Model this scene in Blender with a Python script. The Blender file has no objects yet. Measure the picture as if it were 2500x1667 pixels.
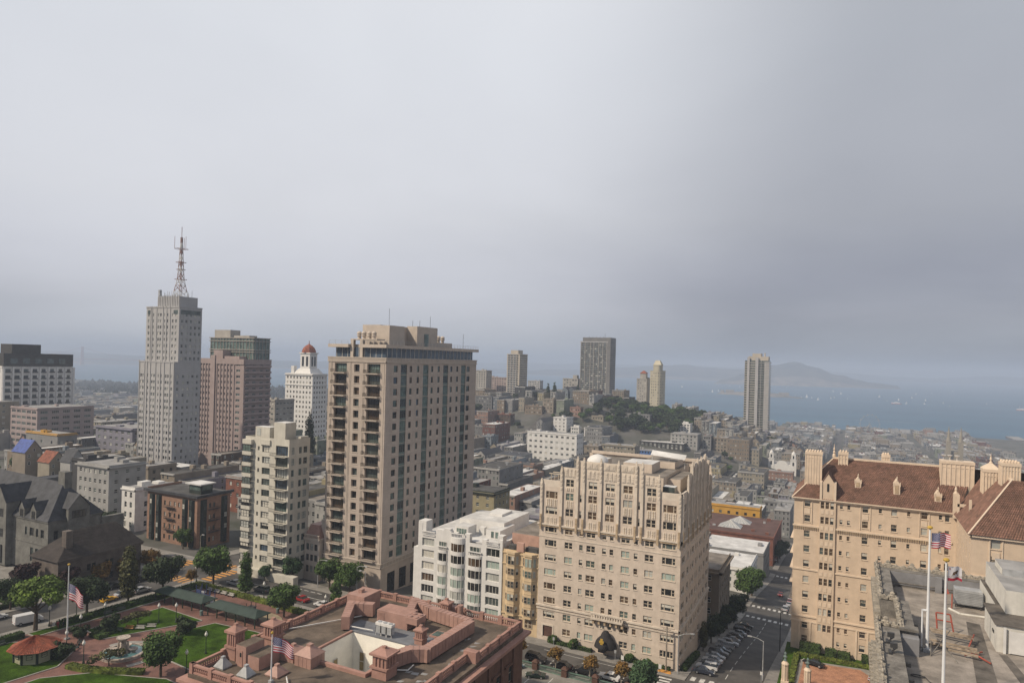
import bpy, math, random, bisect
from mathutils import Matrix, Euler, Vector
R = math.radians
sc = bpy.context.scene
COL = sc.collection
random.seed(7)

# ------------------------------------------------------------------ camera
cam = bpy.data.cameras.new('camera'); co = bpy.data.objects.new('camera', cam); COL.objects.link(co)
cam.lens = 24.0; cam.sensor_width = 36.0; cam.sensor_fit = 'HORIZONTAL'
cam.clip_start = 1.0; cam.clip_end = 80000.0
cam.shift_y = 0.0192
co.matrix_world = Matrix.Translation((0, 0, 175)) @ (Euler((R(90), 0, R(26.5))).to_matrix() @ Matrix.Rotation(0.027, 3, 'Z')).to_4x4()
sc.camera = co
sc.render.resolution_x = 1024; sc.render.resolution_y = 682

# ------------------------------------------------------------------ sky: high fog over a daylight sky
SUN_EL, SUN_AZ = R(42), R(222)        # azimuth clockwise from street-north (+Y)
w = bpy.data.worlds.new('World'); sc.world = w; w.use_nodes = True
nt = w.node_tree; N = nt.nodes; L = nt.links
for n in list(N): N.remove(n)
def wn(t, **k):
    n = N.new(t)
    for a, b in k.items(): setattr(n, a, b)
    return n
out = wn('ShaderNodeOutputWorld')
sky = wn('ShaderNodeTexSky', sky_type='NISHITA', sun_disc=False, sun_elevation=SUN_EL, sun_rotation=SUN_AZ)
skyb = wn('ShaderNodeBackground'); skyb.inputs[1].default_value = 0.09
L.new(sky.outputs[0], skyb.inputs[0])
tc = wn('ShaderNodeTexCoord'); nv = wn('ShaderNodeVectorMath', operation='NORMALIZE'); L.new(tc.outputs['Generated'], nv.inputs[0])
sp = wn('ShaderNodeSeparateXYZ'); L.new(nv.outputs[0], sp.inputs[0])
# cloud deck: project the direction on a high plane so the clouds stretch towards the horizon
zc = wn('ShaderNodeMath', operation='MAXIMUM'); L.new(sp.outputs[2], zc.inputs[0]); zc.inputs[1].default_value = 0.0
za = wn('ShaderNodeMath', operation='ADD'); L.new(zc.outputs[0], za.inputs[0]); za.inputs[1].default_value = 0.22
dv = wn('ShaderNodeVectorMath', operation='DIVIDE'); L.new(nv.outputs[0], dv.inputs[0])
cb = wn('ShaderNodeCombineXYZ')
for i in range(3): L.new(za.outputs[0], cb.inputs[i])
L.new(cb.outputs[0], dv.inputs[1])
n1 = wn('ShaderNodeTexNoise'); n1.inputs['Scale'].default_value = 0.75; n1.inputs['Detail'].default_value = 4.5; n1.inputs['Roughness'].default_value = 0.5; n1.inputs['Distortion'].default_value = 0.25
L.new(dv.outputs[0], n1.inputs['Vector'])
nr = wn('ShaderNodeMapRange'); nr.inputs[1].default_value = 0.3; nr.inputs[2].default_value = 0.7; nr.inputs[3].default_value = -0.05; nr.inputs[4].default_value = 0.05
L.new(n1.outputs[0], nr.inputs[0])
# brightness of the fog deck rises from the horizon to the zenith
el = wn('ShaderNodeValToRGB'); L.new(sp.outputs[2], el.inputs[0])
cr = el.color_ramp
cr.elements[0].position = 0.0; cr.elements[0].color = (0.215, 0.255, 0.335, 1)
cr.elements[1].position = 0.6; cr.elements[1].color = (0.44, 0.45, 0.48, 1)
for p, c in ((0.03, (0.245, 0.272, 0.34, 1)), (0.07, (0.29, 0.297, 0.355, 1)), (0.12, (0.325, 0.328, 0.38, 1)), (0.20, (0.37, 0.373, 0.405, 1)), (0.40, (0.405, 0.42, 0.455, 1))):
    e = cr.elements.new(p); e.color = c
# the veiled glow of the sun through the fog, high on the left of the view
gd = wn('ShaderNodeVectorMath', operation='DOT_PRODUCT'); L.new(nv.outputs[0], gd.inputs[0])
ga, ge = R(-45), R(25)
gd.inputs[1].default_value = (math.sin(ga) * math.cos(ge), math.cos(ga) * math.cos(ge), math.sin(ge))
gm = wn('ShaderNodeMapRange', interpolation_type='SMOOTHSTEP'); L.new(gd.outputs['Value'], gm.inputs[0])
gm.inputs[1].default_value = 0.72; gm.inputs[2].default_value = 1.0; gm.inputs[3].default_value = -0.01; gm.inputs[4].default_value = 0.33
ad = wn('ShaderNodeMath', operation='ADD'); L.new(nr.outputs[0], ad.inputs[0]); L.new(gm.outputs[0], ad.inputs[1])
cs = wn('ShaderNodeVectorMath', operation='ADD'); L.new(el.outputs[0], cs.inputs[0]); L.new(ad.outputs[0], cs.inputs[1])
cbk = wn('ShaderNodeBackground'); L.new(cs.outputs[0], cbk.inputs[0]); cbk.inputs[1].default_value = 1.0
mx = wn('ShaderNodeMixShader'); mx.inputs[0].default_value = 0.88
L.new(skyb.outputs[0], mx.inputs[1]); L.new(cbk.outputs[0], mx.inputs[2]); L.new(mx.outputs[0], out.inputs[0])

sl = bpy.data.lights.new('sun', 'SUN'); sl.energy = 3.9; sl.angle = R(3.0); sl.color = (1.0, 0.86, 0.68)
so = bpy.data.objects.new('sun', sl); COL.objects.link(so)
sd = Vector((math.sin(SUN_AZ) * math.cos(SUN_EL), math.cos(SUN_AZ) * math.cos(SUN_EL), math.sin(SUN_EL)))
so.rotation_euler = sd.to_track_quat('Z', 'Y').to_euler(); so.location = (0, 0, 900)

vs = sc.view_settings
vs.view_transform = 'Standard'; vs.look = 'None'; vs.exposure = 0.14; vs.gamma = 1.0; vs.use_curve_mapping = False
sc.cycles.use_denoising = True
sc.cycles.volume_bounces = 1
sc.cycles.max_bounces = 5; sc.cycles.diffuse_bounces = 2; sc.cycles.glossy_bounces = 2; sc.cycles.transparent_max_bounces = 6

# ------------------------------------------------------------------ materials
MAT = {}
def mat(name, rgb, rough=0.85, var=0.12, scale=0.35, streak=0.0, metal=0.0, spec=0.3, bump=0.0, rgb2=None, island=0.0, fine=0.0):
    """procedural paint, stone, roofing...: base colour with blotches, rain streaks and fine grain in world space"""
    if name in MAT: return MAT[name]
    m = bpy.data.materials.new(name); m.use_nodes = True; t = m.node_tree; ns = t.nodes; lk = t.links
    b = ns['Principled BSDF']; b.inputs['Roughness'].default_value = rough; b.inputs['Metallic'].default_value = metal
    b.inputs['Specular IOR Level'].default_value = spec
    g = ns.new('ShaderNodeNewGeometry')
    nz = ns.new('ShaderNodeTexNoise'); nz.inputs['Scale'].default_value = scale; nz.inputs['Detail'].default_value = 5; nz.inputs['Roughness'].default_value = 0.62
    lk.new(g.outputs['Position'], nz.inputs['Vector'])
    r2 = rgb2 or tuple(c * (1 - 2.2 * var) for c in rgb); r1 = tuple(min(1, c * (1 + 0.6 * var)) for c in rgb)
    mp = ns.new('ShaderNodeMapRange'); mp.inputs[1].default_value = 0.33; mp.inputs[2].default_value = 0.67; lk.new(nz.outputs[0], mp.inputs[0])
    mixn = ns.new('ShaderNodeMix'); mixn.data_type = 'RGBA'; lk.new(mp.outputs[0], mixn.inputs[0])
    mixn.inputs[6].default_value = (*r2, 1); mixn.inputs[7].default_value = (*r1, 1)
    colr = mixn.outputs[2]
    def mult(fac_socket, lo, hi, prev):
        a = ns.new('ShaderNodeMapRange'); a.inputs[1].default_value = 0.3; a.inputs[2].default_value = 0.7; a.inputs[3].default_value = lo; a.inputs[4].default_value = hi
        lk.new(fac_socket, a.inputs[0])
        v = ns.new('ShaderNodeVectorMath'); v.operation = 'SCALE'; lk.new(prev, v.inputs[0]); lk.new(a.outputs[0], v.inputs['Scale'])
        return v.outputs[0]
    if streak:
        mpg = ns.new('ShaderNodeMapping'); mpg.inputs['Scale'].default_value = (1.1, 1.1, 0.07); lk.new(g.outputs['Position'], mpg.inputs[0])
        n2 = ns.new('ShaderNodeTexNoise'); n2.inputs['Scale'].default_value = 1.0; n2.inputs['Detail'].default_value = 4; lk.new(mpg.outputs[0], n2.inputs['Vector'])
        colr = mult(n2.outputs[0], 1 - streak, 1 + streak * 0.35, colr)
    if fine:
        n3 = ns.new('ShaderNodeTexNoise'); n3.inputs['Scale'].default_value = 4.0; n3.inputs['Detail'].default_value = 3; lk.new(g.outputs['Position'], n3.inputs['Vector'])
        colr = mult(n3.outputs[0], 1 - fine, 1 + fine * 0.6, colr)
    if island:
        a = ns.new('ShaderNodeMapRange'); a.inputs[3].default_value = 1 - island; a.inputs[4].default_value = 1 + island
        lk.new(g.outputs['Random Per Island'], a.inputs[0])
        v = ns.new('ShaderNodeVectorMath'); v.operation = 'SCALE'; lk.new(colr, v.inputs[0]); lk.new(a.outputs[0], v.inputs['Scale']); colr = v.outputs[0]
    lk.new(colr, b.inputs['Base Color'])
    if bump:
        bp = ns.new('ShaderNodeBump'); bp.inputs['Strength'].default_value = bump; bp.inputs['Distance'].default_value = 0.2
        n4 = ns.new('ShaderNodeTexNoise'); n4.inputs['Scale'].default_value = 3.0; n4.inputs['Detail'].default_value = 3; lk.new(g.outputs['Position'], n4.inputs['Vector'])
        lk.new(n4.outputs[0], bp.inputs['Height']); lk.new(bp.outputs[0], b.inputs['Normal'])
    MAT[name] = m
    return m
def glass(name, rgb, rough=0.08, spec=0.6, var=0.3):
    return mat(name, rgb, rough, var, 0.25, spec=spec)

glass('glass_dark', (0.035, 0.038, 0.04)); glass('glass_mid', (0.10, 0.125, 0.12)); glass('glass_blue', (0.07, 0.10, 0.14))
glass('glass_green', (0.12, 0.17, 0.155), 0.1); glass('curtain', (0.42, 0.43, 0.40), 0.3, 0.4, 0.15); glass('curtain_green', (0.33, 0.40, 0.36), 0.3, 0.4, 0.1)
glass('blind', (0.55, 0.53, 0.47), 0.35, 0.4, 0.1); glass('glass_warm', (0.11, 0.075, 0.05), 0.1)
mat('frame_white', (0.62, 0.60, 0.56), 0.6, 0.05); mat('frame_dark', (0.05, 0.05, 0.05), 0.5, 0.1); mat('frame_tan', (0.50, 0.43, 0.34), 0.6, 0.05)
mat('frame_green', (0.14, 0.19, 0.18), 0.5, 0.1)
PANES = ['glass_dark'] * 5 + ['glass_mid'] * 3 + ['glass_warm'] * 2 + ['curtain'] * 2 + ['curtain_green', 'blind']

# ------------------------------------------------------------------ mesh building
class M:
    def __init__(s): s.v = []; s.f = []; s.m = []
    def quad(s, a, b, c, d, mi=0):
        n = len(s.v); s.v += [a, b, c, d]; s.f.append((n, n + 1, n + 2, n + 3)); s.m.append(mi)
    def tri(s, a, b, c, mi=0):
        n = len(s.v); s.v += [a, b, c]; s.f.append((n, n + 1, n + 2)); s.m.append(mi)
    def poly(s, pts, mi=0):
        n = len(s.v); s.v += list(pts); s.f.append(tuple(range(n, n + len(pts)))); s.m.append(mi)
    def box(s, x0, x1, y0, y1, z0, z1, mi=0, top=None, bot=True):
        n = len(s.v)
        s.v += [(x0, y0, z0), (x1, y0, z0), (x1, y1, z0), (x0, y1, z0), (x0, y0, z1), (x1, y0, z1), (x1, y1, z1), (x0, y1, z1)]
        fs = [(0, 1, 5, 4), (1, 2, 6, 5), (2, 3, 7, 6), (3, 0, 4, 7), (4, 5, 6, 7)] + ([(3, 2, 1, 0)] if bot else [])
        for i, q in enumerate(fs):
            s.f.append(tuple(n + a for a in q)); s.m.append(top if (i == 4 and top is not None) else mi)
    def obox(s, o, u, a0, a1, b0, b1, z0, z1, mi=0, top=None):
        """box in a facade frame: a along u, b along the outward normal"""
        nx, ny = u[1], -u[0]
        P = lambda a, b, z: (o[0] + u[0] * a + nx * b, o[1] + u[1] * a + ny * b, o[2] + z)
        n = len(s.v)
        s.v += [P(a0, b1, z0), P(a1, b1, z0), P(a1, b0, z0), P(a0, b0, z0), P(a0, b1, z1), P(a1, b1, z1), P(a1, b0, z1), P(a0, b0, z1)]
        for i, q in enumerate([(0, 1, 5, 4), (1, 2, 6, 5), (2, 3, 7, 6), (3, 0, 4, 7), (4, 5, 6, 7), (3, 2, 1, 0)]):
            s.f.append(tuple(n + a for a in q)); s.m.append(top if (i == 4 and top is not None) else mi)
    def prism(s, poly, z0, z1, mi=0, top=None, cap=True):
        k = len(poly); n = len(s.v)
        s.v += [(p[0], p[1], z0) for p in poly] + [(p[0], p[1], z1) for p in poly]
        for i in range(k):
            j = (i + 1) % k; s.f.append((n + i, n + j, n + k + j, n + k + i)); s.m.append(mi)
        if cap:
            s.f.append(tuple(n + k + i for i in range(k))); s.m.append(mi if top is None else top)
            s.f.append(tuple(n + k - 1 - i for i in range(k))); s.m.append(mi)
    def tube(s, p, q, r0, r1=None, k=8, mi=0, cap=True):
        r1 = r0 if r1 is None else r1
        p = Vector(p); q = Vector(q); d = (q - p).normalized(); a = d.orthogonal().normalized(); b = d.cross(a)
        n = len(s.v)
        for c, r in ((p, r0), (q, r1)):
            for i in range(k):
                t = 2 * math.pi * i / k; s.v.append(tuple(c + a * (r * math.cos(t)) + b * (r * math.sin(t))))
        for i in range(k):
            j = (i + 1) % k; s.f.append((n + i, n + j, n + k + j, n + k + i)); s.m.append(mi)
        if cap:
            s.f.append(tuple(n + k + i for i in range(k))); s.m.append(mi); s.f.append(tuple(n + k - 1 - i for i in range(k))); s.m.append(mi)
    def lathe(s, c, prof, k=12, mi=0, sx=1, sy=1):
        n = len(s.v)
        for r, z in prof:
            for i in range(k):
                t = 2 * math.pi * i / k; s.v.append((c[0] + r * sx * math.cos(t), c[1] + r * sy * math.sin(t), c[2] + z))
        for j in range(len(prof) - 1):
            for i in range(k):
                i2 = (i + 1) % k; s.f.append((n + j * k + i, n + j * k + i2, n + (j + 1) * k + i2, n + (j + 1) * k + i)); s.m.append(mi)
        e = n + (len(prof) - 1) * k; s.f.append(tuple(e + i for i in range(k))); s.m.append(mi)
    def frustum(s, x0, x1, y0, y1, z0, X0, X1, Y0, Y1, z1, mi=0, top=None):
        n = len(s.v)
        s.v += [(x0, y0, z0), (x1, y0, z0), (x1, y1, z0), (x0, y1, z0), (X0, Y0, z1), (X1, Y0, z1), (X1, Y1, z1), (X0, Y1, z1)]
        for i, q in enumerate([(0, 1, 5, 4), (1, 2, 6, 5), (2, 3, 7, 6), (3, 0, 4, 7), (4, 5, 6, 7), (3, 2, 1, 0)]):
            s.f.append(tuple(n + a for a in q)); s.m.append(top if (i == 4 and top is not None) else mi)
    def add(s, o, off=(0, 0, 0)):
        n = len(s.v); s.v += [(a + off[0], b + off[1], c + off[2]) for a, b, c in o.v]; s.f += [tuple(n + i for i in f) for f in o.f]; s.m += o.m
    def mesh(s, name, mats, off=(0, 0, 0), smooth=False):
        me = bpy.data.meshes.new(name)
        vv = s.v if off == (0, 0, 0) else [(a - off[0], b - off[1], c - off[2]) for a, b, c in s.v]
        me.from_pydata(vv, [], s.f)
        for x in mats: me.materials.append(MAT[x] if isinstance(x, str) else x)
        if len(mats) > 1: me.polygons.foreach_set('material_index', s.m)
        if smooth: me.polygons.foreach_set('use_smooth', [True] * len(s.f))
        me.update(); return me
    def build(s, name, mats, parent=None, smooth=False, kind=None, label=None):
        """one mesh object; coordinates are world coordinates, stored relative to the parent thing"""
        off = LOC.get(parent.name, (0, 0, 0)) if parent else (0, 0, 0)
        if isinstance(mats, str): mats = [mats]
        ob = bpy.data.objects.new(name, s.mesh(name, mats, off, smooth)); COL.objects.link(ob)
        if parent: ob.parent = parent; LOC[ob.name] = off
        if kind: ob['kind'] = kind
        if label: ob['label'] = label
        return ob
LOC = {}
def thing(name, label, cat, loc=(0, 0, 0), group=None):
    o = bpy.data.objects.new(name, None); COL.objects.link(o); o.location = loc; o.empty_display_size = 0.5
    LOC[o.name] = tuple(loc); o['label'] = label; o['category'] = cat
    if group: o['group'] = group
    return o
def tag(o, label, cat, group=None, kind=None):
    if label: o['label'] = label
    if cat: o['category'] = cat
    if group: o['group'] = group
    if kind: o['kind'] = kind
    return o
def inst(name, me, parent, loc, rz=0.0, scl=None):
    """a part placed from a shared mesh, loc in world coordinates"""
    off = LOC.get(parent.name, (0, 0, 0)) if parent else (0, 0, 0)
    o = bpy.data.objects.new(name, me); COL.objects.link(o)
    o.location = (loc[0] - off[0], loc[1] - off[1], loc[2] - off[2]); o.rotation_euler = (0, 0, rz)
    if scl: o.scale = scl
    if parent: o.parent = parent
    return o
def copy_tree(src, loc, rz, label=None, group=None):
    r = src.copy(); COL.objects.link(r); r.location = loc; r.rotation_euler = (0, 0, rz)
    if label: r['label'] = label
    if group: r['group'] = group
    for ch in src.children:
        c = ch.copy(); COL.objects.link(c); c.parent = r
        for g in ch.children:
            d = g.copy(); COL.objects.link(d); d.parent = c
    return r

# ------------------------------------------------------------------ walls with real openings, and their windows
def facade(m, o, u, W, H, ops, d=0.3, mi=0, rmi=None):
    """wall rectangle from o along u with recessed rectangular openings (u0,u1,v0,v1)"""
    nx, ny = u[1], -u[0]; rmi = mi if rmi is None else rmi
    P = lambda a, v, b=0.0: (o[0] + u[0] * a - nx * b, o[1] + u[1] * a - ny * b, o[2] + v)
    us = sorted({0.0, W} | {round(x, 3) for q in ops for x in q[:2]}); vsl = sorted({0.0, H} | {round(x, 3) for q in ops for x in q[2:4]})
    ui = {x: i for i, x in enumerate(us)}; vi = {x: i for i, x in enumerate(vsl)}
    hole = set()
    for a0, a1, v0, v1 in [q[:4] for q in ops]:
        i0, i1, j0, j1 = ui[round(a0, 3)], ui[round(a1, 3)], vi[round(v0, 3)], vi[round(v1, 3)]
        for i in range(i0, i1):
            for j in range(j0, j1): hole.add((i, j))
        m.quad(P(a0, v0), P(a0, v0, d), P(a0, v1, d), P(a0, v1), rmi); m.quad(P(a1, v0, d), P(a1, v0), P(a1, v1), P(a1, v1, d), rmi)
        m.quad(P(a0, v0), P(a1, v0), P(a1, v0, d), P(a0, v0, d), rmi); m.quad(P(a0, v1, d), P(a1, v1, d), P(a1, v1), P(a0, v1), rmi)
    for j in range(len(vsl) - 1):
        i = 0
        while i < len(us) - 1:
            if (i, j) in hole: i += 1; continue
            k = i
            while k < len(us) - 1 and (k, j) not in hole: k += 1
            m.quad(P(us[i], vsl[j]), P(us[k], vsl[j]), P(us[k], vsl[j + 1]), P(us[i], vsl[j + 1]), mi); i = k
WC = {}
def win_mesh(wd, h, style, fm, pane, joined):
    key = (round(wd, 2), round(h, 2), style, fm, pane, joined)
    if key in WC: return WC[key]
    m = M(); t = min(0.14, wd * 0.07); fd = 0.09
    def bar(a0, a1, z0, z1, y0=-fd): m.box(a0, a1, y0, 0.0, z0, z1, 0)
    bar(0, t, 0, h); bar(wd - t, wd, 0, h); bar(t, wd - t, 0, t); bar(t, wd - t, h - t, h)
    if style == 'sash': bar(t, wd - t, h * .5 - t * .5, h * .5 + t * .5)
    elif style == 'pair':
        bar(wd * .5 - t, wd * .5 + t, t, h - t)
        for a0, a1 in ((t, wd * .5 - t), (wd * .5 + t, wd - t)): bar(a0, a1, h * .5 - t * .5, h * .5 + t * .5, -0.06)
    elif style == 'tri':
        for a in (wd * .24, wd * .76): bar(a - t * .8, a + t * .8, t, h - t)
        for a0, a1 in ((t, wd * .24 - t), (wd * .76 + t, wd - t)): bar(a0, a1, h * .5 - t * .4, h * .5 + t * .4, -0.06)
    elif style.startswith('g'):
        nx, ny = int(style[1]), int(style[2])
        for i in range(1, nx): bar(wd * i / nx - t * .4, wd * i / nx + t * .4, t, h - t)
        for j in range(1, ny): bar(t, wd - t, h * j / ny - t * .35, h * j / ny + t * .35, -0.06)
    elif style == 'top':
        bar(t, wd - t, h * .55 - t * .5, h * .55 + t * .5)
        for i in range(1, 4): bar(wd * i / 4 - t * .25, wd * i / 4 + t * .25, h * .55, h - t, -0.06)
    fr = None
    p = m if joined else M()
    mats = [fm, pane] if joined else [pane]; pi = 1 if joined else 0
    if pane == 'half':
        mats = ([fm] if joined else []) + ['glass_dark', 'blind']
        p.quad((t, -.03, t), (wd - t, -.03, t), (wd - t, -.03, h * .48), (t, -.03, h * .48), pi); p.quad((t, -.03, h * .48), (wd - t, -.03, h * .48), (wd - t, -.03, h - t), (t, -.03, h - t), pi + 1)
    else: p.quad((t, -.03, t), (wd - t, -.03, t), (wd - t, -.03, h - t), (t, -.03, h - t), pi)
    if joined: r = (m.mesh('window', mats), None)
    else: r = (m.mesh('window', [fm]), p.mesh('pane', mats))
    WC[key] = r; return r
WR = random.Random(11)
def window(parent, o, u, q, d, style='sash', fm='frame_white', panes=PANES, joined=False, name='window'):
    a0, a1, v0, v1 = q[:4]; nx, ny = u[1], -u[0]
    pane = WR.choice(panes)
    fmesh, pm = win_mesh(a1 - a0, v1 - v0, style, fm, pane, joined)
    loc = (o[0] + u[0] * a0 - nx * d, o[1] + u[1] * a0 - ny * d, o[2] + v0)
    ob = inst(name, fmesh, parent, loc, math.atan2(u[1], u[0]))
    if pm is not None:
        c = bpy.data.objects.new('pane', pm); COL.objects.link(c); c.parent = ob
    return ob
S_, E_, N_, W_ = (1.0, 0.0), (0.0, 1.0), (-1.0, 0.0), (0.0, -1.0)
def sill(m, o, u, q, mi, out=0.18, h=0.16, ex=0.12):
    m.obox(o, u, q[0] - ex, q[1] + ex, -0.05, out, q[2] - h, q[2] - 0.003, mi)
def rowcols(cols, rows, hh):
    """openings for a regular bank: cols [(a0,a1)], rows [z centre], window height hh"""
    return [(a0, a1, z - hh / 2, z + hh / 2) for z in rows for a0, a1 in cols]

# ------------------------------------------------------------------ terrain
TX = [-1351, -1162, -973, -784, -595, -406, -217, -28, 161]
TY = [50, 180, 315, 450, 585, 720, 855, 990, 1125, 1260, 1395, 1530, 1665, 1800, 1935, 2070, 2205, 2340, 2600]
TZ = [[55, 60, 75, 85, 93, 98.5, 99, 96.5, 88], [55, 60, 75, 85, 92, 95.5, 95.7, 94.3, 80], [52, 60, 76, 86, 93, 95, 90, 77, 64], [50, 58, 76, 85, 90, 88, 78, 62, 50],
      [48, 56, 75, 84, 85, 76, 66, 53, 40], [45, 55, 72, 80, 78, 66, 60, 48, 30], [42, 52, 70, 82, 85, 78, 64, 44, 22], [40, 50, 68, 88, 102, 114, 90, 48, 24],
      [38, 48, 66, 90, 104, 113, 98, 44, 20], [35, 44, 64, 88, 90, 90, 76, 36, 16], [30, 40, 62, 84, 72, 64, 52, 26, 14], [26, 36, 60, 80, 60, 45, 34, 18, 15],
      [20, 30, 55, 72, 50, 35, 22, 15, 14], [14, 22, 42, 55, 42, 28, 18, 12, 10], [9, 14, 30, 38, 30, 22, 14, 10, 8], [6, 8, 20, 24, 18, 12, 8, 6, 5], [4, 5, 10, 12, 8, 6, 5, 4, 4], [3] * 9, [2] * 9]
def terr(x, y):
    x = max(TX[0], min(TX[-1] - .01, x)); y = max(TY[0], min(TY[-1] - .01, y))
    i = max(0, min(len(TX) - 2, bisect.bisect_right(TX, x) - 1)); j = max(0, min(len(TY) - 2, bisect.bisect_right(TY, y) - 1))
    s = (x - TX[i]) / (TX[i + 1] - TX[i]); t = (y - TY[j]) / (TY[j + 1] - TY[j])
    s = s * s * (3 - 2 * s) * .5 + s * .5; t = t * t * (3 - 2 * t) * .5 + t * .5
    z = (TZ[j][i] * (1 - s) + TZ[j][i + 1] * s) * (1 - t) + (TZ[j + 1][i] * (1 - s) + TZ[j + 1][i + 1] * s) * t
    return 1.29 * z - 31
SEA = -31.0
# ================================================================== THE SETTING
mat('asphalt', (0.10, 0.094, 0.088), 0.85, 0.22, 0.12, fine=0.18); mat('city_ground', (0.11, 0.105, 0.10), 0.9, 0.3, 0.03, rgb2=(0.05, 0.055, 0.04))
mat('sidewalk', (0.27, 0.255, 0.235), 0.85, 0.14, 0.3, fine=0.15); mat('kerb', (0.33, 0.31, 0.28), 0.85, 0.12)
mat('brick_paving', (0.20, 0.105, 0.085), 0.8, 0.16, 0.25, fine=0.25); mat('courtyard_paving', (0.42, 0.22, 0.14), 0.8, 0.16, 0.5, fine=0.3)
mat('sand_play', (0.30, 0.25, 0.17), 0.9, 0.15, 0.3); mat('lawn', (0.05, 0.098, 0.010), 0.95, 0.28, 0.25, fine=0.45, bump=0.6, spec=0.05); mat('lot_paving', (0.25, 0.235, 0.21), 0.85, 0.15, 0.15, fine=0.15)
mat('paint_white', (0.62, 0.61, 0.58), 0.7, 0.2, 1.2); mat('paint_orange', (0.62, 0.30, 0.07), 0.7, 0.2, 1.2); mat('paint_red', (0.30, 0.05, 0.04), 0.7, 0.2, 1.2)
mat('hill_grass', (0.095, 0.085, 0.062), 0.95, 0.3, 0.003, rgb2=(0.02, 0.034, 0.034), spec=0.0); mat('rock', (0.22, 0.185, 0.15), 0.9, 0.3, 0.008, rgb2=(0.08, 0.08, 0.07), spec=0.0); mat('wood_far', (0.03, 0.045, 0.03), 0.95, 0.3, 0.02)

def struct(name, m, mats, parent=None):
    o = m.build(name, mats, parent)
    if not parent: o['kind'] = 'structure'
    return o
def sheet(m, x0, x1, y0, y1, off, st=6.0, mi=0, skirt=0.0, smi=None):
    nx = max(1, int(round((x1 - x0) / st))); ny = max(1, int(round((y1 - y0) / st)))
    P = lambda i, j, e=0.0: (x0 + (x1 - x0) * i / nx, y0 + (y1 - y0) * j / ny, terr(x0 + (x1 - x0) * i / nx, y0 + (y1 - y0) * j / ny) + off - e)
    n = len(m.v); m.v += [P(i, j) for j in range(ny + 1) for i in range(nx + 1)]
    for j in range(ny):
        for i in range(nx):
            a = n + j * (nx + 1) + i; m.f.append((a, a + 1, a + nx + 2, a + nx + 1)); m.m.append(mi)
    if skirt:
        k = mi if smi is None else smi
        for i in range(nx):
            m.quad(P(i, 0, skirt), P(i + 1, 0, skirt), P(i + 1, 0), P(i, 0), k); m.quad(P(i + 1, ny, skirt), P(i, ny, skirt), P(i, ny), P(i + 1, ny), k)
        for j in range(ny):
            m.quad(P(nx, j, skirt), P(nx, j + 1, skirt), P(nx, j + 1), P(nx, j), k); m.quad(P(0, j + 1, skirt), P(0, j, skirt), P(0, j), P(0, j + 1), k)

# ground sheet: fine where the camera looks, coarse beyond, dipping under the bay
m = M()
xs = [-12000, -9000, -7000, -5600, -4600, -3800, -3200, -2700, -2300, -2000, -1750, -1550] + [-1400 + 20 * i for i in range(86)] + [360, 450, 600, 900, 1400, 2200, 3200]
ys = [-500, -250, -100, 0] + [30 + 15 * i for i in range(100)] + [1530 + 30 * i for i in range(1, 36)] + [2604, 2625, 2700]
rg = random.Random(3)
def gz(x, y):
    if y > 2605: return SEA - 6 - (y - 2604) * .05
    z = terr(x, y) - 0.4
    if x < -1500: z = z * max(0.0, 1 - (-1500 - x) / 3500) + (-8) * min(1.0, (-1500 - x) / 3500) + rg.uniform(-2, 5)
    if x > 600: z -= (x - 600) * .02
    return z
n0 = 0; nxs = len(xs)
m.v = [(x, y, gz(x, y)) for y in ys for x in xs]
for j in range(len(ys) - 1):
    for i in range(nxs - 1):
        a = j * nxs + i; m.f.append((a, a + 1, a + nxs + 1, a + nxs)); m.m.append(0)
struct('ground', m, ['city_ground'])

# the bay
wm = bpy.data.materials.new('bay_water'); wm.use_nodes = True; t = wm.node_tree; b = t.nodes['Principled BSDF']
b.inputs['Base Color'].default_value = (0.03, 0.085, 0.125, 1); b.inputs['Roughness'].default_value = 0.45; b.inputs['Specular IOR Level'].default_value = 0.12
g = t.nodes.new('ShaderNodeNewGeometry'); mp = t.nodes.new('ShaderNodeMapping'); mp.inputs['Scale'].default_value = (0.0006, 0.0022, 1); t.links.new(g.outputs['Position'], mp.inputs[0])
nz = t.nodes.new('ShaderNodeTexNoise'); nz.inputs['Scale'].default_value = 1.0; nz.inputs['Detail'].default_value = 6; t.links.new(mp.outputs[0], nz.inputs['Vector'])
vr = t.nodes.new('ShaderNodeValToRGB'); t.links.new(nz.outputs[0], vr.inputs[0]); vr.color_ramp.elements[0].position = .35; vr.color_ramp.elements[0].color = (0.026, 0.085, 0.15, 1)
vr.color_ramp.elements[1].position = .68; vr.color_ramp.elements[1].color = (0.045, 0.125, 0.20, 1); t.links.new(vr.outputs[0], b.inputs['Base Color'])
n2 = t.nodes.new('ShaderNodeTexNoise'); n2.inputs['Scale'].default_value = 0.25; n2.inputs['Detail'].default_value = 3; t.links.new(g.outputs['Position'], n2.inputs['Vector'])
bp = t.nodes.new('ShaderNodeBump'); bp.inputs['Strength'].default_value = 0.5; bp.inputs['Distance'].default_value = 1.0; t.links.new(n2.outputs[0], bp.inputs['Height']); t.links.new(bp.outputs[0], b.inputs['Normal'])
MAT['bay_water'] = wm
m = M(); m.quad((-24000, 2300, SEA), (24000, 2300, SEA), (24000, 27000, SEA), (-24000, 27000, SEA)); struct('water', m, ['bay_water'])

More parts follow.
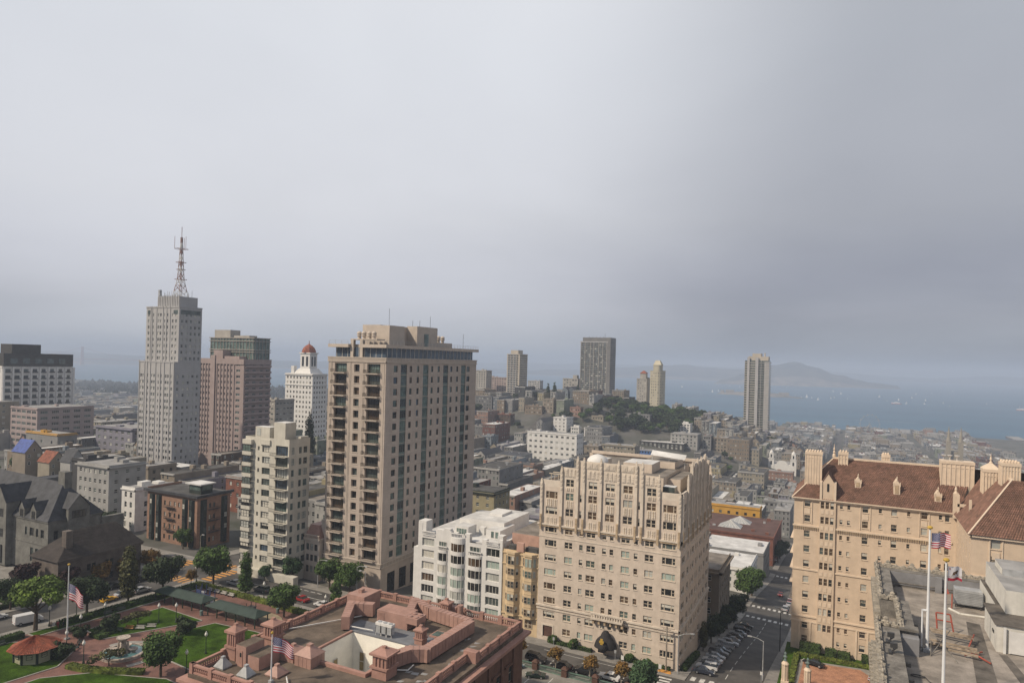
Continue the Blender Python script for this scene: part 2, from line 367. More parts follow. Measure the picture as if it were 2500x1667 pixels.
# hills across the bay
from mathutils import noise as mnoise
def ridge(name, pts, wf, wb, mats, seed, rough=0.25, nt=90, na=14, rockband=0.0):
    """hill range: pts (x, y, top z) along the crest, wf/wb depth in front of and behind the crest"""
    m = M(); segs = len(pts) - 1
    for a in range(na + 1):
        s = a / na * 2 - 1
        for i in range(nt + 1):
            t = i / nt * segs; k = min(segs - 1, int(t)); f = t - k
            x = pts[k][0] * (1 - f) + pts[k + 1][0] * f; y = pts[k][1] * (1 - f) + pts[k + 1][1] * f; f2 = f * f * (3 - 2 * f); h = pts[k][2] * (1 - f2) + pts[k + 1][2] * f2 - SEA
            d = s * (wf if s < 0 else wb); yy = y + d
            prof = math.cos(abs(s) ** 0.9 * math.pi / 2) ** 1.05
            nn = mnoise.fractal((x * .0011 + seed, yy * .0011, seed), 1.0, 2.1, 5)
            zz = SEA - 4 + h * prof * (1 + rough * nn * (0.5 + abs(s))) + 14 * nn * prof
            m.v.append((x, yy, zz if abs(s) < 1 else SEA - 6))
    for a in range(na):
        for i in range(nt):
            q = a * (nt + 1) + i; m.f.append((q, q + 1, q + nt + 2, q + nt + 1)); m.m.append(1 if (rockband and a < rockband) else 0)
    o = m.build(name, mats); o['kind'] = 'structure'
    for p in o.data.polygons: p.use_smooth = True
    return o
ridge('island_hill', [(-1500, 9300, 30), (-1150, 9400, 140), (-920, 9500, 215), (-640, 9600, 268), (-420, 9650, 225), (-150, 9750, 120), (60, 9900, 55), (240, 9900, 22), (520, 9850, -10)], 850, 1100, ['hill_grass', 'rock'], 2.0, rockband=2)
ridge('hills', [(-5600, 11200, -20), (-4700, 11400, 35), (-4000, 11500, 90), (-3500, 11600, 130), (-3000, 11800, 165), (-2550, 11800, 205), (-2200, 11900, 175), (-1700, 12000, 150), (-1200, 12100, 150), (-700, 12200, 60), (-300, 12200, -5)], 1700, 1600, ['hill_grass', 'rock'], 5.0, rockband=1)
ridge('hills', [(-19000, 9500, 150), (-15000, 8400, 130), (-12500, 8000, 105), (-10800, 7600, 96), (-9600, 8000, 80), (-8200, 9200, 90), (-7000, 10300, 60), (-5800, 11500, 20)], 1700, 2200, ['wood_far', 'rock'], 9.0, rockband=1)
ridge('hills', [(-9000, 15500, 120), (-6000, 16500, 160), (-3000, 17500, 175), (-500, 18000, 120), (1300, 18300, 40), (2100, 18300, 60), (2900, 18200, 125), (3600, 18000, 120), (5200, 17500, 150), (8000, 17000, 180)], 1500, 2500, ['wood_far', 'rock'], 13.0)

# ---- streets near the camera; east-west streets lie 3 cm over north-south ones
m = M(); sheet(m, -38.5, -20.0, 30, 2380, 0.0); struct('mason_street', m, ['asphalt'])
m = M(); sheet(m, -228, -211.5, 30, 900, 0.0); struct('taylor_street', m, ['asphalt'])
for nm, a, b_, x0 in (('sacramento_street', 172.5, 187.0, -600), ('clay_street', 308, 322, -600), ('washington_street', 443, 457, -600), ('jackson_street', 578, 592, -600), ('pacific_street', 713, 727, -500), ('broadway_street', 848, 862, -500)):
    m = M(); sheet(m, x0, 160, a, b_, 0.03); struct(nm, m, ['asphalt'])
for nm, a in (('jones_street', -406), ('leavenworth_street', -595), ('powell_street', 161)):
    m = M(); sheet(m, a - 8, a + 8, 120, 1300, 0.0); struct(nm, m, ['asphalt'])
# pavements: raised kerbed strips
SW = [(-211.5, -205.6, 40, 172.5), (-233.5, -228, 40, 172.5), (-233.5, -228, 187, 308), (-211.5, -206, 187, 308), (-600, -233.5, 187, 191.5), (-600, -233.5, 168.5, 172.5), (-206, -41.7, 187, 192.3), (-205.6, -41.7, 168.4, 172.5), (-41.7, -38.5, 187, 308), (-41.7, -38.5, 322, 443), (-41.7, -38.5, 457, 578), (-20, -16.3, 187, 308), (-20, -16.3, 322, 443), (-20, -16.3, 457, 578), (-41.7, -38.5, 40, 172.5), (-20, -16.3, 40, 172.5), (-16.3, 120, 187, 191), (-16.3, 120, 168.5, 172.5), (-206, -41.7, 304, 308)]
for a in SW:
    m = M(); sheet(m, *a, 0.17, skirt=0.5, mi=0, smi=1); struct('sidewalk', m, ['sidewalk', 'kerb'])
# painted markings (thin sheets just over the asphalt)
def marks(name, label_mat, rects, off):
    m = M()
    for x0, x1, y0, y1 in rects: sheet(m, x0, x1, y0, y1, off, st=5)
    o = m.build(name, [label_mat]); o['kind'] = 'structure'; return o
marks('crosswalk_marking', 'paint_white', [(-37.5 + 2.4 * i, -36.2 + 2.4 * i, 188.2, 191.6) for i in range(8)], 0.012)
marks('crosswalk_marking', 'paint_white', [(-45.5, -41.6, 174 + 2.1 * i, 175.1 + 2.1 * i) for i in range(6)], 0.042)
marks('crosswalk_marking', 'paint_white', [(-37.8 + 2.2 * i, -36.6 + 2.2 * i, 303.5, 307.0) for i in range(8)] + [(-37.8 + 2.2 * i, -36.6 + 2.2 * i, 323.2, 326.6) for i in range(8)], 0.012)
marks('crosswalk_marking', 'paint_white', [(-45.4, -40.6, 309 + 2.0 * i, 310.1 + 2.0 * i) for i in range(7)], 0.042)
marks('crosswalk_marking', 'paint_white', [(-37.8 + 2.4 * i, -36.4 + 2.4 * i, 437, 442) for i in range(8)], 0.012)
marks('crosswalk_marking', 'paint_orange', [(-227 + 2.4 * i, -225.8 + 2.4 * i, 166.5, 171.5) for i in range(7)] + [(-227 + 2.4 * i, -225.8 + 2.4 * i, 188.0, 192.5) for i in range(7)], 0.012)
marks('crosswalk_marking', 'paint_orange', [(-235, -229, 173.4 + 2.1 * i, 174.6 + 2.1 * i) for i in range(7)] + [(-211, -206, 173.4 + 2.1 * i, 174.6 + 2.1 * i) for i in range(7)], 0.042)
marks('lane_marking', 'paint_white', [(-79, -56.5, 184.5, 184.75), (-200, -176, 179.7, 179.95), (-170, -150, 179.7, 179.95), (-140, -122, 184.5, 184.75), (-100, -84, 184.5, 184.75), (-66, -64, 181.2, 181.5), (-66, -64, 182.0, 182.3), (-66, -64, 182.8, 183.1)] + [(-175 + 3 * i, -173 + 3 * i, 184.6, 185.0) for i in range(4)], 0.042)
marks('lane_marking', 'paint_white', [(-29.4, -29.2, 196 + 9 * i, 201 + 9 * i) for i in range(12)], 0.012)
m = M(); m.poly([(-44.6 + 1.9 * math.cos(t * .4), 189.2 + 1.9 * math.sin(t * .4), terr(-44.6, 189) + 0.185) for t in range(16)]); o = m.build('tactile_ramp', ['paint_orange']); o['kind'] = 'structure'

# ---- park: brick paving, lawns with stone edging, playground
m = M(); sheet(m, -205.6, -116.5, 60, 168.4, 0.16, skirt=0.5); struct('park_paving', m, ['brick_paving'])
def lawn(poly, off=0.30):
    m = M(); k = len(poly)
    top = [(x, y, terr(x, y) + off) for x, y in poly]
    m.poly(top, 0)
    o = m.build('lawn', ['lawn']); o['kind'] = 'structure'
    e = M()
    for i in range(k):
        (x0, y0), (x1, y1) = poly[i], poly[(i + 1) % k]; d = Vector((x1 - x0, y1 - y0)); L_ = d.length; d /= L_; q = Vector((d.y, -d.x)) * 0.32
        a, b_, c_, d_ = (x0, y0), (x1, y1), (x1 + q.x, y1 + q.y), (x0 + q.x, y0 + q.y)
        z = lambda p: terr(p[0], p[1])
        e.quad((*a, z(a) + off + .05), (*b_, z(b_) + off + .05), (*c_, z(c_) + off + .05), (*d_, z(d_) + off + .05)); e.quad((*d_, z(d_)), (*c_, z(c_)), (*c_, z(c_) + off + .05), (*d_, z(d_) + off + .05)); e.quad((*b_, z(b_)), (*a, z(a)), (*a, z(a) + off + .05), (*b_, z(b_) + off + .05))
    e.build('edging', ['kerb'], o)
    return o
lawn([(-195.4, 122.2), (-185.7, 121.2), (-180.0, 135.5), (-176.0, 145.3), (-195.2, 146.2)])
lawn([(-158.0, 121.5), (-118.0, 118.0), (-117.5, 148.0), (-156.0, 147.8), (-171.0, 146.0), (-173.5, 136.5)])
lawn([(-202.5, 62.0), (-181.0, 62.0), (-178.0, 104.0), (-184.5, 112.0), (-193.5, 113.0), (-202.5, 106.0)])
lawn([(-176.0, 62.0), (-118.0, 62.0), (-118.0, 111.0), (-150.0, 114.0), (-167.5, 106.5), (-174.5, 98.0)])
lawn([(-205.2, 112), (-201.8, 112), (-201.8, 166.0), (-205.2, 166.0)])
m = M()
for cx, cy, rx, ry in ((-187, 156.5, 9, 4.0), (-164, 157.5, 8, 4.2), (-172, 153, 6, 2)):
    m.poly([(cx + rx * math.cos(a * .393), cy + ry * math.sin(a * .393), terr(cx, cy) + .19) for a in range(16)])
struct('playground_sand', m, ['sand_play'])
m = M(); m.poly([(-172 + 9.2 * math.cos(a * .3927), 117.5 + 8.8 * math.sin(a * .3927), terr(-172, 117.5) + .205) for a in range(16)]); struct('plaza_ring', m, ['sidewalk'])
m = M(); m.poly([(-172 + 7.6 * math.cos(a * .3927), 117.5 + 7.3 * math.sin(a * .3927), terr(-172, 117.5) + .235) for a in range(16)]); struct('plaza_paving', m, ['brick_paving'])
# club forecourt / car lot at Sacramento and Mason, courtyard of the tiled-roof block
m = M(); sheet(m, -116.5, -41.7, 60, 168.4, 0.10); struct('car_lot', m, ['lot_paving'])
m = M(); m.box(-16.3, 46, 191.5, 232, 70, 89.3, 1, top=0); struct('courtyard_terrace', m, ['lawn', 'sidewalk'])
m = M(); m.poly([(x, y, 89.32) for x, y in [(-12.6, 192.5), (10, 192.5), (12, 222), (4.5, 221.8), (-11.6, 219.8), (-13.2, 204)]]); struct('courtyard_path', m, ['sidewalk'])
m = M(); m.poly([(x, y, 89.34) for x, y in [(-11.0, 192.7), (9, 192.7), (9.5, 213), (4.2, 220.6), (-10.8, 218.4), (-11.2, 204)]]); struct('courtyard_paving', m, ['courtyard_paving'])
m = M(); sheet(m, -411, -233.5, 60, 168.5, 0.12); struct('close_grounds', m, ['sidewalk'])
# ================================================================== THE BUILDINGS IN FRONT
mat('cream_stone', (0.585, 0.50, 0.42), 0.8, 0.07, 0.5, streak=0.06); mat('cream_stone_up', (0.625, 0.55, 0.465), 0.8, 0.08, 0.6, streak=0.06); mat('gold_trim', (0.46, 0.35, 0.235), 0.8, 0.2, 1.0)
mat('roof_gravel', (0.23, 0.205, 0.18), 0.95, 0.22, 0.2, fine=0.2); mat('roof_white', (0.60, 0.595, 0.585), 0.8, 0.14, 0.2); mat('roof_grey', (0.30, 0.295, 0.29), 0.9, 0.2, 0.2); mat('roof_dark', (0.09, 0.088, 0.085), 0.9, 0.25, 0.2)
mat('metal_grey', (0.36, 0.37, 0.38), 0.5, 0.15, 0.6, spec=0.5); mat('metal_dark', (0.045, 0.045, 0.047), 0.5, 0.15); mat('black_canvas', (0.025, 0.024, 0.025), 0.8, 0.2); mat('gold', (0.5, 0.33, 0.06), 0.5, 0.1)
mat('white_paint', (0.66, 0.65, 0.63), 0.7, 0.07, 0.4, streak=0.05); mat('pole_white', (0.68, 0.69, 0.70), 0.4, 0.05); mat('brick_dark', (0.11, 0.06, 0.045), 0.85, 0.15, 0.6)

def bank(root, wall, o, u, ops, d, style, fm, panes=PANES, joined=False, sills=None):
    for q in ops:
        st = q[4] if len(q) > 4 else style
        window(root, o, u, q, d, st, fm, panes, joined)
        if sills is not None: sill(wall, o, u, q, sills)
def rel(cols, x0): return [(a - x0, b - x0) for a, b in cols]

# ------------------------------------------------ cream gothic apartment block (corner of Sacramento and Mason)
J = thing('apartment_building', 'cream twelve-storey apartment block with carved gothic crown and dark entrance canopy', 'building', (-63.3, 214, 90))
JP = ['glass_dark'] * 4 + ['glass_warm'] * 4 + ['curtain_green'] * 3 + ['half'] * 5 + ['curtain', 'glass_green', 'glass_mid']
B0 = 86.0
jc = [(-83.1, -79.3, 'tri'), (-76.6, -74.1, 'pair'), (-71.9, -70.8, 'sash'), (-69.6, -66.9, 'pair'), (-64.7, -63.5, 'sash'), (-62.4, -61.3, 'sash'), (-58.9, -56.4, 'pair'), (-55.1, -54.0, 'sash'), (-51.9, -49.4, 'pair'), (-46.9, -43.1, 'tri')]
rows = [98.0, 102.35, 106.7, 111.0, 115.35, 119.8, 124.1]
for side in (0, 1):
    u = S_ if side == 0 else E_
    o = (-85.0, 192.6, B0) if side == 0 else (-41.7, 192.6, B0)
    Wd = 43.3 if side == 0 else 43.4
    wl = M(); cols = [(a + 85, b + 85, s) for a, b, s in jc]
    ops = []
    for z in rows:
        for k, (a, b, s) in enumerate(cols):
            h = 1.95 if s != 'sash' else 1.7
            ops.append((a, b, z - B0 - h / 2, z - B0 + h / 2, s))
    for k, (a, b, s) in enumerate(cols):
        if side == 0 and k in (0, 4, 5): continue
        if side == 1 and k > 6: continue
        zc = 93.6 - (side * (0.4 if k < 4 else 1.0))
        ops.append((a, b, zc - B0 - .95, zc - B0 + .95, s))
    if side == 0: ops.append((2.0, 5.1, 5.2, 8.6, 'door'))
    up = [(1.9, 5.7, 'tri'), (8.4, 10.9, 'pair'), (15.6, 18.3, 'pair'), (20.9, 23.7, 'pair'), (26.3, 29.1, 'pair'), (33.3, 36.0, 'pair'), (38.1, 41.9, 'tri')]
    for z in (129.7, 134.5):
        for a, b, s in up: ops.append((a, b, z - B0 - 1.1, z - B0 + 1.1, s))
        for a in (12.75, 30.7): ops.append((a, a + .8, z - B0 - 1.2, z - B0 + 1.0, 'sash'))
    facade(wl, o, u, Wd, 51.0, ops, 0.3)
    inner = [(a - 7.0, b - 7.0, .55, 2.75, s) for a, b, s in up if s == 'pair']
    o2 = (o[0] + u[0] * 7.0, o[1] + u[1] * 7.0, 137.0)
    facade(wl, o2, u, 29.8, 6.4, inner, 0.3, 1)
    for q in ops:
        if q[4] == 'door':
            wm_ = M(); wm_.obox(o, u, q[0], q[1], -.3, -.22, q[2], q[3], 0); wm_.build('garage_door', ['brick_dark'], J)
            wl.obox(o, u, q[0] - .5, q[0], -.05, .12, q[2], q[3] + .5, 1); wl.obox(o, u, q[1], q[1] + .5, -.05, .12, q[2], q[3] + .5, 1); wl.obox(o, u, q[0], q[1], -.05, .12, q[3], q[3] + .5, 1)
        else:
            window(J, o, u, q, .3, q[4], 'frame_tan', JP)
            if q[2] + B0 < 126: sill(wl, o, u, q, 1)
    for q in inner: window(J, o2, u, q, .3, q[4], 'frame_tan', JP)
    # belts and the corbelled ledge under the crown
    wl.obox(o, u, -.25, Wd + .25, 0, .25, 13.5, 13.9, 1); wl.obox(o, u, -.4, Wd + .4, 0, .4, 14.4, 14.9, 1)
    wl.obox(o, u, -.12, Wd + .12, 0, .12, 35.6, 35.9, 1)
    wl.obox(o, u, -.55, Wd + .55, 0, .55, 39.3, 39.75, 1); wl.obox(o, u, -.35, Wd + .35, 0, .35, 38.8, 39.3, 2)
    # parapets of the outer bays, raised centre
    for a0, a1 in ((0, 6.9), (36.9, Wd)): wl.obox(o, u, a0, a1, -.5, 0, 51.0, 53.0, 1)
    wl.obox(o, u, 12.1, 31.9, -.5, .02, 57.4, 59.7, 1)
    wl.build('wall', ['cream_stone', 'cream_stone_up', 'gold_trim'], J)
    # piers with pinnacles
    for a, top in ((.5, 53.4), (7.0, 57.6), (12.1, 61.0), (14.1, 60.8), (19.4, 61.0), (24.8, 60.9), (30.1, 61.0), (31.9, 61.0), (36.8, 57.9), (42.8, 53.8)):
        pm = M(); wq = .42
        pm.obox(o, u, a - wq, a + wq, -.1, .5, 38.2, top - 1.2, 0); pm.obox(o, u, a - wq * .7, a + wq * .7, .5, .72, 38.0, 42.5, 1)
        for k in range(5):
            zz = top - 1.7 - k * 1.25
            pm.obox(o, u, a - wq * .62, a + wq * .62, .5, .64, zz - .42, zz + .30, 0)
        pm.obox(o, u, a - wq * .72, a + wq * .72, -.05, .42, top - 1.2, top - .6, 0); pm.obox(o, u, a - wq * .4, a + wq * .4, .05, .32, top - .6, top, 0)
        pm.build('pier', ['cream_stone_up', 'gold_trim'], J)
    # carved spandrels under the upper windows, mullion strips
    for a, b, s in up:
        sp_ = M()
        for zc in ((126.6, 132.2) + ((136.8,) if s == 'pair' else ())):
            nb = 2 if s == 'pair' else 3
            for i in range(nb):
                a0 = a + (b - a) * (i + .12) / nb; a1 = a + (b - a) * (i + .88) / nb
                hh = 1.15 if zc < 136 else .5
                sp_.obox(o, u, a0, a1, 0, .14, zc - B0 - hh, zc - B0 + hh, 0); am = (a0 + a1) / 2
                sp_.obox(o, u, am - .09, am + .09, .14, .2, zc - B0 - hh * .9, zc - B0 + hh * .9, 1)
                for k in (-.6, 0, .6): sp_.obox(o, u, a0 + .1, a1 - .1, .14, .2, zc - B0 + k * hh - .09, zc - B0 + k * hh + .09, 0)
        if s == 'pair':      # carved frieze over the top windows
            for i in range(3):
                a0 = a - .6 + (b - a + 1.2) * (i + .1) / 3; a1 = a - .6 + (b - a + 1.2) * (i + .9) / 3
                sp_.obox(o, u, a0, a1, 0, .16, 54.6, 57.0, 0)
                for k in range(3): sp_.obox(o, u, a0 + .12 + k * .12, a1 - .36 + k * .12, .16, .24, 54.8 + .75 * k, 55.25 + .75 * k, 0)
        sp_.build('spandrel', ['cream_stone_up', 'gold_trim'], J)
    for a in (16.75, 22.1, 27.45):   # square carved panels of the crest
        cp = M(); cp.obox(o, u, a - 1.9, a + 1.9, .02, .14, 57.6, 59.5, 0)
        for s2 in (-1, 1):
            c = a + s2 * .85
            cp.obox(o, u, c - .7, c + .7, .14, .26, 57.85, 59.25, 0); cp.obox(o, u, c - .3, c + .3, .26, .36, 58.2, 58.9, 0)
        cp.build('carved_panel', ['cream_stone_up'], J)
rf = M(); rf.box(-84.9, -41.8, 192.9, 235.8, 136.4, 137.2, 0); rf.box(-77.9, -48.8, 199.6, 235.0, 137.2, 141.9, 1, top=0)
rf.build('roof', ['roof_gravel', 'cream_stone'], J)
bk = M(); bk.quad((-85, 236, B0), (-85, 192.6, B0), (-85, 192.6, 138), (-85, 236, 138), 0); bk.quad((-41.7, 236, B0), (-85, 236, B0), (-85, 236, 142.5), (-41.7, 236, 142.5), 0); bk.box(-84, -42.2, 235.4, 235.98, 142.5, 143.5, 0); bk.build('rear_wall', ['cream_stone'], J)
for q in ((-63, -54, 206, 216, 141.9, 144.6, 0, 1), (-50.5, -45, 205, 222, 137.2, 141.0, 0, 3), (-76, -70, 209, 216, 141.9, 144.2, 0, 1), (-47.6, -44.2, 194.2, 197.6, 137.2, 140.4, 2, 1), (-60, -50, 219, 231, 141.9, 144.0, 0, 3)): ph = M(); ph.box(*q[:7], top=q[7]); ph.build('penthouse', ['cream_stone', 'roof_white', 'glass_mid', 'roof_gravel'], J)
gp = M(); gp.quad((-58.5, 221, 145.6), (-47, 219.5, 145.0), (-47, 222, 146.3), (-58.5, 223.5, 146.9)); [gp.tube((x, 221.4, 141.9), (x, 221.4, 145.9), .1) for x in (-58, -52.5, -47.4)]; gp.build('roof_canopy', ['roof_white'], J)
pg = M()
for k in range(4): pg.tube((-82.5 + k * 1.2, 195, 137.2), (-82.5 + k * 1.2, 195, 140.6), .12)
pg.tube((-83.2, 195, 140.6), (-78.2, 195, 140.6), .16); pg.tube((-83.2, 198, 140.6), (-78.2, 198, 140.6), .16); pg.build('pergola', ['frame_tan'], J)
# entrance: balcony and canopy with gilt emblem
bl = M(); bl.box(-67.2, -57.6, 190.9, 192.6, 99.9, 100.5, 0)
for k in range(13): bl.box(-67.0 + k * .77, -66.6 + k * .77, 191.0, 191.3, 100.5, 101.5, 0)
bl.box(-67.2, -57.6, 190.85, 191.4, 101.5, 101.9, 0)
for k in range(6): bl.box(-66.8 + k * 1.75, -66.2 + k * 1.75, 191.4, 192.6, 98.6, 99.9, 1)
bl.build('balcony', ['cream_stone_up', 'gold_trim'], J)
aw = M(); prof = [(3.4, 0.0), (3.3, .5), (2.9, 1.5), (2.5, 2.1), (2.1, 2.5), (1.6, 3.0), (1.3, 3.7), (.9, 4.4), (.3, 4.75)]
aw.lathe((-62.4, 191.2, 92.6), prof, 16, 0, sy=.8); aw.box(-63.4, -61.4, 187.4, 190.4, 92.3, 94.2, 0); can = aw.build('entrance_canopy', ['black_canvas'], J, smooth=True)
em = M(); em.box(-63.0, -62.3, 188.1, 188.35, 94.25, 95.9, 0); em.box(-63.3, -62.0, 188.05, 188.3, 94.7, 95.3, 0); em.build('emblem', ['gold'], can)
um = M(); um.lathe((-70.4, 203, 144.6), [(3.4, 0), (3.1, .7), (2.2, 1.5), (1.0, 2.0), (.1, 2.2)], 12); um.tube((-70.4, 203, 141.9), (-70.4, 203, 144.9), .1); tag(um.build('garden_umbrella', ['white_paint'], None, smooth=True), 'domed white umbrella on the roof terrace of the gothic cream block', 'umbrella')

# ------------------------------------------------ peach apartment block with tiled hip roof (far side of Mason)
mat('peach_stucco', (0.60, 0.48, 0.365), 0.85, 0.06, 0.4, streak=0.05); mat('peach_trim', (0.66, 0.54, 0.42), 0.8, 0.06, 0.6)
mat('roof_tile', (0.145, 0.085, 0.065), 0.85, 0.3, 0.6, rgb2=(0.10, 0.062, 0.05), fine=0.3); mat('roof_tile_course', (0.18, 0.098, 0.072), 0.85, 0.3, 0.5, rgb2=(0.12, 0.07, 0.05), island=0.22)  # paler tile tone for the laid courses, varying face by face
K = thing('apartment_building', 'peach stucco apartment block with brown tiled hip roof, dormers and fluted chimneys', 'building', (5, 240, 89))
KB = 80.0
krows = [134.0, 129.4, 124.7, 120.1, 115.6, 110.8, 106.2, 101.7, 96.9, 92.7]
kc = [(-12.1, -10.4, 'top'), (-2.3, -1.5, 'sash'), (-.3, .5, 'sash'), (3.7, 5.3, 'top'), (8.0, 8.8, 'sash'), (11.2, 12.7, 'top'), (15.2, 16.0, 'sash'), (18.7, 20.3, 'top'), (23.0, 23.8, 'sash'), (24.5, 25.6, 'top')]
KP = ['glass_dark'] * 3 + ['glass_warm'] * 4 + ['half'] * 4 + ['curtain', 'glass_mid', 'blind']
wl = M(); o = (-15.0, 228.0, KB); ops = []
for z in krows:
    for a, b, s in kc:
        h = 2.05 if s == 'top' else 1.3
        if z == 92.7 and a > 8.5: continue
        ops.append((a + 15, b + 15, z - KB - h / 2, z - KB + h / 2, s))
facade(wl, o, S_, 42.2, 55.4, ops, .28)
for q in ops:
    window(K, o, S_, q, .28, q[4], 'frame_tan', KP); sill(wl, o, S_, q, 1)
# projecting triple-window bay and its gable
ob = (-7.9, 227.5, KB); bops = [(.35 + k * 1.32, 1.35 + k * 1.32, z - KB - 1.05, z - KB + 1.05) for z in krows[:9] for k in range(3)]
facade(wl, ob, S_, 4.5, 60.0, bops, .25)
for q in bops: window(K, ob, S_, q, .25, 'sash', 'frame_tan', KP)
wl.quad((-7.9, 228, KB), (-7.9, 227.5, KB), (-7.9, 227.5, 140), (-7.9, 228, 140)); wl.quad((-3.4, 227.5, KB), (-3.4, 228, KB), (-3.4, 228, 140), (-3.4, 227.5, 140))
for z in (132, 127.1, 122.4, 117.9, 113.2, 108.5, 104, 99.3):
    for k in range(3): wl.obox(ob, S_, .45 + k * 1.32, 1.25 + k * 1.32, 0, .1, z - KB - .6, z - KB + .6, 1)
for p, q in ((-7.9, -7.3), (-4.0, -3.4)): wl.box(p, q, 227.2, 230, 135.5, 141.0, 1)
wl.tri((-7.9, 227.48, 140), (-3.4, 227.48, 140), (-5.65, 227.48, 143.6), 0); wl.quad((-7.9, 227.3, 140), (-5.65, 227.3, 143.9), (-5.65, 234, 143.9), (-7.9, 234, 140), 2); wl.quad((-5.65, 227.3, 143.9), (-3.4, 227.3, 140), (-3.4, 234, 140), (-5.65, 234, 143.9), 2)
wl.box(-5.95, -5.35, 227.42, 227.5, 138.2, 140.6, 3)
# frames round paired windows, belts, corbel table
for a, b in ((-12.6, -9.9), (3.1, 5.9), (18.2, 20.8)):
    wl.box(a, a + .18, 227.8, 228, 127.9, 135.3, 1); wl.box(b - .18, b, 227.8, 228, 127.9, 135.3, 1); wl.box(a + .6, b - .6, 227.88, 228, 130.9, 132.4, 1)
for z, pr in ((126.9, .35), (113.6, .25), (99.3, .3), (97.8, .2)): wl.box(-15.3, 26.3, 228 - pr, 228, z, z + .45, 1)
wl.box(-15.4, 26.4, 227.4, 228, 135.05, 135.6, 1)
for k in range(68):
    xk = -15 + k * .6
    if -8.2 < xk < -3.2: continue
    wl.box(xk, xk + .28, 227.62, 228, 126.2, 126.9, 4)
for a in (-12.9, -9.9, 2.7, 5.7): wl.box(a, a + .5, 227.8, 228, 89, 97.8, 1)
# west wall on Mason, chamfer and right wing
ow = (-15.0, 254.0, KB); wops = [(3 + k * 4.3, 4.6 + k * 4.3, z - KB - 1, z - KB + 1) for z in krows[:9] for k in range(5)]
facade(wl, ow, W_, 26.0, 55.4, wops, .28)
for q in wops: window(K, ow, W_, q, .28, 'top', 'frame_tan', KP, joined=True)
for z in (99, 104, 109, 113.5, 118, 122.6): wl.box(-15.9, -15.0, 229, 253, z, z + .25, 1)
wl.quad((-15, 254, KB), (45, 254, KB), (45, 254, 135.4), (-15, 254, 135.4), 0)
oc = (26.3, 228.0, KB); uc = Vector((0.9, -5.0)).normalized(); uc = (0.0, -1.0)
orw = (27.2, 228.0, KB); rops = [(3 + k * 5.2, 4.4 + k * 5.2, z - KB - 1.2, z - KB + 1.2) for z in krows[:5] for k in range(5)]
facade(wl, orw, W_, 27.0, 55.4, rops, .28)
for q in rops: window(K, orw, W_, q, .28, 'g23', 'frame_tan', KP)
ors = (27.2, 201.0, KB); rs = [(4.0, 6.0, z - KB - 1.4, z - KB + 1.4, 'top') for z in krows[:4]] + [(11.0, 12.2, z - KB - 1.2, z - KB + 1.2, 'sash') for z in krows[:4]] + [(15.4, 16.6, z - KB - 1.2, z - KB + 1.2, 'sash') for z in krows[:4]]
facade(wl, ors, S_, 20.0, 55.4, rs, .28)
for q in rs: window(K, ors, S_, q, .28, q[4], 'frame_tan', KP); sill(wl, ors, S_, q, 1)
for a in (31.0 - .2, 33.4): wl.box(a, a + .25, 200.8, 201, 123.0, 134.8, 1)
wl.box(31.4, 33.0, 200.86, 201, 130.0, 131.8, 1); wl.box(27.0, 47, 200.65, 201, 125.2, 125.8, 1)
for k in range(26): wl.box(27.4 + k * .75, 27.8 + k * .75, 200.65, 201, 124.4, 125.1, 4)
wl.box(26.9, 47.3, 200.4, 201, 135.05, 135.6, 1); wl.box(26.6, 27.2, 200.4, 227.4, 135.05, 135.6, 1)
wl.build('wall', ['peach_stucco', 'peach_trim', 'roof_tile', 'glass_dark', 'gold_trim'], K)
def tiles(m, a, b, c, d, nu, nv, mi=0):
    """a roof slope laid with tile courses: a,b eave, d,c ridge; each course a little proud of the one above"""
    a, b, c, d = map(Vector, (a, b, c, d)); nrm = (b - a).cross(d - a).normalized()
    for j in range(nv):
        t0, t1 = j / nv, (j + 1) / nv
        l0 = a + (d - a) * t0; r0 = b + (c - b) * t0; l1 = a + (d - a) * t1; r1 = b + (c - b) * t1
        for i in range(nu):
            s0, s1 = (i + .04) / nu, (i + .96) / nu
            p0 = l0 + (r0 - l0) * s0 + nrm * .10; p1 = l0 + (r0 - l0) * s1 + nrm * .10; p2 = l1 + (r1 - l1) * s1 + nrm * .02; p3 = l1 + (r1 - l1) * s0 + nrm * .02
            pm0 = (p0 + p1) / 2 + nrm * .10; pm1 = (p2 + p3) / 2 + nrm * .10
            m.quad(tuple(p0), tuple(pm0), tuple(pm1), tuple(p3), mi); m.quad(tuple(pm0), tuple(p1), tuple(p2), tuple(pm1), mi)
kr = M()   # main roof: hipped on the west end
E0, R0 = 135.6, 147.0
mt = M(); rs_ = ((-15.6, 227.3), (-15.6, 254.6)); 
kr.quad((-15.6, 227.3, E0), (27.5, 227.3, E0), (33.0, 240.5, R0), (-4.5, 240.5, R0)); kr.tri((-15.6, 254.6, E0), (-15.6, 227.3, E0), (-4.5, 240.5, R0)); kr.quad((46, 254.6, E0), (-15.6, 254.6, E0), (-4.5, 240.5, R0), (46, 240.5, R0))
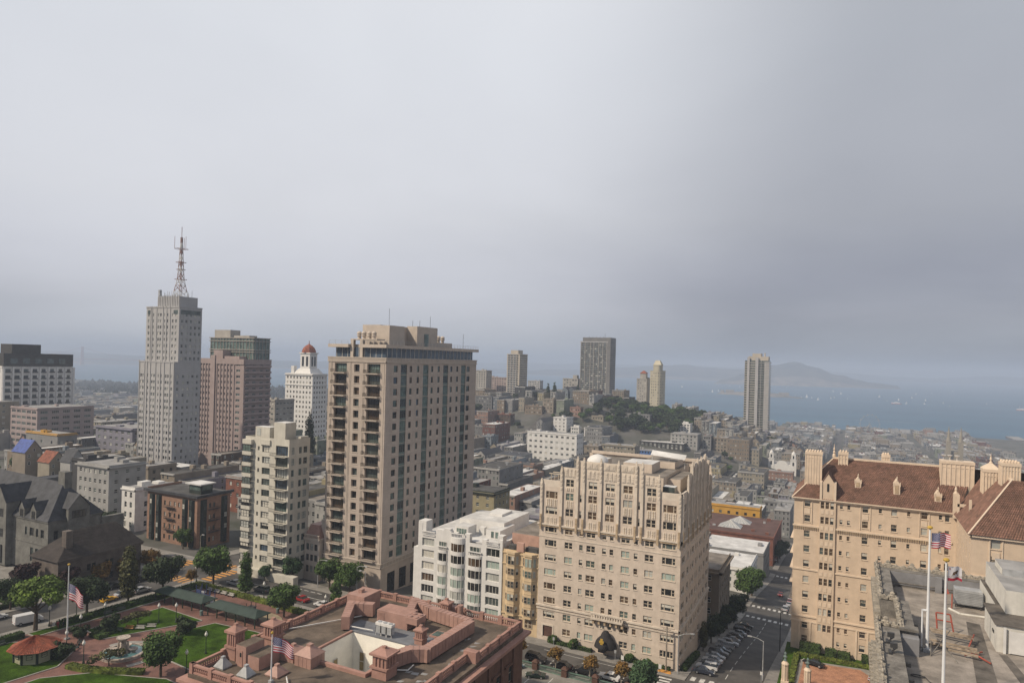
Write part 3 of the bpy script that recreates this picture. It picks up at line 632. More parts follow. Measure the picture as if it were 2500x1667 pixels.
# right wing roof
kr.quad((26.4, 227.4, E0), (26.4, 200.2, E0), (36.6, 210.2, 148.4), (36.6, 240.5, 148.4)); kr.quad((26.4, 200.2, E0), (48, 200.2, E0), (48, 210.2, 148.4), (36.6, 210.2, 148.4)); kr.quad((48, 200.2, E0), (48, 240.5, E0), (48, 240.5, 148.4), (48, 210.2, 148.4))
kroof = kr.build('roof', ['roof_tile'], K)
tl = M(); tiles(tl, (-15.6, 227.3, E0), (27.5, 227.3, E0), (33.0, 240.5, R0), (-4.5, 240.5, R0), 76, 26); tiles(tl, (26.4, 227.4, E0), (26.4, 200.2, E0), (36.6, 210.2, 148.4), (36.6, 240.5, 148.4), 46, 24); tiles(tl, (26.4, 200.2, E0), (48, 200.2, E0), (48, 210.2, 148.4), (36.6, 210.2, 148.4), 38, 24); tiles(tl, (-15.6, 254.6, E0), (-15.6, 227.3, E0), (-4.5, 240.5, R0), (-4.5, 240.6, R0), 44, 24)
tl.build('roof_tiles', ['roof_tile_course'], kroof, kind='stuff')
tr = M(); tr.box(-4.6, 33, 240.1, 240.9, 146.8, 147.35); tr.tube((-15.6, 227.3, E0 + .1), (-4.5, 240.5, R0 + .1), .22, k=6); tr.tube((26.4, 200.2, E0 + .1), (36.6, 210.2, 148.5), .22, k=6); tr.box(36.2, 37.0, 210.2, 240, 148.2, 148.7); tr.box(-15.75, 27.4, 227.1, 227.5, 135.45, 135.75); tr.build('ridge_cap', ['peach_trim'], kroof)
def chimney(x0, x1, y0, y1, z0, z1, nf, pots=0):
    m = M(); m.box(x0, x1, y0, y1, z0, z1 - .8); m.box(x0 - .2, x1 + .2, y0 - .2, y1 + .2, z1 - .8, z1)
    for k in range(nf + 1):
        a = x0 + (x1 - x0) * k / nf; m.box(a - .12, a + .12, y0 - .16, y0, z0, z1 - .9)
        b_ = y0 + (y1 - y0) * k / nf; m.box(x0 - .16, x0, b_ - .12, b_ + .12, z0, z1 - .9)
    m.box(x0 - .1, x1 + .1, y0 - .1, y1 + .1, z1 - 1.9, z1 - 1.7)
    for k in range(pots):
        a = x0 + (x1 - x0) * (k + .5) / pots
        for yy in (y0 + .5, y1 - .5): m.lathe((a, yy, z1), [(.3, 0), (.33, .3), (.2, .55)], 7)
    return m.build('chimney', ['peach_trim'], kroof)
chimney(-12.3, -7.7, 231.6, 234.4, 136.5, 149.4, 6, 6); chimney(-3.1, -.6, 238.5, 241, 144, 149.2, 3, 3); chimney(9.0, 11.0, 241.5, 243.5, 145, 149.1, 3, 3)
chimney(24.0, 32.0, 235, 239, 138, 149.4, 7); chimney(32.2, 35.7, 220.5, 224.5, 138, 149.6, 5); chimney(35.0, 38.8, 213, 217, 143, 152.4, 6, 6)
for (x, y, z) in ((-4.5, 240.5, 147.3), (34, 222.5, 149.6)):
    m = M(); m.lathe((x, y, z), [(.5, 0), (.45, .8), (.2, 1.2), (.42, 1.6), (.15, 2.0), (.3, 2.5), (.1, 3.2), (.04, 4.2)], 8); m.build('finial', ['peach_trim'], kroof)
m = M(); m.frustum(32.0, 35.9, 220.3, 224.7, 149.6, 33.8, 34.2, 222.3, 222.7, 151.2); m.build('turret_cap', ['peach_trim'], kroof)
def dormer(x, z, tall):
    y = 227.3 + (z - E0) / (R0 - E0) * 13.2
    m = M(); wd = .85; m.box(x - wd, x + wd, y - .1, y + tall * 1.2, z - .3, z + tall, 0); m.frustum(x - wd, x + wd, y - .15, y + tall * 1.3, z + tall, x - .1, x + .1, y - .1, y + tall * 1.5, z + tall + 1.2, 0)
    m.box(x - .5, x + .5, y - .18, y - .1, z + .3, z + tall - .3, 1); m.lathe((x, y, z + tall + 1.1), [(.2, 0), (.1, .5), (.2, .8), (.03, 1.3)], 6)
    for s in (-1, 1): m.box(x + s * wd - .12, x + s * wd + .12, y - .2, y + .1, z + tall - .6, z + tall + .6, 0)
    m.build('dormer', ['peach_trim', 'gold_trim'], kroof)
dormer(2.4, 139.6, 1.9); dormer(12.6, 138.8, 3.0); dormer(22.9, 138.0, 1.9)
m = M()
for x, y in ((27.2, 224), (29.0, 216.5)):
    m.box(x - .3, x + 4.2, y, y + .4, 138.2, 139.0); m.box(x - .4, x + .2, y, y + .5, 136, 141.5)
m.box(26.2, 27.4, 226.2, 227.6, 134.5, 141.5); m.lathe((26.8, 226.9, 141.5), [(.5, 0), (.3, .6), (.4, 1), (.05, 2)], 7); m.build('gable_coping', ['peach_trim'], kroof)
m = M(); m.poly([(44.2, 200.6, 135.5), (46.6, 200.6, 135.5), (46.6, 200.6, 142.5), (45.4, 200.6, 140)], 0); m.box(43.4, 44.3, 200.0, 202.2, 133.5, 139.8); m.box(44.3, 48, 200.5, 203, 135, 141.0); m.lathe((43.85, 200.9, 139.8), [(.5, 0), (.3, .6), (.4, 1), (.05, 1.8)], 7); m.build('front_gable', ['peach_stucco'], K)
for (x, y, z) in ((24.6, 237, 149.4), (26.2, 237, 149.4), (28.0, 237, 149.4)):
    m = M(); m.tube((x, y, z), (x, y, z + 1.0), .08); m.lathe((x, y - .2, z + 1.0), [(.1, 0), (.55, .3), (.75, .55)], 10); tag(m.build('satellite_dish', ['white_paint'], K), None, None)
# courtyard hedges, gate piers
mat('hedge_leaf', (0.05, 0.085, 0.022), 0.9, 0.35, 0.5, island=0.4, fine=0.3); mat('hedge_yellow', (0.12, 0.15, 0.025), 0.9, 0.3, 0.5, island=0.35)
def pier(x, y, z, lab):
    m = M(); m.box(x - .95, x + .95, y - .95, y + .95, z, z + 2.2); m.prism([(x + .75 * math.cos(a * math.pi / 4 + .39), y + .75 * math.sin(a * math.pi / 4 + .39)) for a in range(8)], z + 2.2, z + 6.4)
    for a in range(8):
        c, s = math.cos(a * math.pi / 4), math.sin(a * math.pi / 4); m.tube((x + c * .78, y + s * .78, z + 2.2), (x + c * .78, y + s * .78, z + 6.4), .09, k=5)
    m.lathe((x, y, z + 6.4), [(.95, 0), (.95, .3), (.7, .6), (.35, 1.0)], 8)
    p = m.build('gate_pier', ['peach_trim']); tag(p, lab, 'gate pier', 'gate piers of the peach block')
    f = M(); f.lathe((x, y, z + 7.4), [(.5, 0), (.3, .6), (.55, 1.1), (.25, 1.5), (.35, 2.0), (.1, 2.4)], 6); f.build('urn_ornament', ['frame_green'], p)
pier(-14.2, 197.8, 89.3, 'peach gate pier with green urn at the Mason Street corner of the courtyard'); pier(-8.6, 196.6, 89.3, 'peach gate pier with green urn in front of the orange courtyard paving')

# ------------------------------------------------ tall tan tower
mat('tan_precast', (0.44, 0.375, 0.325), 0.85, 0.07, 0.3, streak=0.05); mat('tan_light', (0.50, 0.435, 0.375), 0.85, 0.06, 0.4); mat('balcony_dark', (0.06, 0.05, 0.042), 0.6, 0.2)
G = thing('apartment_tower', 'tall tan apartment tower with balconied front and glazed penthouse floor', 'tower', (-162, 231, 92))
GB = 88.0; gx0, gx1, gy0, gy1 = -175.5, -149.0, 198.2, 263.5; GT = 173.4
TP = ['glass_dark'] * 4 + ['glass_mid'] * 4 + ['glass_green'] * 3 + ['glass_warm', 'glass_blue']
zs = [171.0 - 4.21 * k for k in range(17)]
wl = M(); o = (gx0, gy0, GB); ops = []
for z in zs: ops += [(3.0, 8.7, z - GB - 1.75, z - GB + 1.65), (12.1, 14.6, z - GB - 1.35, z - GB + 1.3), (18.1, 24.0, z - GB - 1.75, z - GB + 1.65)]
facade(wl, o, S_, 26.5, GT - GB, ops, 1.0, 0, 1)
oe = (gx1, gy0, GB)
ec = [(4.6, 7.0, 'sash'), (14.6, 16.2, 'sash'), (19.4, 20.9, 'sash'), (29.2, 30.7, 'sash'), (34.0, 35.6, 'sash'), (43.6, 45.2, 'sash'), (48.4, 50.0, 'sash'), (57.0, 59.6, 'sash')]
glz = [(9.0, 12.9), (23.6, 27.4), (38.2, 42.0), (52.4, 56.2)]
eops = [(a, b, z - GB - 1.15, z - GB + 1.15) for z in zs for a, b, s in ec]
strips = [(a, b, zs[-1] - GB - 1.9, zs[0] - GB + 1.6) for a, b in glz]
arch = [(4 + 7.2 * k, 8.6 + 7.2 * k, 1.5, 9.0) for k in range(8)]
facade(wl, oe, E_, 65.3, GT - GB, eops + strips + arch, .32, 0)
wl.quad((gx1, gy1, GB), (gx0, gy1, GB), (gx0, gy1, GT), (gx1, gy1, GT), 0); wl.quad((gx0, gy1, GB), (gx0, gy0, GB), (gx0, gy0, GT), (gx0, gy1, GT), 0)
# vertical ribs on the front, bevelled courses, top and bottom fluted bands
for a in (1.1, 1.5, 10.0, 10.5, 16.2, 16.7, 25.6): wl.obox(o, S_, a, a + .22, 0, .12, 12.6, GT - GB - .3, 1)
for z in zs:
    wl.obox(o, S_, -.06, 26.56, 0, .06, z - GB + 1.95, z - GB + 2.1, 2); wl.obox(oe, E_, -.06, 65.36, 0, .06, z - GB + 1.95, z - GB + 2.1, 2)
    wl.obox(o, S_, 12.0, 14.7, 0, .15, z - GB - 1.55, z - GB - 1.36, 1)
    for a, b, s in ec: wl.obox(oe, E_, a, b, 0, .05, z - GB - 1.95, z - GB - 1.3, 2)
for zz in (GT - GB - .2, 11.6):
    wl.obox(o, S_, -.3, 26.8, 0, .3, zz, zz + .3, 1); wl.obox(oe, E_, -.3, 65.6, 0, .3, zz, zz + .3, 1)
    for k in range(59): wl.obox(o, S_, .1 + k * .45, .35 + k * .45, 0, .28, zz + .3, zz + 1.5, 1)
    for k in range(72): wl.obox(oe, E_, .1 + k * .9, .5 + k * .9, 0, .28, zz + .3, zz + 1.5, 1)
    wl.obox(o, S_, -.35, 26.85, 0, .36, zz + 1.5, zz + 1.8, 1); wl.obox(oe, E_, -.35, 65.65, 0, .36, zz + 1.5, zz + 1.8, 1)
wl.box(gx0 - .2, gx1 + .2, gy0 - .2, gy1, GT, GT + 1.5, 0, top=3)
wl.build('wall', ['tan_precast', 'tan_light', 'tan_light', 'roof_gravel'], G)
for q in eops: window(G, oe, E_, q, .32, 'sash', 'frame_dark', TP, joined=True)
for (a, b) in glz:
    for z in zs:
        window(G, oe, E_, (a, b, z - GB - 1.5, z - GB + 1.45), .3, 'g31', 'frame_green', ['glass_green', 'glass_green', 'glass_mid', 'glass_dark'], joined=True, name='window_bay')
        m = None
sp_ = M()
for (a, b) in glz:
    for z in zs: sp_.obox(oe, E_, a, b, -.32, -.26, z - GB - 2.7, z - GB - 1.5, 0)
sp_.build('spandrel_panels', ['frame_green'], G, kind='stuff')
for q in ops:
    wide = q[1] - q[0] > 4
    window(G, o, S_, q, .98 if wide else .95, 'g51' if wide else 'plain', 'frame_dark', ['glass_warm', 'glass_dark', 'glass_dark', 'glass_mid'] + (['glass_green'] if wide else []), name='glazed_door' if wide else 'window')
bm_ = M()
bm_.box(0, 6.5, -1.3, 0, -.28, 0, 0)
bm_.box(0, 6.5, -1.3, -1.24, 1.2, 1.3, 1)
for k in range(27): bm_.box(k * .248, k * .248 + .05, -1.28, -1.24, 0, 1.2, 1)
for s in (0, 6.44):
    for k in range(5): bm_.box(s, s + .05, -1.24 + k * .26, -1.19 + k * .26, 0, 1.2, 1)
    bm_.box(s, s + .06, -1.3, 0, 1.2, 1.3, 1)
bmesh_ = bm_.mesh('balcony', ['tan_light', 'balcony_dark'])
for z in zs:
    for a in (2.0, 17.2): inst('balcony', bmesh_, G, (gx0 + a, gy0, z - 1.8))
for q in arch: window(G, oe, E_, q, .32, 'g22', 'frame_dark', ['glass_dark'], joined=True, name='arcade_opening')
# glazed penthouse floor, overhanging slab, mechanical boxes
pt = M(); zt = GT + 1.52
pt.box(gx0 + 2.6, gx1 - .9, gy0 + .9, gy1 - 2, zt, 178.5, 0); 
for k in range(22): pt.box(gx1 - .9, gx1 - .8, gy0 + 1.5 + k * 2.85, gy0 + 1.7 + k * 2.85, zt, 178.5, 1)
for k in range(9): pt.box(gx0 + 3 + k * 2.6, gx0 + 3.15 + k * 2.6, gy0 + .8, gy0 + .9, zt, 178.5, 1)
pt.build('penthouse_glazing', ['glass_blue', 'frame_white'], G)
pt = M(); pt.box(gx0 + 10.0, gx0 + 11.3, gy0 + .2, gy0 + 1.5, zt, 181.6, 0); pt.box(gx0 + 14.3, gx0 + 15.6, gy0 + .2, gy0 + 1.5, zt, 181.6, 0); pt.box(gx0 + 10.0, gx0 + 22, gy0 + .3, gy0 + 5, 181.3, 181.7, 0); pt.build('porch_frame', ['tan_light'], G)
rf = M(); rf.box(gx0 + .4, gx0 + 9.9, gy0 - 1.0, gy1 + .8, 178.5, 179.7, 0, top=1); rf.box(gx0 + 15.7, gx1 + .6, gy0 - 1.0, gy1 + .8, 178.5, 179.7, 0, top=1); rf.box(gx0 + 9.9, gx0 + 15.7, gy0 + 1.6, gy1 + .8, 178.5, 179.7, 0, top=1)
rf.build('roof', ['tan_light', 'roof_gravel'], G)
rl = M()
for (xa, ya, xb, yb) in ((gx1 + .4, gy0 - .8, gx1 + .4, gy1 + .6), (gx0 + .8, gy0 - .8, gx0 + 9.6, gy0 - .8), (gx0 + 16, gy0 - .8, gx1 + .4, gy0 - .8)):
    L_ = math.hypot(xb - xa, yb - ya); n_ = max(2, int(L_ / 2.2))
    for k in range(n_ + 1): rl.tube((xa + (xb - xa) * k / n_, ya + (yb - ya) * k / n_, 179.7), (xa + (xb - xa) * k / n_, ya + (yb - ya) * k / n_, 181), .05, k=4)
    rl.tube((xa, ya, 181), (xb, yb, 181), .05, k=4); rl.tube((xa, ya, 180.4), (xb, yb, 180.4), .035, k=4)
rl.build('roof_railing', ['metal_grey'], G)
bx = M(); bx.box(-165.4, -157.2, 205, 236.8, 179.7, 187.2, 0, top=1); bx.box(-157.2, -153.0, 205, 214.5, 179.7, 187.0, 0, top=1); bx.box(-157.2, -152.4, 222, 236.6, 179.7, 187.6, 0, top=1); bx.box(-152.4, -152.3, 227, 230, 179.8, 184.8, 2); bx.box(-158, -153.5, 238, 250, 179.7, 181.8, 0, top=1); bx.build('mechanical_penthouse', ['tan_light', 'roof_gravel', 'glass_green'], G)
for (x, y, z) in [(-164 + 1.3 * k, 201.5, 181.7) for k in (0, 1.6, 3.6, 5.2)] + [(-155.5, 239 + 3.2 * k, 181.8) for k in range(3)]:
    m = M(); m.lathe((x, y, z), [(.65, 0), (.65, 1.0), (.95, 1.1), (.95, 1.5), (.6, 1.7), (.95, 1.9), (.9, 2.4), (.3, 2.9)], 10); m.build('roof_vent', ['tan_light'], G)
m = M()
for x, y, h in ((-156, 224, 3), (-154, 226, 3), (-153, 232, 5), (-160, 214, 7), (-151, 255, 9)): m.tube((x, y, 180 if y > 250 else 187), (x, y, 187 + h if y < 250 else 186), .07, k=5)
m.build('antenna', ['metal_dark'], G)
# ------------------------------------------------ white block with bow windows
mat('white_stucco', (0.66, 0.65, 0.63), 0.8, 0.05, 0.4, streak=0.05)
H_ = thing('apartment_building', 'white stucco apartment block with rounded bow windows and stepped roof terraces', 'building', (-113.5, 212, 91))
HP = ['curtain_green'] * 3 + ['glass_dark'] * 3 + ['curtain'] * 2 + ['glass_mid'] * 2 + ['glass_warm'] * 2 + ['blind']
hz = [94.8, 98.4, 102.2, 106.1, 110.0, 113.9]
wl = M(); o = (-129.5, 192.6, 88.0); ops = []
for i, z in enumerate(hz):
    ops.append((1.6, 6.4, z - 89.4, z - 86.8, 'g41')); ops.append((26.1, 30.9, z - 89.4, z - 86.8, 'g41' if i < 4 else 'g31'))
facade(wl, o, S_, 31.9, 28.0, ops, .55)
bank(H_, wl, o, S_, ops, .5, 'g41', 'frame_white', HP)
wl.box(-131.2, -129.5, 192.6, 230, 88, 111.6, 0); wl.quad((-129.5, 232, 88), (-129.5, 192.6, 88), (-129.5, 192.6, 116), (-129.5, 232, 116)); wl.quad((-97.6, 192.6, 88), (-97.6, 232, 88), (-97.6, 232, 116), (-97.6, 192.6, 116)); wl.quad((-97.6, 232, 88), (-129.5, 232, 88), (-129.5, 232, 116), (-97.6, 232, 116))
# stepped parapet
for a, b, z1 in ((-129.5, -127.9, 120), (-122.6, -119.4, 118.6), (-117.0, -116.6, 118.6), (-119.4, -117.0, 119.2), (-111.4, -109.6, 118.6), (-105.0, -103.4, 117.6), (-98.6, -97.6, 118.2)): wl.box(a, b, 192.6, 194.2, 116, z1)
wl.box(-129.5, -126.5, 192.7, 196.5, 116, 120.6, 0); wl.box(-99.6, -97.7, 193, 195.5, 116, 119.4, 0)
wl.build('wall', ['white_stucco'], H_)
for a0, a1 in ((-127.8, -122.8), (-103.3, -98.7)):
    b = M(); b.box(a0, a1, 192.3, 192.55, 117.2, 117.5); b.box(a0, a1, 192.3, 192.6, 116.0, 116.2)
    for k in range(14): x = a0 + .2 + k * (a1 - a0 - .4) / 13.; b.lathe((x, 192.44, 116.2), [(.08, 0), (.13, .3), (.07, .6), (.1, 1.0)], 6)
    b.build('balustrade', ['white_stucco'], H_)
def bow(x0, x1, bulge, zrows, zb, zt, lites):
    n = 10; cx = (x0 + x1) / 2; hw = (x1 - x0) / 2
    arc = lambda r: [(cx + (hw - r) * math.sin(-math.pi / 2 + math.pi * k / n), 192.6 - (bulge - r) * math.cos(-math.pi / 2 + math.pi * k / n)) for k in range(n + 1)]
    A, B_ = arc(0), arc(.15)
    wl = M(); lev = [zb]
    for z in zrows: lev += [z - 1.3, z + 1.25]
    lev.append(zt)
    for i in range(0, len(lev), 2):
        wl = M()
        for k in range(n): wl.quad((*A[k], lev[i]), (*A[k + 1], lev[i]), (*A[k + 1], lev[i + 1]), (*A[k], lev[i + 1]))
        wl.poly([(*p, lev[i + 1]) for p in A]); wl.poly([(*p, lev[i]) for p in A][::-1]); wl.build('bow_band', ['white_stucco'], H_)
    for z in zrows:
        m = M(); pn = WR.choice(HP)
        for k in range(n): m.quad((*B_[k], z - 1.3), (*B_[k + 1], z - 1.3), (*B_[k + 1], z + 1.25), (*B_[k], z + 1.25), 0)
        st = max(1, n // lites)
        for k in range(0, n + 1, st): m.tube((*A[k], z - 1.3), (*A[k], z + 1.25), .08, k=4, mi=1)
        m.build('bow_window', [pn, 'frame_white'], H_)
bow(-121.6, -117.9, .8, hz[:4] + [109.9, 113.4][:1], 92, 112.0, 3); bow(-116.5, -111.4, 1.5, hz[:5] + [113.9], 92, 117.0, 5); bow(-110.0, -105.0, 1.0, hz[:5], 92, 112.0, 4)
b = M()
for a0, a1, z in ((-121.6, -117.9, 112.0), (-110, -105, 112.0), (-116.5, -111.4, 117.0)):
    for k in range(9): x = a0 + .3 + k * (a1 - a0 - .6) / 8; b.lathe((x, 192.2, z), [(.08, 0), (.14, .35), (.07, .7), (.1, 1.1)], 6)
    b.box(a0, a1, 192.0, 192.4, z + 1.1, z + 1.35)
b.build('balustrade', ['white_stucco'], H_)
for a, wd in ((-121.2, 2.9), (-109.4, 3.8)): window(H_, (a, 192.6, 112.3), S_, (0, wd, 0, 2.6), -0.1, 'g31', 'frame_white', ['glass_warm', 'glass_mid'])
r = M(); r.box(-129.4, -97.7, 194.2, 231.8, 115.6, 116.05, 0); r.box(-117, -104, 206, 226, 116.05, 120.2, 1, top=0); r.box(-118.2, -113.0, 197.5, 203, 116.05, 119.4, 1, top=0); r.box(-107.6, -102.4, 200, 211, 116.05, 119.0, 1, top=0); r.box(-98.4, -97.6, 194, 231, 116, 117.2, 1); r.box(-125, -118, 212, 228, 116.05, 118.2, 1, top=0); r.build('roof_terrace', ['roof_white', 'white_stucco'], H_)
for a in (-105.8, -104.2): window(H_, (a, 200, 116.4), S_, (0, 1.2, 0, 2.2), .01, 'plain', 'frame_white', ['glass_green'], joined=True)
window(H_, (-117.6, 197.5, 116.5), S_, (0, 4, 0, 2.3), .01, 'g41', 'frame_white', ['glass_green'], joined=True)
r = M(); r.prism([(-119 + 2.8 * math.cos(k * .35), 196.5 + 2.8 * math.sin(k * .35)) for k in range(18)], 116.05, 117.4, 0); r.box(-114, -109, 214, 222, 120.2, 121.0, 0); r.box(-112, -110, 203, 205, 116.05, 118.5, 0); r.build('roof_fittings', ['white_stucco'], H_)

# ------------------------------------------------ narrow yellow bay-windowed block
mat('yellow_stucco', (0.58, 0.45, 0.29), 0.85, 0.07, 0.4, streak=0.06); mat('pink_stucco', (0.46, 0.29, 0.23), 0.85, 0.1, 0.4)
I_ = thing('apartment_building', 'narrow yellow apartment house with two tall bay windows between white and cream blocks', 'building', (-91.3, 205, 91))
wl = M(); o = (-97.55, 192.9, 88); facade(wl, o, S_, 12.4, 27.8, [], .3)
wl.quad((-97.55, 225, 88), (-97.55, 192.9, 88), (-97.55, 192.9, 115.8), (-97.55, 225, 115.8)); wl.quad((-85.15, 192.9, 88), (-85.15, 225, 88), (-85.15, 225, 115.8), (-85.15, 192.9, 115.8)); wl.box(-97.5, -85.2, 193, 225, 115.2, 115.6, 1)
for z in (114.6, 111.2, 95.6): wl.box(-97.7, -85.1, 192.6, 192.9, z, z + .3, 0)
wl.box(-92.6, -90.2, 192.5, 193.4, 115.6, 118.4, 2); wl.box(-97.4, -85.3, 199, 224, 115.6, 119.5, 2, top=1); wl.box(-96, -91.5, 193.8, 196, 115.6, 116.9, 3); wl.box(-90, -86, 193.8, 196, 115.6, 116.9, 3)
wl.build('wall', ['yellow_stucco', 'roof_gravel', 'pink_stucco', 'roof_dark'], I_)
for bx0 in (-96.3, -90.4):
    m = M(); pts = [(bx0, 192.9), (bx0 + 1.2, 191.5), (bx0 + 3.6, 191.5), (bx0 + 4.8, 192.9)]
    m.prism(pts, 95.6, 114.8, 0); m.prism([(bx0 - .2, 192.9), (bx0 + 1.1, 191.25), (bx0 + 3.7, 191.25), (bx0 + 5, 192.9)], 114.8, 115.5, 0)
    for z in (111.2, 107.2, 103.2, 99.2, 95.6): m.prism([(bx0 - .1, 192.9), (bx0 + 1.15, 191.4), (bx0 + 3.65, 191.4), (bx0 + 4.9, 192.9)], z, z + .22, 0)
    m.build('bay', ['yellow_stucco'], I_)
    for z in (112.9, 109.4, 105.4, 101.4, 97.6):
        h = 2.6 if z > 112 else 2.0
        u1 = Vector((1.2, -1.4)).normalized(); u2 = Vector((1.2, 1.4)).normalized()
        window(I_, (bx0, 192.9, 0), (u1.x, u1.y), (.5, 1.4, z - h / 2, z + h / 2), -.1, 'sash', 'frame_tan', JP, joined=True)
        for k in range(2): window(I_, (bx0 + 1.2, 191.5, 0), S_, (.1 + k * 1.2, 1.1 + k * 1.2, z - h / 2, z + h / 2), -.1, 'sash', 'frame_tan', JP, joined=True)
        window(I_, (bx0 + 3.6, 191.5, 0), (u2.x, u2.y), (.4, 1.3, z - h / 2, z + h / 2), -.1, 'sash', 'frame_tan', JP, joined=True)
    window(I_, (bx0 + 1, 192.9, 0), S_, (0, 2.6, 92.4, 94.8), -.1, 'pair', 'frame_tan', JP, joined=True)

# ------------------------------------------------ cream tower with bands and balconies (behind the park)
mat('pale_stucco', (0.55, 0.525, 0.46), 0.85, 0.07, 0.3, streak=0.07)
F_ = thing('apartment_tower', 'slim pale apartment tower with corner balconies, bands of steel windows and two roof boxes', 'tower', (-195, 198, 92))
fx0, fx1, fy0, fy1 = -206.0, -183.8, 187.8, 198.5; FB = 88
fz = [139.7 - 4.1 * k for k in range(11)]
FP = ['curtain'] * 5 + ['glass_mid'] * 2 + ['blind'] * 2 + ['glass_blue', 'glass_green', 'half']
wl = M(); o = (fx0, fy0, FB); ops = []
for z in fz: ops += [(6.4, 7.4, z - FB - .75, z - FB + .75, 'plain'), (8.7, 12.8, z - FB - 1.25, z - FB + 1.2, 'g32'), (15.6, 21.6, z - FB - 1.9, z - FB + 1.7, 'g51')]
facade(wl, o, S_, 22.2, 56.0, ops, .6)
oe = (fx1, fy0, FB); eo = [(a, b, z - FB - 1.25, z - FB + 1.2, 'g22') for z in fz for a, b in ((1.2, 2.6), (5.0, 6.4), (7.3, 9.3))]
facade(wl, oe, E_, 10.7, 56.0, eo, .25)
wl.quad((fx1, fy1, FB), (fx0, fy1, FB), (fx0, fy1, 144), (fx1, fy1, 144)); wl.quad((fx0, fy1, FB), (fx0, fy0, FB), (fx0, fy0, 144), (fx0, fy1, 144)); wl.box(fx0 + .2, fx1 - .2, fy0 + .2, fy1 - .2, 142.6, 143.0, 1)
# projecting stack of corner bays on the west side, with a window band each floor
for i, z in enumerate(fz): wl.box(fx0 - .3, fx0 + 4.3, fy0 - 1.3, fy0, z - 2.75, z - 1.35, 0)
wl.box(fx0 - .3, fx0 + 4.3, fy0 - 1.3, fy0, 141.1, 142.8, 0); wl.box(fx0 + 8, fx0 + 13, fy0 - .5, fy0, 141.3, 143.2, 0)
wl.box(fx0 + .2, fx1 + 6, fy0 - 2.5, fy0, FB, 95.0, 0)
wl.build('wall', ['pale_stucco', 'roof_gravel'], F_)
bank(F_, wl, o, S_, ops, .55, 'g32', 'frame_dark', FP); bank(F_, wl, oe, E_, eo, .25, 'g22', 'frame_green', ['glass_mid', 'glass_green', 'glass_dark', 'curtain'], joined=True)
for z in fz: window(F_, (fx0 - .1, fy0 - 1.2, z - 1.35), S_, (0, 4.2, 0, 2.45), 0, 'g32', 'frame_dark', FP, joined=True, name='window_bay')
bm_ = M(); bm_.box(0, 7.4, -1.9, 0, -.25, 0, 0); bm_.box(0, 7.4, -1.9, -1.85, 1.15, 1.25, 1); bm_.box(0, 7.4, -1.9, -1.85, .1, .2, 1)
for k in range(25): bm_.box(k * .3, k * .3 + .05, -1.9, -1.86, 0, 1.15, 1)
bme = bm_.mesh('balcony', ['pale_stucco', 'metal_dark'])
for z in fz: inst('balcony', bme, F_, (fx0 + 14.5, fy0, z - 1.95))
bx = M(); bx.box(-204.4, -197, 191, 195, 143, 147.4, 0, top=1); bx.box(-194.3, -188.6, 190.5, 196, 143, 149.6, 0, top=1); bx.box(-187, -184.2, 194, 198, 143, 144.6, 0); bx.box(-203.6, -201.6, 190.9, 191, 144, 146.8, 2); bx.build('roof_boxes', ['pale_stucco', 'roof_white', 'curtain'], F_)

# ------------------------------------------------ brownstone club: balustraded roof, courtyard, ducts
mat('club_stone', (0.37, 0.215, 0.175), 0.85, 0.10, 0.5, streak=0.08); mat('club_wall', (0.155, 0.085, 0.062), 0.85, 0.14, 0.5, streak=0.1); mat('club_metal', (0.37, 0.225, 0.185), 0.6, 0.10, 0.5, spec=0.4); mat('club_roof', (0.15, 0.118, 0.092), 0.95, 0.25, 0.22, fine=0.15); mat('court_white', (0.84, 0.81, 0.73), 0.8, 0.05, 0.4); mat('deck_blue', (0.17, 0.18, 0.20), 0.8, 0.15, 0.3); mat('pane_tan', (0.30, 0.23, 0.11), 0.4, 0.2)
CL = thing('club_building', 'brownstone club with pink balustraded roof, metal ducts and a white sunken courtyard', 'building', (-92, 118, 92))
cx0, cx1, cy0, cy1 = -115.5, -68.2, 92.5, 146.5; q0, q1, r0_, r1_ = -100.9, -85.0, 108.8, 124.4
wl = M(); CB = 88
co_ = [(3 + 6.0 * k, 5.4 + 6.0 * k, z, z + 4.2) for k in range(8) for z in (6, 13.5)]
facade(wl, (cx1, cy0 + 0, CB), E_, 31.9, 23.2, [q for q in co_ if q[1] < 31], .6)
ce2 = (cx1 - 2.2, cy0 + 31.9, CB)
facade(wl, (cx1, cy0 + 31.9, CB), E_, 22.1, 23.2, [(3 + 6 * k, 5.4 + 6 * k, z, z + 4.2) for k in range(3) for z in (6, 13.5)], .6)
facade(wl, (cx0, cy0, CB), S_, 47.3, 23.2, [], .6)
wl.quad((cx1, cy1, CB), (cx0, cy1, CB), (cx0, cy1, 111.2), (cx1, cy1, 111.2)); wl.quad((cx0, cy1, CB), (cx0, cy0, CB), (cx0, cy0, 111.2), (cx0, cy1, 111.2))
wl.build('wall', ['club_wall'], CL)
for k in range(5):
    for z in (6, 13.5): window(CL, (cx1, cy0, CB), E_, (3 + 6 * k, 5.4 + 6 * k, z, z + 4.2), .6, 'sash', 'frame_tan', ['glass_dark', 'curtain', 'glass_mid'])
for k in range(3):
    for z in (6, 13.5): window(CL, (cx1, cy0 + 31.9, CB), E_, (3 + 6 * k, 5.4 + 6 * k, z, z + 4.2), .6, 'sash', 'frame_tan', ['glass_dark', 'curtain', 'glass_mid'])
m = M()
for k in range(9):
    yy = cy0 + 1.0 + k * 6.0
    m.box(cx1, cx1 + .35, yy - .4, yy + .5, CB + 4, 110.6, 0)
    for z in (6, 13.5):
        if k < 8: m.box(cx1, cx1 + .5, yy + 1.5, yy + 4.9, CB + z + 4.4, CB + z + 4.9, 0)
m.build('pilaster', ['club_wall'], CL)
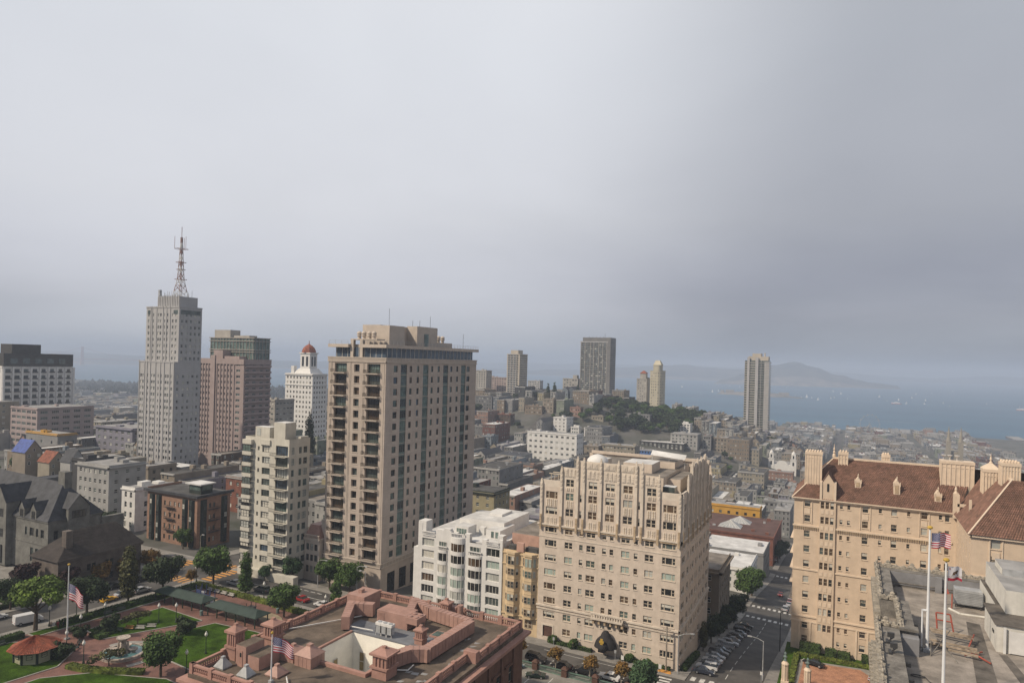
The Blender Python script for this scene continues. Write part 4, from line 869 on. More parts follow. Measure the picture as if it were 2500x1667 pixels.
cn = M(); cn.box(cx0 - 1.5, cx1 + 1.5, cy0 - 1.5, cy0, 110.6, 111.2); cn.box(cx0 - 1.5, cx1 + 1.5, cy1, cy1 + 1.5, 110.6, 111.2); cn.box(cx0 - 1.5, cx0, cy0, cy1, 110.6, 111.2); cn.box(cx1, cx1 + 1.5, cy0, cy1, 110.6, 111.2)
cn.box(cx0 - .6, cx1 + .6, cy0 - .6, cy0, 109.6, 110.6); cn.box(cx1, cx1 + .6, cy0, cy1, 109.6, 110.6); cn.build('cornice', ['club_stone'], CL)
rf = M(); rf.box(cx0, q0, cy0, cy1, 110.8, 112.0, 0); rf.box(q1, cx1, cy0, cy1, 110.8, 112.0, 0); rf.box(q0, q1, cy0, r0_, 110.8, 112.0, 0); rf.box(q0, q1, r1_, cy1, 110.8, 112.0, 0); rf.build('roof', ['club_roof'], CL)
q0 += .04; q1 -= .04; r0_ += .04; r1_ -= .04; ct = M(); ct.quad((q0, r1_, 101), (q1, r1_, 101), (q1, r1_, 112.1), (q0, r1_, 112.1)); ct.quad((q0, r0_, 101), (q0, r1_, 101), (q0, r1_, 112.1), (q0, r0_, 112.1)); ct.quad((q1, r1_, 101), (q1, r0_, 101), (q1, r0_, 112.1), (q1, r1_, 112.1)); ct.quad((q1, r0_, 101), (q0, r0_, 101), (q0, r0_, 112.1), (q1, r0_, 112.1)); ct.quad((q0, r0_, 101), (q1, r0_, 101), (q1, r1_, 101), (q0, r1_, 101)); ct.build('courtyard_wall', ['court_white'], CL)
for k, (a, b) in enumerate(((2.2, 3.6), (6.5, 7.9), (11, 12.4))): window(CL, (q0, r1_ - .02, 0), S_, (a, b, 104.0, 108.2), -.1, 'sash', 'frame_white', ['pane_tan'])
for a in (3.5, 9.0): window(CL, (q0 + .02, r0_, 0), E_, (a, a + 1.4, 104.0, 108.2), -.1, 'sash', 'frame_white', ['pane_tan'])
cb = M(); cb.box(q0 - .5, q0, r0_ - .5, r1_, 112, 112.5); cb.box(q0 - .5, q1 + .8, r0_ - .8, r0_, 112, 112.7); cb.box(q1, q1 + .8, r0_, r1_ - 6, 112, 112.6); cb.build('courtyard_kerb', ['club_stone'], CL)
bb = M(); bb.lathe((0, 0, 0), [(.13, 0), (.2, .2), (.24, .45), (.12, .75), (.14, .95), (.2, 1.05)], 6); bal = bb.mesh('baluster', ['club_stone'])
def balustrade(p, q, per=5.4):
    p = Vector(p); q = Vector(q); L_ = (q - p).length; d = (q - p) / L_; n = max(1, round(L_ / per))
    m = M(); u = (d.x, d.y); o = (p.x, p.y, 112.0)
    m.obox(o, u, 0, L_, -.3, .3, 0, .35); m.obox(o, u, 0, L_, -.32, .32, 1.4, 1.75)
    for k in range(n + 1): a = L_ * k / n; m.obox(o, u, a - .5, a + .5, -.42, .42, 0, 2.0)
    ob = m.build('balustrade', ['club_stone'], CL)
    for k in range(n):
        a0 = L_ * k / n + .75; a1 = L_ * (k + 1) / n - .75; c = max(2, int((a1 - a0) / .5))
        for j in range(c + 1):
            w_ = o[0] + u[0] * (a0 + (a1 - a0) * j / c), o[1] + u[1] * (a0 + (a1 - a0) * j / c), 112.35
            BALS.append((ob, w_))
BALS = []
balustrade((cx0 + .6, cy1 - .6), (cx1 - .6, cy1 - .6)); balustrade((cx1 - .6, cy1 - .6), (cx1 - .6, cy0 + 32.5)); balustrade((cx1 - 2.6, cy0 + 32.5), (cx1 - 2.6, cy0 + 4)); balustrade((cx0 + .6, cy0 + 16), (cx0 + .6, cy1 - .6)); balustrade((cx0 + .6, cy0 + .6), (cx0 + .6, cy0 + 8)); balustrade((cx1 - 5, cy0 + .6), (cx0 + .6, cy0 + .6))
for i, (ob, p) in enumerate(BALS): inst('baluster', bal, ob, p)
m = M(); m.box(cx1 - 3.2, cx1 - .2, cy0 + 31.6, cy0 + 33.2, 112, 114.3); m.build('corner_pedestal', ['club_stone'], CL)
def cchim(x, y, w_, h, name='chimney'):
    m = M(); m.box(x - w_, x + w_, y - w_, y + w_, 112, 112 + h * .35); m.box(x - w_ * 1.2, x + w_ * 1.2, y - w_ * 1.2, y + w_ * 1.2, 112 + h * .35, 112 + h * .42); m.box(x - w_ * .95, x + w_ * .95, y - w_ * .95, y + w_ * .95, 112 + h * .42, 112 + h * .8)
    for s in (-.5, 0, .5):
        m.box(x + s * w_ - .12, x + s * w_ + .12, y - w_ * 1.08, y - w_ * .95, 112 + h * .45, 112 + h * .78); m.box(x + w_ * .95, x + w_ * 1.08, y + s * w_ - .12, y + s * w_ + .12, 112 + h * .45, 112 + h * .78)
    m.box(x - w_ * 1.25, x + w_ * 1.25, y - w_ * 1.25, y + w_ * 1.25, 112 + h * .8, 112 + h * .87); m.frustum(x - w_ * 1.1, x + w_ * 1.1, y - w_ * 1.1, y + w_ * 1.1, 112 + h * .87, x - .3, x + .3, y - .3, y + .3, 112 + h); m.box(x - .35, x + .35, y - .35, y + .35, 112 + h, 112 + h + .35); m.build(name, ['club_stone'], CL)
cchim(-81.6, 110.6, 1.75, 5.6); cchim(-113.2, 102.0, 1.3, 6.8); cchim(-111.3, 110.4, 1.5, 5.6); cchim(-83.8, 126.6, 1.0, 4.0); cchim(-87.6, 143.4, 1.1, 4.2)
# roof huts and vents
m = M(); m.box(-110.4, -107.6, 99.6, 104.4, 112, 116.2, 0, top=1); m.box(-107.6, -104.3, 99.9, 105.4, 112, 114.6, 0, top=1); m.box(-109.4, -108.5, 99.5, 99.6, 112, 115.2, 2); m.box(-109.15, -108.75, 99.44, 99.5, 114, 114.8, 3); m.box(-112.2, -110.4, 101, 104, 112, 113.8, 0, top=1); m.build('roof_hut', ['club_metal', 'club_roof', 'club_stone', 'glass_dark'], CL)
def pav(x0, x1, y0, y1, h, hr, name='roof_pavilion', mt='club_metal'):
    m = M(); m.box(x0, x1, y0, y1, 112, 112 + h, 0); cx, cy = (x0 + x1) / 2, (y0 + y1) / 2; rx = max(.35, (x1 - x0) * .12)
    m.frustum(x0 - .15, x1 + .15, y0 - .15, y1 + .15, 112 + h, cx - rx, cx + rx, cy - rx, cy + rx, 112 + h + hr); m.box(cx - rx, cx + rx, cy - rx, cy + rx, 112 + h + hr, 112 + h + hr + .4)
    for k in range(1, 4):
        a = x0 + (x1 - x0) * k / 4; m.box(a - .05, a + .05, y0 - .05, y0, 112, 112 + h); b_ = y0 + (y1 - y0) * k / 4; m.box(x1, x1 + .05, b_ - .05, b_ + .05, 112, 112 + h)
    m.build(name, [mt], CL)
pav(-100.2, -95.9, 105.4, 109.5, 2.2, 1.5); pav(-104.4, -101.0, 105.8, 109.6, 1.9, .8); pav(-101.8, -98.6, 99.2, 102.2, .3, 1.4, 'roof_vent'); pav(-113.0, -110.6, 96.6, 98.8, .3, 1.5, 'roof_vent', 'metal_grey'); pav(-106.2, -103.6, 96.2, 98.4, .3, 1.5, 'roof_vent', 'metal_grey'); pav(-108.6, -106.6, 107.6, 109.4, 1.8, .5)
m = M(); m.tube((-83.9, 143.8, 112), (-83.9, 143.8, 115.4), .75, k=12); m.box(-87.0, -85.0, 143.6, 145.2, 112, 114.6); m.build('flue', ['club_metal'], CL)
def duct(pts, w_, h, name='duct'):
    m = M(); z0 = 112.9
    for i in range(len(pts) - 1):
        p, q = Vector(pts[i]), Vector(pts[i + 1]); d = (q - p); L_ = d.length; d /= L_; u = (d.x, d.y); o = (p.x, p.y, z0)
        m.obox(o, u, -w_ / 2 if i else 0, L_ + w_ / 2 - .01 * i, -w_ / 2 + .002 * i, w_ / 2 - .002 * i, -.5 + .003 * i, h - .003 * i)
        n = int(L_ / 1.3)
        for k in range(n): m.obox(o, u, .6 + k * 1.3, .72 + k * 1.3, -w_ / 2 - .07, w_ / 2 + .07, -.5, h + .07)
    m.build(name, ['club_metal'], CL)
duct([(-82.2, 113.8), (-80.8, 118.0), (-77.9, 119.8), (-77.4, 136.6)], 2.0, 2.2); duct([(-77.4, 137.7), (-88.6, 139.6)], 2.0, 2.2); duct([(-89.8, 139.9), (-96.4, 142.6), (-93.4, 136.2)], 1.9, 2.1)
duct([(-102.8, 124.0), (-108.0, 132.4), (-103.5, 134.0)], 1.9, 2.4)
m = M(); m.box(-110.9, -105.6, 134.2, 140.6, 112, 116.2, 0); m.box(-109.2, -108.2, 136.4, 137.6, 116.2, 117); m.build('duct_box', ['club_metal'], CL); m = M(); m.box(-99.3, -90.9, 131.2, 136.0, 112, 115.4, 0); m.box(-90.8, -87.6, 130.6, 134.4, 114.0, 115.4, 0)
for x, y in ((-90.6, 130.8), (-88.0, 130.8), (-90.6, 134.0), (-88.0, 134.0)): m.box(x, x + .2, y, y + .2, 112, 114)
for k in range(6): m.box(-99.35, -90.85, 131.9 + k * .7, 132.0 + k * .7, 112, 115.46)
for k in range(9): m.box(-99.2, -97.2, 131.1, 131.2, 112.4 + k * .3, 112.55 + k * .3, 0)
for x, y in ((-90.1, 131.6), (-88.5, 131.6), (-90.1, 133.4), (-88.5, 133.4)): m.lathe((x, y, 115.4), [(.55, 0), (.55, .2), (.3, .25)], 10)
m.build('air_handler', ['club_metal'], CL)
m = M(); m.box(-104, -82.5, 124.6, 131.0, 112.01, 112.25, 0); m.build('roof_deck', ['deck_blue'], CL)
for k in range(3):
    m = M(); x = -95.2 + k * 1.5; m.box(x, x + 1.35, 125.4, 126.6, 112.9, 114.6, 0); m.box(x - .05, x + 1.4, 125.3, 126.7, 114.6, 115.2, 1); m.lathe((x + .67, 126, 115.2), [(.5, 0), (.5, .12), (.2, .14)], 10, 0)
    for dx in (0, 1.27): m.box(x + dx, x + dx + .08, 125.4, 125.5, 112.2, 114.6, 1)
    m.build('condenser', ['metal_grey', 'white_paint'], CL)
m = M(); m.box(-84.2, -80.6, 130.6, 134.0, 112, 112.6, 0); m.quad((-83.9, 130.9, 112.63), (-80.9, 130.9, 112.63), (-80.9, 133.7, 112.63), (-83.9, 133.7, 112.63), 1); m.build('skylight', ['club_stone', 'glass_green'], CL)
m = M()
for (p, q) in (((-97, 100, 112.5), (-89, 93, 112.5)), ((-80.5, 113.5, 112.3), (-78.6, 114.4, 112.3)), ((-78.6, 114.4, 112.3), (-79.0, 117.0, 112.3)), ((-102, 125, 113), (-96, 125.6, 113)), ((-104, 134, 112.4), (-114, 118, 112.4))): m.tube(p, q, .14, k=6)
m.build('pipe', ['white_paint'], CL)
for x, y in ((-113.6, 144.6),):
    m = M(); m.tube((x, y, 112), (x, y, 118.4), .07, k=6); m.tube((x, y, 118.4), (x - 1.2, y - .4, 118.7), .06, k=6); m.box(x - 1.7, x - 1.1, y - .7, y - .1, 118.5, 118.75); m.frustum(x - .8, x + .8, y - .8, y + .8, 112, x - .1, x + .1, y - .1, y + .1, 113); m.build('roof_lamp', ['metal_grey'], CL)
m = M(); RR = random.Random(5)
for k in range(16):
    x, y = RR.uniform(-79, -72), RR.uniform(108, 135); m.quad((x, y, 112.012), (x + RR.uniform(.5, 1.6), y + .2, 112.012), (x + 1.2, y + RR.uniform(.5, 1.5), 112.012), (x - .2, y + .9, 112.012))
m.build('roof_patches', ['roof_grey'], CL, kind='stuff')

# ------------------------------------------------ hotel roof in the right foreground
mat('hotel_stone', (0.36, 0.32, 0.26), 0.9, 0.28, 0.9, rgb2=(0.20, 0.185, 0.16), fine=0.3, bump=0.8); mat('hotel_ledge', (0.21, 0.195, 0.175), 0.9, 0.22, 0.5, fine=0.15); mat('hotel_deck', (0.30, 0.265, 0.23), 0.92, 0.2, 0.3, fine=0.12); mat('hotel_panel', (0.225, 0.225, 0.235), 0.8, 0.1, 0.4); mat('deck_dark', (0.13, 0.115, 0.10), 0.92, 0.25, 0.4); mat('red_steel', (0.36, 0.09, 0.06), 0.7, 0.2, 1.0); mat('plank', (0.36, 0.29, 0.22), 0.85, 0.25, 1.0); mat('yellow_box', (0.55, 0.45, 0.04), 0.6, 0.1); mat('shed_white', (0.62, 0.60, 0.55), 0.8, 0.07, 0.5, streak=0.1)
FM = thing('hotel_building', 'stone hotel with grey roof deck, carved crested parapet and white roof sheds', 'building', (30, 130, 88))
wl = M(); fo = [(4 + 6 * k, 6 + 6 * k, z, z + 3.2) for k in range(18) for z in (8, 15, 22, 29)]
facade(wl, (6.2, 174.6, 88), W_, 114.6, 40, fo, .5); wl.quad((70, 174.6, 88), (6.2, 174.6, 88), (6.2, 174.6, 128), (70, 174.6, 128)); wl.build('wall', ['hotel_stone'], FM)
bankm = M()
for q in fo:
    if q[0] > 30: continue
    window(FM, (6.2, 174.6, 88), W_, q, .5, 'sash', 'frame_white', PANES, joined=True)
rf = M(); rf.box(6.3, 70, 60, 174.4, 127.4, 128.0, 0); rf.build('roof_deck', ['hotel_deck'], FM)
pw = M()
pw.box(6.0, 8.4, 150.5, 174.6, 128, 131.4, 0, top=1); pw.box(8.6, 10.6, 133.6, 150.5, 128, 131.4, 0, top=1); pw.box(5.2, 8.2, 60, 133.6, 128, 131.4, 0, top=1); pw.box(5.2, 8.6, 133.6, 134.6, 128, 131.2, 0, top=1); pw.box(6.0, 8.6, 149.5, 150.5, 128, 131.2, 0, top=1)
pw.box(8.4, 70, 172.2, 174.6, 128, 131.4, 0, top=1)
pw.box(8.2, 11.0, 133.0, 135.0, 131.4, 131.8, 1); pw.box(8.2, 11.0, 131.4, 135.0, 128, 130.8, 2)
pw.build('parapet', ['hotel_ledge', 'hotel_ledge', 'hotel_panel'], FM)
pn = M()
for k in range(6):
    a = 8.6 + k * 9.6; pn.box(a, a + 8.4, 172.0, 172.2, 128.5, 131.2, 0); pn.box(a + 8.4, a + 9.6, 171.5, 172.2, 128.0, 131.3, 0); pn.box(a, a + 8.4, 171.85, 172.0, 128.9, 129.1, 1)
pn.build('parapet_panel', ['hotel_panel', 'hotel_ledge'], FM)
cr_ = M()   # one crest block with leaf ornament
cr_.box(-.75, .75, -.45, .45, 0, .55); cr_.lathe((0, 0, .5), [(.5, 0), (.62, .25), (.4, .5), (.5, .7), (.2, 1.05)], 7, sy=.5); cr_.box(-.72, -.42, -.52, .52, .5, .75); cr_.box(.42, .72, -.52, .52, .5, .75)
crm = cr_.mesh('crest_block', ['hotel_stone'])
cr2 = M(); cr2.box(-.75, .75, -.45, .45, 0, .5); cr2.lathe((0, 0, .45), [(.3, 0), (.35, .2), (.15, .45)], 6, sy=.7); crm2 = cr2.mesh('crest_block', ['hotel_stone'])
j = 0
def crest(x, y, rz):
    global j
    inst('crest_block', crm if j % 3 == 0 else crm2, FM, (x, y, 131.38), rz); j += 1
for k in range(16): crest(5.9, 173.6 - k * 1.55, R(90))
for k in range(11): crest(8.5, 150.0 - k * 1.55, R(90))
for k in range(20): crest(4.9, 134.0 - k * 1.55, R(90))
for k in range(28): crest(6.6 + k * 1.55, 174.3, 0)
for k in range(2): crest(6.2 + k * 1.3, 134.3, 0); crest(6.6 + k * 1.3, 150.0, 0)
cv = M()    # lower outer cornice ornaments seen past the edge
cv.box(4.0, 5.2, 60, 134, 127.0, 128.6); cv.box(4.9, 6.0, 150, 175.2, 127.0, 128.6); cv.box(5.8, 8.6, 134.6, 149.5, 124, 125.5)
for k in range(36): cv.box(3.6, 4.0, 80 + k * 1.5, 80.8 + k * 1.5, 127.2, 128.4)
cv.build('cornice', ['hotel_stone'], FM)
m = M(); m.box(5.8, 8.0, 138, 146, 125.5, 127.0, 0); 
for k in range(5): m.box(6.0, 8.4, 138.4 + k * 1.7, 138.9 + k * 1.7, 127.0, 128.6, 0)
m.build('pediment', ['hotel_stone'], FM)
ju = M()
for y in (112, 118, 124.5, 139, 144, 156, 163, 169): ju.box(8.2 if y < 133 else (10.6 if y < 150 else 8.4), (9.4 if y < 133 else 11.8) if y < 150 else 9.4, y, y + .6, 128.6, 129.2)
ju.build('deck_strut', ['hotel_ledge'], FM)
sh = M(); sh.box(23.0, 45, 141, 152.5, 128, 132.6, 0, top=1); sh.box(22.7, 45.3, 140.7, 152.8, 132.6, 132.75, 1); sh.box(24.8, 45, 152.5, 171.0, 128, 132.4, 0, top=1); sh.build('roof_shed', ['shed_white', 'deck_dark'], FM)
sh = M(); sh.box(25.3, 45, 147.5, 168.0, 132.8, 136.9, 0, top=1); sh.box(26.5, 36, 158, 166, 136.9, 138.2, 2, top=1)
for k in range(5): sh.box(26.4, 26.5, 158.5, 165.5, 137.0 + k * .22, 137.1 + k * .22, 0)
sh.build('roof_shed', ['shed_white', 'roof_grey', 'metal_grey'], FM)
sd_ = M(); sd_.box(24.7, 30.2, 140.6, 140.7, 128.2, 131.9, 0); sd_.box(23.9, 24.3, 140.55, 140.7, 128, 132.4, 0); sd_.box(22.9, 23.0, 143, 144.4, 130.4, 130.9, 1); sd_.build('shed_door', ['white_paint', 'frame_dark'], FM)
m = M(); m.box(19.6, 24.2, 163.4, 166.2, 128.7, 131.6, 0)
for k in range(8): m.box(19.5, 24.3, 163.3, 163.4, 128.9 + k * .32, 129.05 + k * .32, 0)
for x in (19.7, 23.9): m.box(x, x + .2, 163.5, 163.7, 128, 128.7, 1); m.box(x, x + .2, 165.9, 166.1, 128, 128.7, 1)
m.build('condenser', ['metal_grey', 'metal_dark'], FM)
m = M(); m.tube((18.2, 164, 128), (18.2, 164, 132.5), .12); m.tube((18.9, 161.5, 128), (18.9, 161.5, 131), .12); m.box(18.0, 18.4, 161.5, 164, 130.9, 131.2); m.build('vent_stack', ['red_steel'], FM)
m = M(); m.tube((18.4, 161.2, 128.15), (20.0, 158.6, 128.15), .22, mi=0); m.tube((20.0, 158.6, 128.15), (24.6, 159.0, 128.15), .22, mi=0); m.build('pipe', ['shed_white'], FM)
st = M()
for k, (y0, y1, x0, x1) in enumerate(((143.6, 142.7, 13.6, 19.9), (142.6, 141.7, 13.6, 19.9), (138.2, 137.2, 13.2, 19.8), (137.0, 136.0, 13.2, 19.9), (135.4, 134.6, 15.5, 19.6))): st.tube((x0, y0, 129.2 - .1 * k), (x1, y1, 129.2 - .1 * k), .22, k=4)
st.tube((12.4, 137.6, 128.4), (19.8, 138.6, 128.4), .25, k=4); st.build('scaffold_plank', ['plank'], FM)
st = M()
for (p, q) in (((15.0, 146.5, 128.1), (14.8, 147.0, 131.2)), ((17.5, 146.0, 128.1), (17.0, 147.0, 131.2)), ((14.8, 147, 131.2), (17.0, 147, 131.2)), ((14.9, 146.8, 130), (17.2, 146.6, 130)), ((18.6, 138, 128.6), (20.2, 143.8, 129.3)), ((17.8, 135.0, 128.5), (20.6, 138.0, 128.5)), ((19.4, 136.2, 128.5), (21.2, 133.8, 128.3))): st.tube(p, q, .14, k=5)
st.build('scaffold_frame', ['red_steel'], FM)
st = M()
for (p, q) in (((12.7, 133.0, 128), (16.3, 141.0, 130.2)), ((16.5, 132.0, 128), (13.2, 140.6, 130.0)), ((12.8, 133, 128), (12.8, 133, 130.6)), ((13, 140, 128), (13, 140, 131)), ((13.0, 146.5, 128), (19.8, 145.0, 128.3)), ((11, 134.5, 128.6), (13, 135, 128.8))): st.tube(p, q, .09, k=5)
st.build('brace', ['hotel_ledge'], FM)
dk = M()
for (a, b, c, d) in (((20.5, 155), (22.6, 154.5), (20.5, 118), (17.5, 118)), ((23.2, 140), (24.4, 140), (27, 118), (25, 118))): dk.quad((*a, 128.012), (*d, 128.012), (*c, 128.012), (*b, 128.012))
dk.build('deck_stain', ['deck_dark'], FM)
m = M()
for k in range(5): m.box(17.4 + .3 * k, 17.46 + .3 * k, 128, 128.1, 128.01, 128.02)
for (x, y) in ((8.4, 116.6), (10.4, 117.5)):
    b = M(); b.box(x, x + .9, y, y + .5, 128, 128.55); b.box(x + .1, x + .8, y + .1, y + .4, 128.55, 128.7); tag(b.build('tool_box', ['yellow_box']), 'small yellow box on the hotel roof ' + ('against the parapet' if x < 9 else 'at the end of the black cable'), 'box')
cbm = M(); pp = [(10.2 + .95 * math.cos(t * .6), 123.0 + .5 * math.sin(t * .6), 128.08 + .01 * t) for t in range(12)] + [(11.6, 121.8, 128.08), (12.3, 120.6, 128.08), (12.0, 119.2, 128.08), (11.2, 118.2, 128.08)]
for a, b in zip(pp, pp[1:]): cbm.tube(a, b, .07, k=5, cap=False)
tag(cbm.build('cable', ['metal_dark']), 'coiled black cable lying on the grey hotel roof deck', 'cable')
for k, (x, y) in enumerate(((6.6, 126.2), (6.8, 121.6))):
    m = M(); m.tube((x, y, 131.4), (x, y, 132.3), .1, k=6); m.box(x - .5, x + .5, y - .25, y + .25, 132.3, 133.0); m.box(x - .7, x - .3, y - .8, y + .8, 131.42, 131.7); m.tube((x - .4, y, 131.6), (x + .5, y + .7, 132.1), .08, k=5)
    tag(m.build('floodlight', ['metal_dark']), 'dark floodlight on the hotel parapet, ' + ('farther of the two' if k == 0 else 'nearer of the two'), 'floodlight', 'floodlights on the parapet')

# ------------------------------------------------ flags and poles
mat('flag_red', (0.42, 0.035, 0.06), 0.8, 0.06); mat('flag_white', (0.66, 0.64, 0.66), 0.8, 0.04); mat('flag_blue', (0.045, 0.055, 0.18), 0.8, 0.06); mat('bear_brown', (0.13, 0.08, 0.05), 0.8, 0.1); mat('grass_green', (0.10, 0.16, 0.05), 0.8, 0.1)
def flagpole(x, y, z0, z1, r, lab, mt='pole_white'):
    t = thing('flagpole', lab, 'flagpole', (x, y, z0), 'flagpoles')
    m = M(); m.tube((x, y, z0), (x, y, z1), r, r * .55, k=10); m.build('pole', [mt], t)
    m = M(); m.lathe((x, y, z1), [(.05, 0), (r * 1.5, .12), (r * 1.8, .3), (r * 1.3, .5), (.03, .6)], 10); m.build('ball', ['gold'], t)
    m = M(); m.box(x - r * 2.4, x + r * 2.4, y - r * 2.4, y + r * 2.4, z0, z0 + .5); m.build('base', ['metal_grey'], t)
    return t
def flag(pos, L_, Hh, az, droop, wave, lab, kind, seed=0):
    """waving cloth fixed at the hoist; az direction of the fly"""
    t = thing('flag', lab, 'flag', pos, 'flags flying'); nx, ny = 30, 26
    d = (math.cos(az), math.sin(az)); pz = (-d[1], d[0])
    def pt(s, v, e=0.0):
        a = s * L_; w_ = wave * math.sin(s * 9 + seed + v * 1.2) * s ** .7 + e
        sag = droop * s ** 1.5 * Hh + .08 * Hh * math.sin(s * 7 + seed) * s
        return (pos[0] + d[0] * a * (1 - .12 * s) + pz[0] * w_, pos[1] + d[1] * a * (1 - .12 * s) + pz[1] * w_, pos[2] - v * Hh * (1 - .1 * s * s) - sag)
    m = M(); m.v = [pt(i / nx, j / ny) for j in range(ny + 1) for i in range(nx + 1)]
    for j in range(ny):
        for i in range(nx):
            a = j * (nx + 1) + i; m.f.append((a, a + 1, a + nx + 2, a + nx + 1))
            if kind == 'stars': m.m.append(2 if (i < 12 and j < 14) else (0 if (j // 2) % 2 == 0 else 1))
            else: m.m.append(0 if j >= 21 else 1)
    m.build('cloth', ['flag_red', 'flag_white', 'flag_blue'], t, smooth=True)
    if kind == 'stars':
        s = M()
        for e in (.02, -.02):
            for rr in range(9):
                for cc in range(6 if rr % 2 == 0 else 5):
                    su = (.03 + (cc + (.5 if rr % 2 else 0)) * .065); sv = .03 + rr * .055; k = .016
                    s.quad(pt(su, sv - k * 1.6, e), pt(su + k, sv, e), pt(su, sv + k * 1.6, e), pt(su - k, sv, e))
        s.build('stars', ['flag_white'], t, kind='stuff')
    else:
        bear = [(.30, .52), (.34, .40), (.42, .36), (.52, .34), (.60, .30), (.66, .28), (.72, .33), (.76, .36), (.73, .41), (.67, .43), (.66, .52), (.68, .60), (.61, .60), (.59, .53), (.48, .53), (.47, .60), (.40, .60), (.39, .54), (.35, .60), (.29, .60)]
        for e in (.03, -.03):
            b = M(); b.poly([pt(p, q, e) for p, q in bear]); b.build('bear', ['bear_brown'], t)
            g_ = M(); g_.poly([pt(p, q, e * .8) for p, q in ((.24, .60), (.78, .60), (.74, .65), (.28, .65))]); g_.build('ground_patch', ['grass_green'], t)
            s = M(); s.poly([pt(.14 + .05 * math.cos(k * 2.513 + .3), .16 + .09 * math.sin(k * 2.513 + .3), e) for k in range(5)]); s.build('star', ['flag_red'], t)
        cu = bpy.data.curves.new('lettering', 'FONT'); cu.body = 'CALIFORNIA REPUBLIC'; cu.align_x = 'CENTER'; cu.size = Hh * .115; cu.extrude = .004
        ob = bpy.data.objects.new('lettering', cu); COL.objects.link(ob); cu.materials.append(MAT['bear_brown']); me = bpy.data.meshes.new_from_object(ob.evaluated_get(bpy.context.evaluated_depsgraph_get())); bpy.data.objects.remove(ob); ob = bpy.data.objects.new('lettering', me); COL.objects.link(ob)
        c = pt(.50, .76); ob.parent = t; ob.location = (c[0] - pos[0] - pz[0] * .14, c[1] - pos[1] - pz[1] * .14, c[2] - pos[2]); ob.rotation_euler = (R(90), 0, az)
    return t
flagpole(12.4, 134.9, 128, 148.6, .26, 'white flagpole on the hotel roof carrying the striped flag'); flagpole(12.9, 117.2, 128, 147.6, .24, 'white flagpole on the hotel roof carrying the bear flag')
m = M(); m.tube((11.6, 134.9, 128), (11.6, 134.9, 135), .12); m.box(11.5, 12.3, 134.7, 135.1, 134.8, 135.0); m.build('flagpole_bracket', ['pole_white'], FM)
flag((12.65, 134.9, 148.0), 3.6, 2.6, R(30), .02, .38, 'red and white striped flag with starry blue corner above the hotel roof', 'stars', 1.0)
flag((13.12, 117.3, 147.0), 2.4, 2.1, R(30), .10, .12, 'white flag with brown bear and red stripe above the hotel roof', 'bear', .3)
flagpole(-98.6, 97.6, 112, 121.3, .16, 'white flagpole standing on the pink club roof'); flag((-98.4, 97.7, 120.8), 4.4, 2.9, R(32), .62, .22, 'drooping striped flag with starry blue corner on the club roof pole', 'stars', 2.2)
flagpole(-193.5, 115.6, terr(-193, 115), terr(-193, 115) + 20.6, .22, 'tall white flagpole in the park beside the kiosk'); flag((-193.25, 115.7, terr(-193, 115) + 15.6), 5.0, 4.4, R(18), .7, .25, 'folded striped flag hanging half way up the park pole', 'stars', 3.1)
# ================================================================== TOWERS AND BUILDINGS FARTHER OFF
mat('tower_white', (0.40, 0.395, 0.395), 0.85, 0.06, 0.2, streak=0.08); mat('tower_pink', (0.34, 0.275, 0.265), 0.85, 0.07, 0.2, streak=0.05); mat('concrete', (0.37, 0.35, 0.32), 0.85, 0.1, 0.1, streak=0.06); mat('concrete_dark', (0.17, 0.165, 0.16), 0.8, 0.12, 0.1)
mat('tower_tan', (0.45, 0.40, 0.33), 0.85, 0.08, 0.1); mat('deco_yellow', (0.50, 0.46, 0.35), 0.85, 0.06, 0.1); mat('slate', (0.062, 0.065, 0.074), 0.75, 0.2, 0.4, fine=0.2); mat('grey_stone', (0.17, 0.168, 0.155), 0.9, 0.16, 0.4, fine=0.12); mat('brown_shingle', (0.055, 0.046, 0.042), 0.9, 0.2, 0.4, fine=0.2); mat('brown_wall', (0.14, 0.118, 0.105), 0.9, 0.15, 0.4)
mat('salmon_brick', (0.30, 0.185, 0.135), 0.85, 0.12, 0.5, fine=0.1); mat('bay_green', (0.035, 0.045, 0.04), 0.6, 0.2); mat('tile_red', (0.30, 0.10, 0.06), 0.85, 0.25, 0.8); mat('dark_band', (0.055, 0.053, 0.05), 0.7, 0.15); mat('brick_red', (0.20, 0.085, 0.06), 0.85, 0.15, 0.3, fine=0.1); mat('tar_red', (0.115, 0.065, 0.055), 0.9, 0.15, 0.15)
FP2 = ['glass_dark'] * 5 + ['glass_mid'] * 4 + ['curtain'] * 2 + ['blind']
def gmin(x0, x1, y0, y1): return min(terr(x0, y0), terr(x1, y0), terr(x0, y1), terr(x1, y1))
